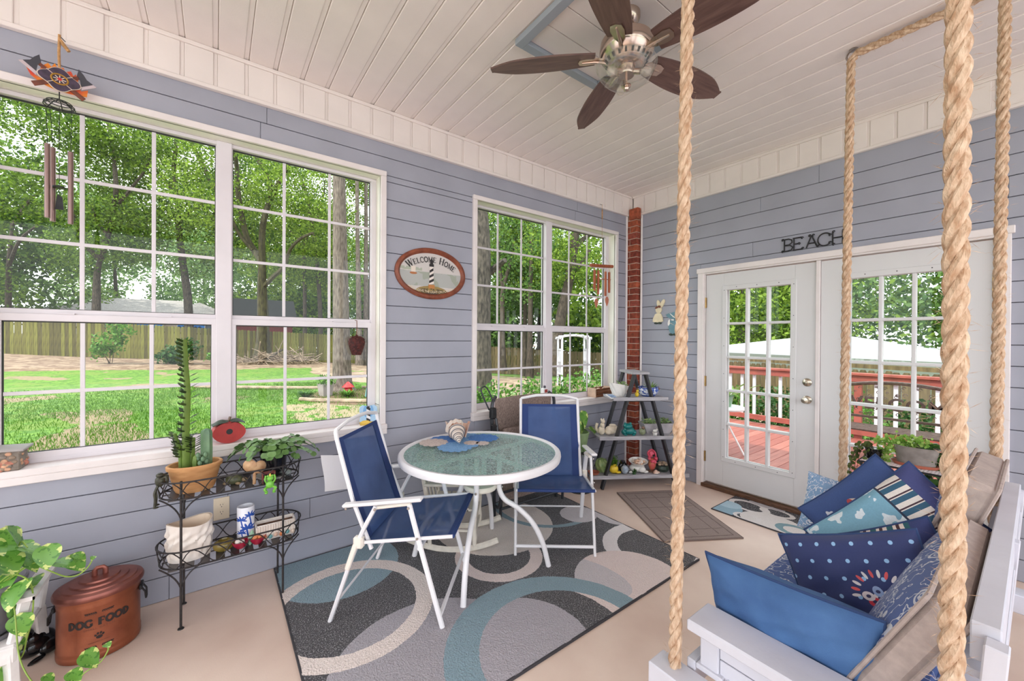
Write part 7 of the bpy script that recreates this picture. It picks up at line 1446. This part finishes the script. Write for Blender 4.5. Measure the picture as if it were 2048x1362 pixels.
for sg in (-1, 1):
    d = Vector((sg * .080, .056)); n2 = Vector((-d.y, d.x)).normalized() * .0065; a, b_ = -d * .98, d * .95
    ct('axe_handle', [tuple(a - n2 * 1.5), tuple(b_ - n2), tuple(b_ + n2), tuple(a + n2 * 1.5)], AXW, .005, -.001 - .003 * (sg > 0))
    c_ = d * .86; e1 = d.normalized(); e2 = Vector((e1.y, -e1.x)) * sg
    pt = lambda u, v: tuple(c_ + e1 * u + e2 * v)
    ct('axe_head', [pt(.012, -.032), pt(.014, -.008), pt(.012, .014), pt(.022, .036), pt(-.026, .038), pt(-.012, .010), pt(-.010, -.010)], AXS, .007, -.001); ct('axe_edge', [pt(.022, .036), pt(.028, .048), pt(-.034, .050), pt(-.026, .038)], AXE, .005, 0)
def badge(k): return [(k * .058 * (1 + .13 * math.cos(4 * a)) * math.cos(a), k * .046 * (1 + .13 * math.cos(4 * a)) * math.sin(a)) for a in np.linspace(0, 2 * PI, 48, endpoint=False)]
ct('badge_outline', badge(1.05), BDL, .004, .003); ct('badge', badge(1.0), BDG, .006, .003)
m = MB(); m.tube([(.026 * math.cos(a), .022 * math.sin(a), .010) for a in np.linspace(0, 2 * PI, 24, endpoint=False)], .0035, 6, closed=True, M=Bm); m.build('ring', GLD, t, O)
for k in range(4): a = k * PI / 4; ct('badge_spoke', [(-.02 * math.cos(a) - .0015 * math.sin(a), -.017 * math.sin(a) + .0015 * math.cos(a)), (-.02 * math.cos(a) + .0015 * math.sin(a), -.017 * math.sin(a) - .0015 * math.cos(a)), (.02 * math.cos(a) + .0015 * math.sin(a), .017 * math.sin(a) - .0015 * math.cos(a)), (.02 * math.cos(a) - .0015 * math.sin(a), .017 * math.sin(a) + .0015 * math.cos(a))], BDL, .002, .009 + .0003 * k)
ct('badge_centre', ell(0, 0, .007, .006), mat('badge_red', (206, 40, 44), .5), .003, .0095)
for (pts) in ([(-.040, .030), (-.020, .016)], [(.040, .030), (.020, .016)], [(-.040, -.030), (-.020, -.016)], [(.040, -.030), (.020, -.016)]): d = Vector(pts[1]) - Vector(pts[0]); n2 = Vector((-d.y, d.x)).normalized() * .001; ct('badge_line', [tuple(Vector(pts[0]) + n2), tuple(Vector(pts[0]) - n2), tuple(Vector(pts[1]) - n2), tuple(Vector(pts[1]) + n2)], BDL, .0015, .009)
zc = 2.505
m = MB()
for r_, z in ((.050, zc), (.048, zc + .009), (.040, zc + .020)): m.tube([(CX + r_ * math.cos(a), CY + .0 + r_ * math.sin(a), z) for a in np.linspace(0, 2 * PI, 20, endpoint=False)], .0022, 5, closed=True)
for k in range(6): a = k * PI / 3; m.tube([(CX + .05 * math.cos(a), CY + .05 * math.sin(a), zc), (CX + .02 * math.cos(a), CY + .02 * math.sin(a), zc + .03), (CX, CY, zc + .035)], .002, 5)
m.tube([(CX, CY, zc + .035), (CX, CY, 2.585)], .0022, 5); m.build('top_frame', BLACKM, t, O)
CHT = mat('chime_tube_metal', (142, 118, 112), .3, metal=.8)
for i, (dx_, dy_, z0, L) in enumerate([(-.022, -.025, 2.318, .342), (.030, -.030, 2.315, .335), (.020, .040, 2.30, .335)]):
    a = math.atan2(dy_, dx_); x, y = CX + dx_, CY + dy_; m = MB(); m.lathe([(.0085, -L), (.0095, -L), (.0095, 0), (.0085, 0)], 14, T(x, y, z0)); tb = m.build('tube', CHT, t, O)
    q = MB(); q.tube([(x, y, z0), (CX + .048 * math.cos(a), CY + .048 * math.sin(a), zc)], .001, 4); q.build('cord', BLACKM, tb)
m = MB(); m.tube([(CX, CY, zc), (CX, CY, 2.10)], .001, 4); m.lathe([(0, 0), (.022, 0), (.022, .006), (0, .006)], 14, T(CX, CY, 2.13)); m.prism([(-.014, 0), (.014, 0), (.010, .06), (-.006, .07)], -.002, .002, T(CX, CY, 2.03) @ FR); m.build('clapper', BLACKM, t, O)
# bamboo chime
BX, BY = .06, -.585; BAM = mat('reddish_bamboo', (182, 104, 66), .55, c2=(150, 76, 48), vs=20, stretch=(3, 3, .5)); LEAFW = mat('clay_leaf', (190, 116, 92), .6)
t = thing('bamboo_chime', 'reddish bamboo wind chime with leaf drops before the smaller window', 'wind chime', (BX, BY, 2.88)); O = T(-BX, -BY, -2.88)
m = MB(); m.tube([(.02, BY, 2.89), (BX, BY, 2.87)], .0022, 5); m.build('hook', BLACKM, t, O)
m = MB(); m.tube([(BX, BY, 2.875), (BX, BY, 2.35)], .0018, 5); m.tube([(BX, BY, 2.36), (BX, BY - .15, 2.235)], .001, 4); m.tube([(BX, BY, 2.36), (BX, BY + .15, 2.245)], .001, 4); m.tube([(BX, BY, 2.82), (BX, BY, 2.72)], .006, 6); m.build('cord', TWINE, t, O)
m = MB(); m.tube([(BX, BY - .175, 2.212), (BX, BY, 2.222), (BX, BY + .175, 2.236)], .017, 10); m.build('bar', BAM, t, O)
for k, (dy, L) in enumerate([(-.13, .19), (-.098, .21), (-.07, .25), (-.04, .22), (.045, .26), (.075, .25), (.105, .22), (.135, .19)]):
    m = MB(); m.lathe([(.009, -L), (.0125, -L), (.0125, 0), (.010, 0)], 10, T(BX + .012 * (-1) ** k, BY + dy, 2.165)); tb = m.build('tube', BAM, t, O); q = MB(); q.tube([(BX + .012 * (-1) ** k, BY + dy, 2.165), (BX, BY + dy, 2.215)], .001, 4); q.build('cord', TWINE, tb)
m = MB(); m.tube([(BX, BY - .14, 2.075), (BX, BY + .145, 2.09)], .004, 6); m.build('spreader', BAM, t, O)
for dy, z in ((-.085, 1.825), (.085, 1.855)):
    m = MB(); m.prism([(0, -.055), (.022, -.01), (.026, .02), (.012, .042), (0, .048), (-.012, .042), (-.026, .02), (-.022, -.01)], -.004, .004, T(BX, BY + dy, z) @ FR); lf = m.build('leaf_drop', LEAFW, t, O); q = MB(); q.tube([(BX, BY + dy, z + .045), (BX, BY + dy, 2.08)], .0009, 4); q.build('cord', TWINE, lf)
# bell in big window
t = thing('hanging_bell', 'dark red filigree bell hanging on the big window sash', 'ornament', (-0.055, -3.068, 1.566)); DRD = mat('dark_red_filigree', (92, 36, 30), .5, metal=.3, c2=(48, 20, 20), vs=60, bump=.8, bs=90)
m = MB(); m.lathe([(.032, -.245), (.042, -.22), (.052, -.19), (.060, -.155), (.054, -.128), (.036, -.113), (.010, -.108), (.006, -.10), (0, -.10)], 24, sx=.5); m.build('bell', DRD, t)
m = MB(); m.tube([(0, 0, -.10), (0, .002, -.05), (.004, 0, 0), (-.04, 0, .002)], .0025, 6); m.build('cord', mat('brown_leather_cord', (120, 70, 52), .7), t)

# ================================================================== CEILING FAN AND ITS FRAME
FBL = mat('blue_grey_frame_paint', (158, 166, 176), .5)
t = thing('ceiling_frame', 'blue-grey wooden frame around a boarded square above the fan', 'frame', (1.60, -2.225, 3.084)); hx, hy = .455, .31
for (x0, x1, y0, y1) in ((-hx, hx, -hy - .025, -hy + .025), (-hx, hx, hy - .025, hy + .025)): m = MB(); m.b2(x0 - .025, x1 + .025, y0, y1, -.034, 0, .002); m.build('rail', FBL, t)
for sx in (-1, 1): m = MB(); m.b2(sx * hx - .025, sx * hx + .025, -hy + .026, hy - .026, -.034, 0, .002); m.build('rail', FBL, t)
for k in range(6): m = MB(); x0 = -hx + .026 + k * .1430; m.b2(x0, x0 + .139, -hy + .026, hy - .026, -.010, 0, .002); m.build('board', SOFFIT, t)
FC = (1.60, -2.22); t = thing('ceiling_fan', 'brushed nickel ceiling fan with five dark wooden blades and glass bowl', 'fan', (FC[0], FC[1], 3.073))
NICKF = mat('brushed_nickel', (196, 178, 164), .22, metal=1.0)
z0 = -3.073
m = MB(); m.lathe([(.0, 0), (.066, 0), (.066, -.02), (.05, -.055), (.03, -.065), (0, -.065)][::-1], 28); m.build('canopy', NICKF, t)
m = MB(); m.tube([(0, 0, -.06), (0, 0, -.13)], .014, 12); m.build('downrod', NICKF, t)
m = MB(); m.lathe([(0, -.262), (.07, -.262), (.085, -.255), (.100, -.238), (.108, -.225), (.128, -.205), (.134, -.18), (.128, -.14), (.10, -.125), (.05, -.12), (0, -.12)], 40); mo = m.build('motor_housing', NICKF, t)
for k in range(20): a = 2 * PI * k / 20; q = MB(); q.box(0, 0, 0, .004, .010, .022, T(.101 * math.cos(a), .101 * math.sin(a), -.238) @ RZ(a) @ RY(.75)); q.build('vent_slot', BLACKM, mo)
FB = mat('dark_walnut_blade', (112, 86, 78), .45, c2=(82, 58, 54), vs=9, stretch=(.6, 6, 6))
def bladepoly():
    up_ = []; n_ = 20
    for k in range(n_ + 1):
        u = k / n_; x = .155 + .53 * u; w_ = .044 + .040 * math.sin(PI * min(1, u * .80 + .12)) - (.030 * max(0, (u - .75) / .25) ** 1.6); up_.append((x, w_))
    return up_ + [(.694, .024), (.694, -.026)] + [(x, -w_) for x, w_ in up_[::-1]]
q = MB(); q.prism(bladepoly(), -.004, .004); BMESH = q.mesh('blade', FB)
q = MB(); q.prism([(.085, -.012), (.12, -.010), (.15, -.026), (.20, -.034), (.232, -.026), (.24, 0), (.232, .026), (.20, .034), (.15, .026), (.12, .010), (.085, .012)], -.012, -.004); q.tube([(.085, 0, -.03), (.12, 0, -.018), (.16, 0, -.013), (.22, 0, -.013)], [.012, .010, .007, .004], 8); IMESH = q.mesh('blade_iron', NICKF)
for a in (224, 152, 80, 8, 296):
    bl = link('blade', BMESH, t, RZ(rad(a)) @ T(0, 0, -.205) @ RX(rad(-12))); link('blade_iron', IMESH, bl)
m = MB(); m.lathe([(0, -.305), (.038, -.305), (.042, -.295), (.042, -.265), (.05, -.26), (0, -.26)], 24); m.build('light_stem', NICKF, t)
CLG = glassmat('clear_bowl_glass', (250, 250, 248), rough=0.0, dens=.05, dcol=(235, 235, 230), ior=1.5)
m = MB(); pr = [(.142 * math.cos(a), -.262 - .095 * math.sin(a)) for a in np.linspace(0, PI / 2 * .94, 14)]; pr = [(.146, -.255), (.148, -.258)] + pr; m.lathe(pr[::-1] + [(.140, -.256)], 40); m.build('glass_bowl', CLG, t)
m = MB(); m.tube([(.145 * math.cos(a), .145 * math.sin(a), -.257) for a in np.linspace(0, 2 * PI, 40, endpoint=False)], .004, 6, closed=True); m.build('bowl_rim', CLG, t)
m = MB(); m.tube([(0, 0, -.30), (0, 0, -.35)], .006, 8); m.lathe([(0, -.382), (.012, -.378), (.016, -.37), (.012, -.362), (.024, -.358), (.022, -.352), (0, -.35)], 20); m.build('finial', NICKF, t)
for k in range(3):
    a = k * 2.094 + .4; m = MB(); m.lathe([(0, 0), (.014, 0), (.014, .03), (.0, .03)], 12, T(.04 * math.cos(a), .04 * math.sin(a), -.295) @ RZ(a) @ RY(1.9)); sk = m.build('lamp_socket', NICKF, t)
    q = MB(); q.lathe([(.010, .03), (.020, .05), (.023, .066), (.018, .08), (0, .086)], 14, T(.04 * math.cos(a), .04 * math.sin(a), -.295) @ RZ(a) @ RY(1.9)); q.build('bulb', glassmat('clear_bulb_glass', (250, 246, 240), dens=.25, dcol=(240, 236, 228)), sk)

# ================================================================== PORCH SWING
SWP = mat('pale_grey_swing_paint', (206, 206, 214), .5, var=.03, vs=6, bump=.06, bs=60); ROPE = mat('manila_rope', (226, 200, 172), .95, c2=(180, 142, 110), vs=80, bump=.6, bs=240, stretch=(1, 1, .35))
SWO = (2.46, -1.80, 0.36); t = thing('porch_swing', 'pale grey wooden porch swing hung on thick manila ropes', 'porch swing', SWO); O = T(-SWO[0], -SWO[1], -SWO[2])
def sw(name, x0, x1, y0, y1, z0, z1, ch=.004, par=None): m = MB(); m.b2(x0, x1, y0, y1, z0, z1, ch); return m.build(name, SWP, par or t, None if par else O)
for yy in (-2.64, -1.045): sw('base_beam', 2.06, 2.84, yy - .045, yy + .045, .265, .345)
sw('front_apron', 2.145, 2.175, -2.59, -1.09, .28, .37); sw('back_beam', 2.74, 2.775, -2.59, -1.09, .28, .37)
for k in range(6): sw('seat_slat', 2.176 + .094 * k, 2.262 + .094 * k, -2.59, -1.09, .352, .370, .003)
for (yc, yo) in ((-2.56, -1), (-1.10, 1)):
    sw('arm', 2.165, 2.80, yc - .070, yc + .070, .490, .526, .005)
    sw('arm_post', 2.185, 2.245, yc - .02, yc + .02, .346, .489)
    for k in range(2): sw('side_board', 2.246, 2.74, yc - .012, yc + .012, .350 + .068 * k, .414 + .068 * k, .002)
for yy in (-2.545, -1.80, -1.085): m = MB(); m.bar((2.775, yy, .30), (2.806, yy, .80), .045, .036, .003); m.build('back_post', SWP, t, O)
for k in range(4): m = MB(); zz = .42 + .095 * k; m.bar((2.758 + .006 * k, -2.52, zz), (2.758 + .006 * k, -1.10, zz), .075, .016, .002, roll=PI / 2 if False else 0); m.build('back_slat', SWP, t, O)
sw('top_rail', 2.766, 2.812, -2.52, -1.06, .735, .822, .003)
def rope(name, pts, R_=.0203, fuzz=120):
    P_ = [Vector(p) for p in pts]; D = [0]
    for a, b_ in zip(P_[:-1], P_[1:]): D.append(D[-1] + (b_ - a).length)
    L = D[-1]; n_ = int(L / .0125); m = MB(); C_ = []
    for i in range(n_ + 1):
        s_ = L * i / n_; k = max(j for j in range(len(D)) if D[j] <= s_ + 1e-9); k = min(k, len(P_) - 2); C_.append(P_[k].lerp(P_[k + 1], (s_ - D[k]) / (D[k + 1] - D[k])))
    fr = []; nrm = None
    for i in range(n_ + 1):
        tg = (C_[min(i + 1, n_)] - C_[max(i - 1, 0)]).normalized()
        if nrm is None: nrm = tg.orthogonal().normalized()
        nrm = (nrm - tg * nrm.dot(tg)).normalized(); fr.append((nrm.copy(), tg.cross(nrm)))
    for st in range(3):
        pts_ = []
        for i in range(n_ + 1): a = 2 * PI * (L * i / n_) / .145 + st * 2.0944; pts_.append(C_[i] + (fr[i][0] * math.cos(a) + fr[i][1] * math.sin(a)) * R_ * .52)
        m.tube(pts_, R_ * .56, 7)
    r_ = m.build(name, ROPE, t, O)
    if fuzz:
        n = fuzz * 3; idx = NR.randint(0, n_ + 1, n); ca = NR.rand(n) * 6.28; c0 = np.array([C_[i] for i in idx]); nn = np.array([fr[i][0] * math.cos(a) + fr[i][1] * math.sin(a) for i, a in zip(idx, ca)]); d = nn + unit(n) * .8; d /= np.linalg.norm(d, axis=1, keepdims=True); ln = NR.uniform(.004, .020, n)[:, None]; W_ = np.cross(d, unit(n)); W_ /= np.linalg.norm(W_, axis=1, keepdims=True)
        tag(link('fibres', quads_mesh('fibres', c0 + nn * R_ * .95 + d * ln, d * ln, W_ * .0005, ROPE), r_), kind='stuff')
    return r_
rope('rope', [(2.125, -2.630, .30), (2.148, -2.609, 3.02), (2.17, -2.609, 3.052), (2.71, -2.612, 3.052), (2.7485, -2.6145, 3.02), (2.746, -2.6075, .30)], fuzz=420)
rope('rope', [(2.187, -1.014, .30), (2.207, -1.003, 3.02), (2.23, -1.0, 3.052), (2.72, -1.015, 3.052), (2.753, -1.022, 3.02), (2.739, -1.078, .30)], fuzz=160)
for (x, y) in ((2.14, -2.63), (2.722, -2.63), (2.216, -1.0), (2.752, -1.0)):
    m = MB(); m.tube([(x + .03 * math.cos(a), y, 3.052 + .03 * math.sin(a)) for a in np.linspace(0, 2 * PI, 14, endpoint=False)], .005, 6, closed=True); m.lathe([(.02, 3.078), (.02, 3.084)], 12, T(x, y, 0)); m.build('eye_bolt', STEEL, t, O)

# ---- cushions
def pillow_mesh(name, w_, h_, th, m_, nx=26, ny=22, puff=.5, sag=0.0):
    m = MB()
    def fn(sg):
        def f(u, v):
            x, y = 2 * u - 1, 2 * v - 1; e = max(0.0, (1 - abs(x) ** 3.0) * (1 - abs(y) ** 3.0)) ** puff
            px = x * w_ / 2 * (1 - .07 * (1 - abs(x) ** 2) * 0 - .06 * (1 - y * y) * abs(x) ** 6); py = y * h_ / 2 * (1 - .06 * (1 - x * x) * abs(y) ** 6)
            wr = .004 * math.sin(9 * x + 5 * y) * e + .003 * math.sin(14 * y - 6 * x) * e
            return (px, sg * (th / 2 * e + .002) + wr, py - sag * (1 - x * x) * max(0, y))
        return f
    m.grid(fn(-1), nx, ny); m.grid(lambda u, v: fn(1)(1 - u, v), nx, ny); return m.mesh(name, m_)
def pillow(name, label, w_, h_, th, m_, M_, pipe=None, group=None, puff=.5):
    loc = M_.to_translation(); t_ = bpy.data.objects.new(name, None); col.objects.link(t_); t_.matrix_world = M_; t_.empty_display_size = .1; tag(t_, label, 'pillow', group)
    link('cover', pillow_mesh('cover', w_, h_, th, m_, puff=puff), t_)
    if pipe:
        m = MB(); pts = []
        for k in range(64):
            a = 4 * k / 64; s_ = int(a); f_ = a - s_; x, y = [(2 * f_ - 1, -1), (1, 2 * f_ - 1), (1 - 2 * f_, 1), (-1, 1 - 2 * f_)][s_]
            pts.append((x * w_ / 2 * (1 - .06 * (1 - y * y) * abs(x) ** 6), 0, y * h_ / 2 * (1 - .06 * (1 - x * x) * abs(y) ** 6)))
        m.tube(pts, .005, 6, closed=True); m.build('piping', pipe, t_)
    return t_
# seat cushion
def paisley(name, base, light, axes, dark=None, sc_=9.0):
    P = Paint(name, base, axes=axes, rough=.85, grain=.08, gs=200, jitter=.05, js=14, sheen=.15)
    P.lay(light, ('cells', sc_, .17, .24)).lay(light, ('cells', sc_, .07, .10)).lay(light, ('noise', sc_ * 2.4, .49, .52, 2)).lay(light, ('cells', sc_ * 2.2, .40, .46), ('noise', sc_ * .8, .5, 1, 1))
    if dark: P.lay(dark, ('cells', sc_, .0, .05))
    return P.done()
PSL = paisley('navy_paisley_cloth', (56, 82, 138), (198, 200, 206), 'YZ'); PSX = paisley('navy_paisley_seat_cloth', (58, 84, 142), (200, 202, 208), 'XY')
t = thing('seat_cushion', 'navy paisley seat cushion lying on the swing', 'cushion', (2.42, -1.80, .371))
m = MB(); m.grid(lambda u, v: (-.305 + .58 * u, -.675 + 1.29 * v, .052 + .022 * (1 - (2 * u - 1) ** 6) * (1 - (2 * v - 1) ** 8) - .03 * max(0, abs(2 * u - 1) - .9) * 10), 20, 40); m.b2(-.30, .27, -.67, .61, .0, .05, .012); m.build('cover', PSX, t)
TAU = mat('taupe_linen', (176, 160, 152), .9, var=.06, vs=40, bump=.25, bs=400)
def back_cushion(label, y0, y1, zb_, zt, xb, xt, th):
    yc = (y0 + y1) / 2; h_ = math.hypot(zt - zb_, xt - xb); tilt = math.atan2(xt - xb, zt - zb_)
    t_ = thing('back_cushion', label, 'cushion', ((xb), yc, zb_), group='paisley back cushions of the swing'); t_.rotation_euler = (0, tilt, 0); w_ = y1 - y0
    m = MB(); m.grid(lambda u, v: (-.004 - .035 * max(0, (1 - (2 * u - 1) ** 4)) * max(0, (1 - (2 * v - 1) ** 4)) ** .8, -w_ / 2 + w_ * u, h_ * v), 20, 18); m.build('front_cover', PSL, t_)
    m = MB(); m.b2(-.004, th, -w_ / 2, w_ / 2, 0, h_, .02); m.build('body', TAU, t_)
    for xx in (-.002, th - .004): m = MB(); m.tube([(xx, -w_ / 2, .01), (xx, -w_ / 2, h_ - .012), (xx, -w_ / 2 + .012, h_), (xx, w_ / 2 - .012, h_), (xx, w_ / 2, h_ - .012), (xx, w_ / 2, .01)], .006, 6); m.build('piping', TAU, t_)
back_cushion('navy paisley and taupe back cushion at the near end of the swing', -2.48, -1.73, .450, .825, 2.518, 2.700, .080)
back_cushion('navy paisley and taupe back cushion at the far end of the swing', -1.71, -1.10, .445, .955, 2.520, 2.690, .095)
DEN = mat('denim_blue_cloth', (74, 112, 160), .85, c2=(58, 92, 140), vs=7, bump=.2, bs=400); DENP = mat('dark_navy_piping', (44, 66, 108), .85)
pillow('bolster_pillow', 'plain denim-blue pillow leaning on the near arm of the swing', .48, .29, .13, DEN, T(2.385, -2.425, .548) @ RX(rad(12)) @ RY(rad(-3)), DENP, puff=.45)
P = Paint('navy_dotted_cloth', (50, 60, 104), axes='XZ', rough=.85, grain=.1, gs=160, sheen=.1); P.lay((150, 190, 226), ('dots', .052, .0062))
for k in range(11):
    a = k * 2.4; r_ = .045 * math.sqrt(k / 11); P.lay([(206, 60, 74), (226, 214, 214), (150, 170, 206), (232, 224, 222)][k % 4], ('el', .06 + r_ * math.cos(a), -.035 + r_ * .8 * math.sin(a), .016, .013, a)).lay((60, 60, 96), ('el', .06 + r_ * math.cos(a), -.035 + r_ * .8 * math.sin(a), .006, .005))
for k in range(12): a = PI * k / 11; P.lay([(214, 90, 90), (222, 216, 214)][k % 2], ('el', .06 + .068 * math.cos(a), -.02 + .062 * math.sin(a), .012, .0045, a))
pillow('dotted_pillow', 'navy pillow with pale dots and a red and white bouquet', .41, .33, .15, P.done(), T(2.490, -2.075, .597) @ RZ(rad(4)) @ RX(rad(-14)) @ RY(rad(-22)), DENP)
P = Paint('teal_patchwork_cloth', (120, 166, 186), axes='XZ', rough=.85, grain=.12, gs=160); P.lay((214, 224, 228), ('noise', 16, .60, 1, 2))
P.lay((222, 214, 206), ('half', .075, 0, -.05)).lay((52, 92, 116), ('half', .075, 0, -.05), ('stripe', 0, 0, PI / 2 - .1, .046, .42, 0)).lay((70, 46, 56), ('half', .075, 0, -.05), ('stripe', 0, 0, PI / 2 - .1, .046, .12, .5)).lay((66, 72, 120), ('half', .165, 0, -.05)).lay((44, 52, 72), ('rect', .072, 0, .004, .3, -.05))
pillow('patchwork_pillow', 'teal patchwork pillow with striped and navy panels', .50, .36, .15, P.done(), T(2.520, -1.68, .655) @ RZ(rad(10)) @ RX(rad(-20)) @ RY(rad(-48)), DENP)
P = Paint('teal_striped_cloth', (222, 208, 200), axes='XZ', rough=.85, grain=.12, gs=160); P.lay((40, 92, 100), ('stripe', 0, 0, 0, .052, .36, 0)).lay((70, 44, 50), ('stripe', 0, 0, 0, .052, .2, .45)).lay((54, 64, 112), ('half', .12, 0, 0))
pillow('striped_pillow', 'teal, brown and cream striped pillow peeking between dotted and patchwork pillows', .36, .28, .13, P.done(), T(2.535, -1.86, .60) @ RZ(rad(6)) @ RX(rad(-14)) @ RY(rad(-30)), DENP)
P = Paint('navy_bird_cloth', (62, 84, 134), axes='XZ', rough=.85, grain=.1, gs=160)
for k in range(9): a = k * 2.4; P.lay((214, 214, 220), ('el', -.03 + .10 * math.sin(k * 1.9), -.02 + .11 * math.cos(k * 2.7), .020, .009, a)).lay((214, 214, 220), ('el', -.03 + .10 * math.sin(k * 1.9), -.02 + .11 * math.cos(k * 2.7), .020, .009, a + 1.57))
P.lay((226, 206, 190), ('el', -.09, .03, .06, .016, .8)).lay((190, 80, 80), ('el', -.12, -.01, .014, .012))
pillow('navy_bird_pillow', 'navy pillow with pale birds and blossoms behind the patchwork one', .44, .44, .15, P.done(), T(2.425, -1.44, .605) @ RZ(rad(4)) @ RX(rad(-14)) @ RY(rad(40)), DENP)
P = Paint('pale_paisley_cloth', (132, 164, 198), axes='XZ', rough=.85, grain=.08, gs=160, jitter=.03, js=18); P.lay((230, 230, 232), ('cells', 20, .15, .24)).lay((52, 66, 104), ('cells', 20, .27, .31)).lay((230, 230, 232), ('noise', 42, .49, .53, 2)).lay((206, 150, 146), ('cells', 20, .0, .07)).lay((226, 226, 230), ('el', -.03, -.02, .09, .065, .6, .82)).lay((60, 74, 104), ('el', -.03, -.02, .05, .012, .6)).lay((200, 40, 56), ('el', .02, -.10, .018, .011))
pillow('paisley_pillow', 'pale blue and white paisley pillow at the far end of the swing', .33, .31, .12, P.done(), T(2.225, -1.20, .535) @ RZ(rad(12)) @ RX(rad(-16)) @ RY(rad(8)))

# ================================================================== PLANTS BY THE FAR DOOR
t = thing('mesh_plant_table', 'white wire-mesh plant table standing before the door behind the swing', 'table', (2.36, -0.42, 0)); MW = mat('white_wire', (214, 206, 206), .5)
m = MB()
for k in range(-9, 10):
    for sg in (1, -1):
        a0 = Vector((.03 * k - .14 * sg, -.14)); a1 = Vector((.03 * k + .14 * sg, .14)); p0 = [max(-.2, min(.2, a0.x)), a0.y + (max(-.2, min(.2, a0.x)) - a0.x) * sg]; p1 = [max(-.2, min(.2, a1.x)), a1.y + (max(-.2, min(.2, a1.x)) - a1.x) * sg]
        m.tube([(p0[0], p0[1], .672), (p1[0], p1[1], .672)], .0022, 4)
m.build('mesh_top', MW, t)
m = MB(); m.tube([(-.2, -.14, .672), (.2, -.14, .672), (.2, .14, .672), (-.2, .14, .672)], .006, 6, closed=True); m.build('rim', BLACKM, t)
for sx in (-1, 1):
    for sy in (-1, 1): m = MB(); m.tube(crv([(sx * .19, sy * .13, .67), (sx * .14, sy * .10, .4), (sx * .17, sy * .12, .15), (sx * .22, sy * .15, 0)], 5), .006, 6); m.build('leg', BLACKM, t)
GRP = mat('grey_fluted_planter', (146, 138, 132), .8, var=.12, vs=20, bump=.2, bs=60)
t = thing('grey_planter', 'long grey planter of trailing clover on the mesh table', 'planter', (2.405, -0.42, 0.6755)); m = MB(); m.lathe([(0, .014), (.085, .014), (.10, .11), (.108, .118), (.10, .12), (.092, .10), (0, .098)], 28, sx=1.0, sy=.62); m.build('pot', GRP, t)
m = MB(); m.lathe([(0, 0), (.10, 0), (.112, .018), (.104, .018), (.09, .006), (0, .006)], 24, sy=.66); m.build('saucer', mat('red_terracotta', (182, 104, 82), .8, var=.1), t); foliage('foliage', [(-.05, 0, .14, .07, .05, .04), (-.13, 0, .10, .05, .05, .06), (-.16, -.01, .0, .035, .04, .08), (.02, 0, .15, .05, .04, .03)], 520, .013, leafmat('bright_clover', (128, 176, 70), (196, 222, 130), .4), t, flat=.8, shell=.1)
t = thing('dark_ivy_plant', 'glossy dark ivy in a pot at the right of the mesh table', 'potted plant', (2.54, -0.36, 0)); m = MB(); m.lathe([(.13, 0), (.13, .42), (.11, .44), (0, .44)], 24); m.build('stool', mat('dark_wicker', (70, 56, 48), .8, var=.2, vs=60), t); m = MB(); m.lathe([(0, .441), (.07, .441), (.09, .58), (.08, .58), (0, .56)], 20); m.build('pot', BLC, t); foliage('foliage', [(0, 0, .66, .10, .09, .10), (-.06, -.02, .74, .07, .06, .06), (.0, -.05, .56, .08, .05, .10)], 420, .024, leafmat('dark_ivy_leaf', (34, 72, 34), (84, 124, 60), .2, .3), t, flat=.8, shell=.2)
t = thing('trailing_vine_plant', 'dark round-leaved vine hanging at the left of the mesh table', 'potted plant', (2.215, -0.44, 0.6755)); m = MB(); m.lathe([(0, 0), (.035, 0), (.046, .07), (.04, .07), (0, .06)], 18); m.build('pot', BLC, t)
for k in range(7):
    a = PI + .35 * (k - 3); L = .10 + .02 * (k % 3); pts = bez((0, 0, .06), (L * .6 * math.cos(a), L * .5 * math.sin(a), .14), (L * math.cos(a), L * .6 * math.sin(a), .02), (L * 1.05 * math.cos(a), L * .6 * math.sin(a), -.12 - .03 * (k % 4)), 10); m = MB(); m.tube(pts, .0015, 4); v = m.build('vine', mat('dark_vine', (70, 62, 40), .7), t)
    for p in pts[2:]: q = MB(); q.lathe([(0, 0), (.012, .001), (.0, .002)], 8, axis_m(p + Vector((rnd.uniform(-.014, .014), rnd.uniform(-.014, .014), rnd.uniform(-.01, .01))), (rnd.uniform(-1, 1), -1, .5))); q.build('leaf', leafmat('dark_round_leaf', (52, 64, 34), (110, 130, 58), .3), v)
# things behind the swing at the right edge
t = thing('yoga_mat', 'purple mat edge on the floor behind the swing', 'mat', (3.12, -2.35, 0)); m = MB(); m.b2(-.16, .5, -.45, .45, 0, .008, .002); m.build('sheet', mat('purple_mat', (140, 20, 130), .7), t)
t = thing('bent_driftwood', 'dark driftwood branch with black fitting behind the swing', 'driftwood', (3.10, -1.55, 0)); m = MB(); m.tube(crv([(-.12, -.10, .03), (.0, .0, .06), (.10, .08, .16), (.14, .12, .28)], 6), [.03] * 12 + [.022] * 7, 8); m.build('branch', WD, t); m = MB(); m.ball((-.02, .10, .20), .05, .06, .04); m.lathe([(.02, 0), (.02, .06), (0, .07)], 10, T(-.03, .10, .22)); m.build('fitting', BLACKM, t)
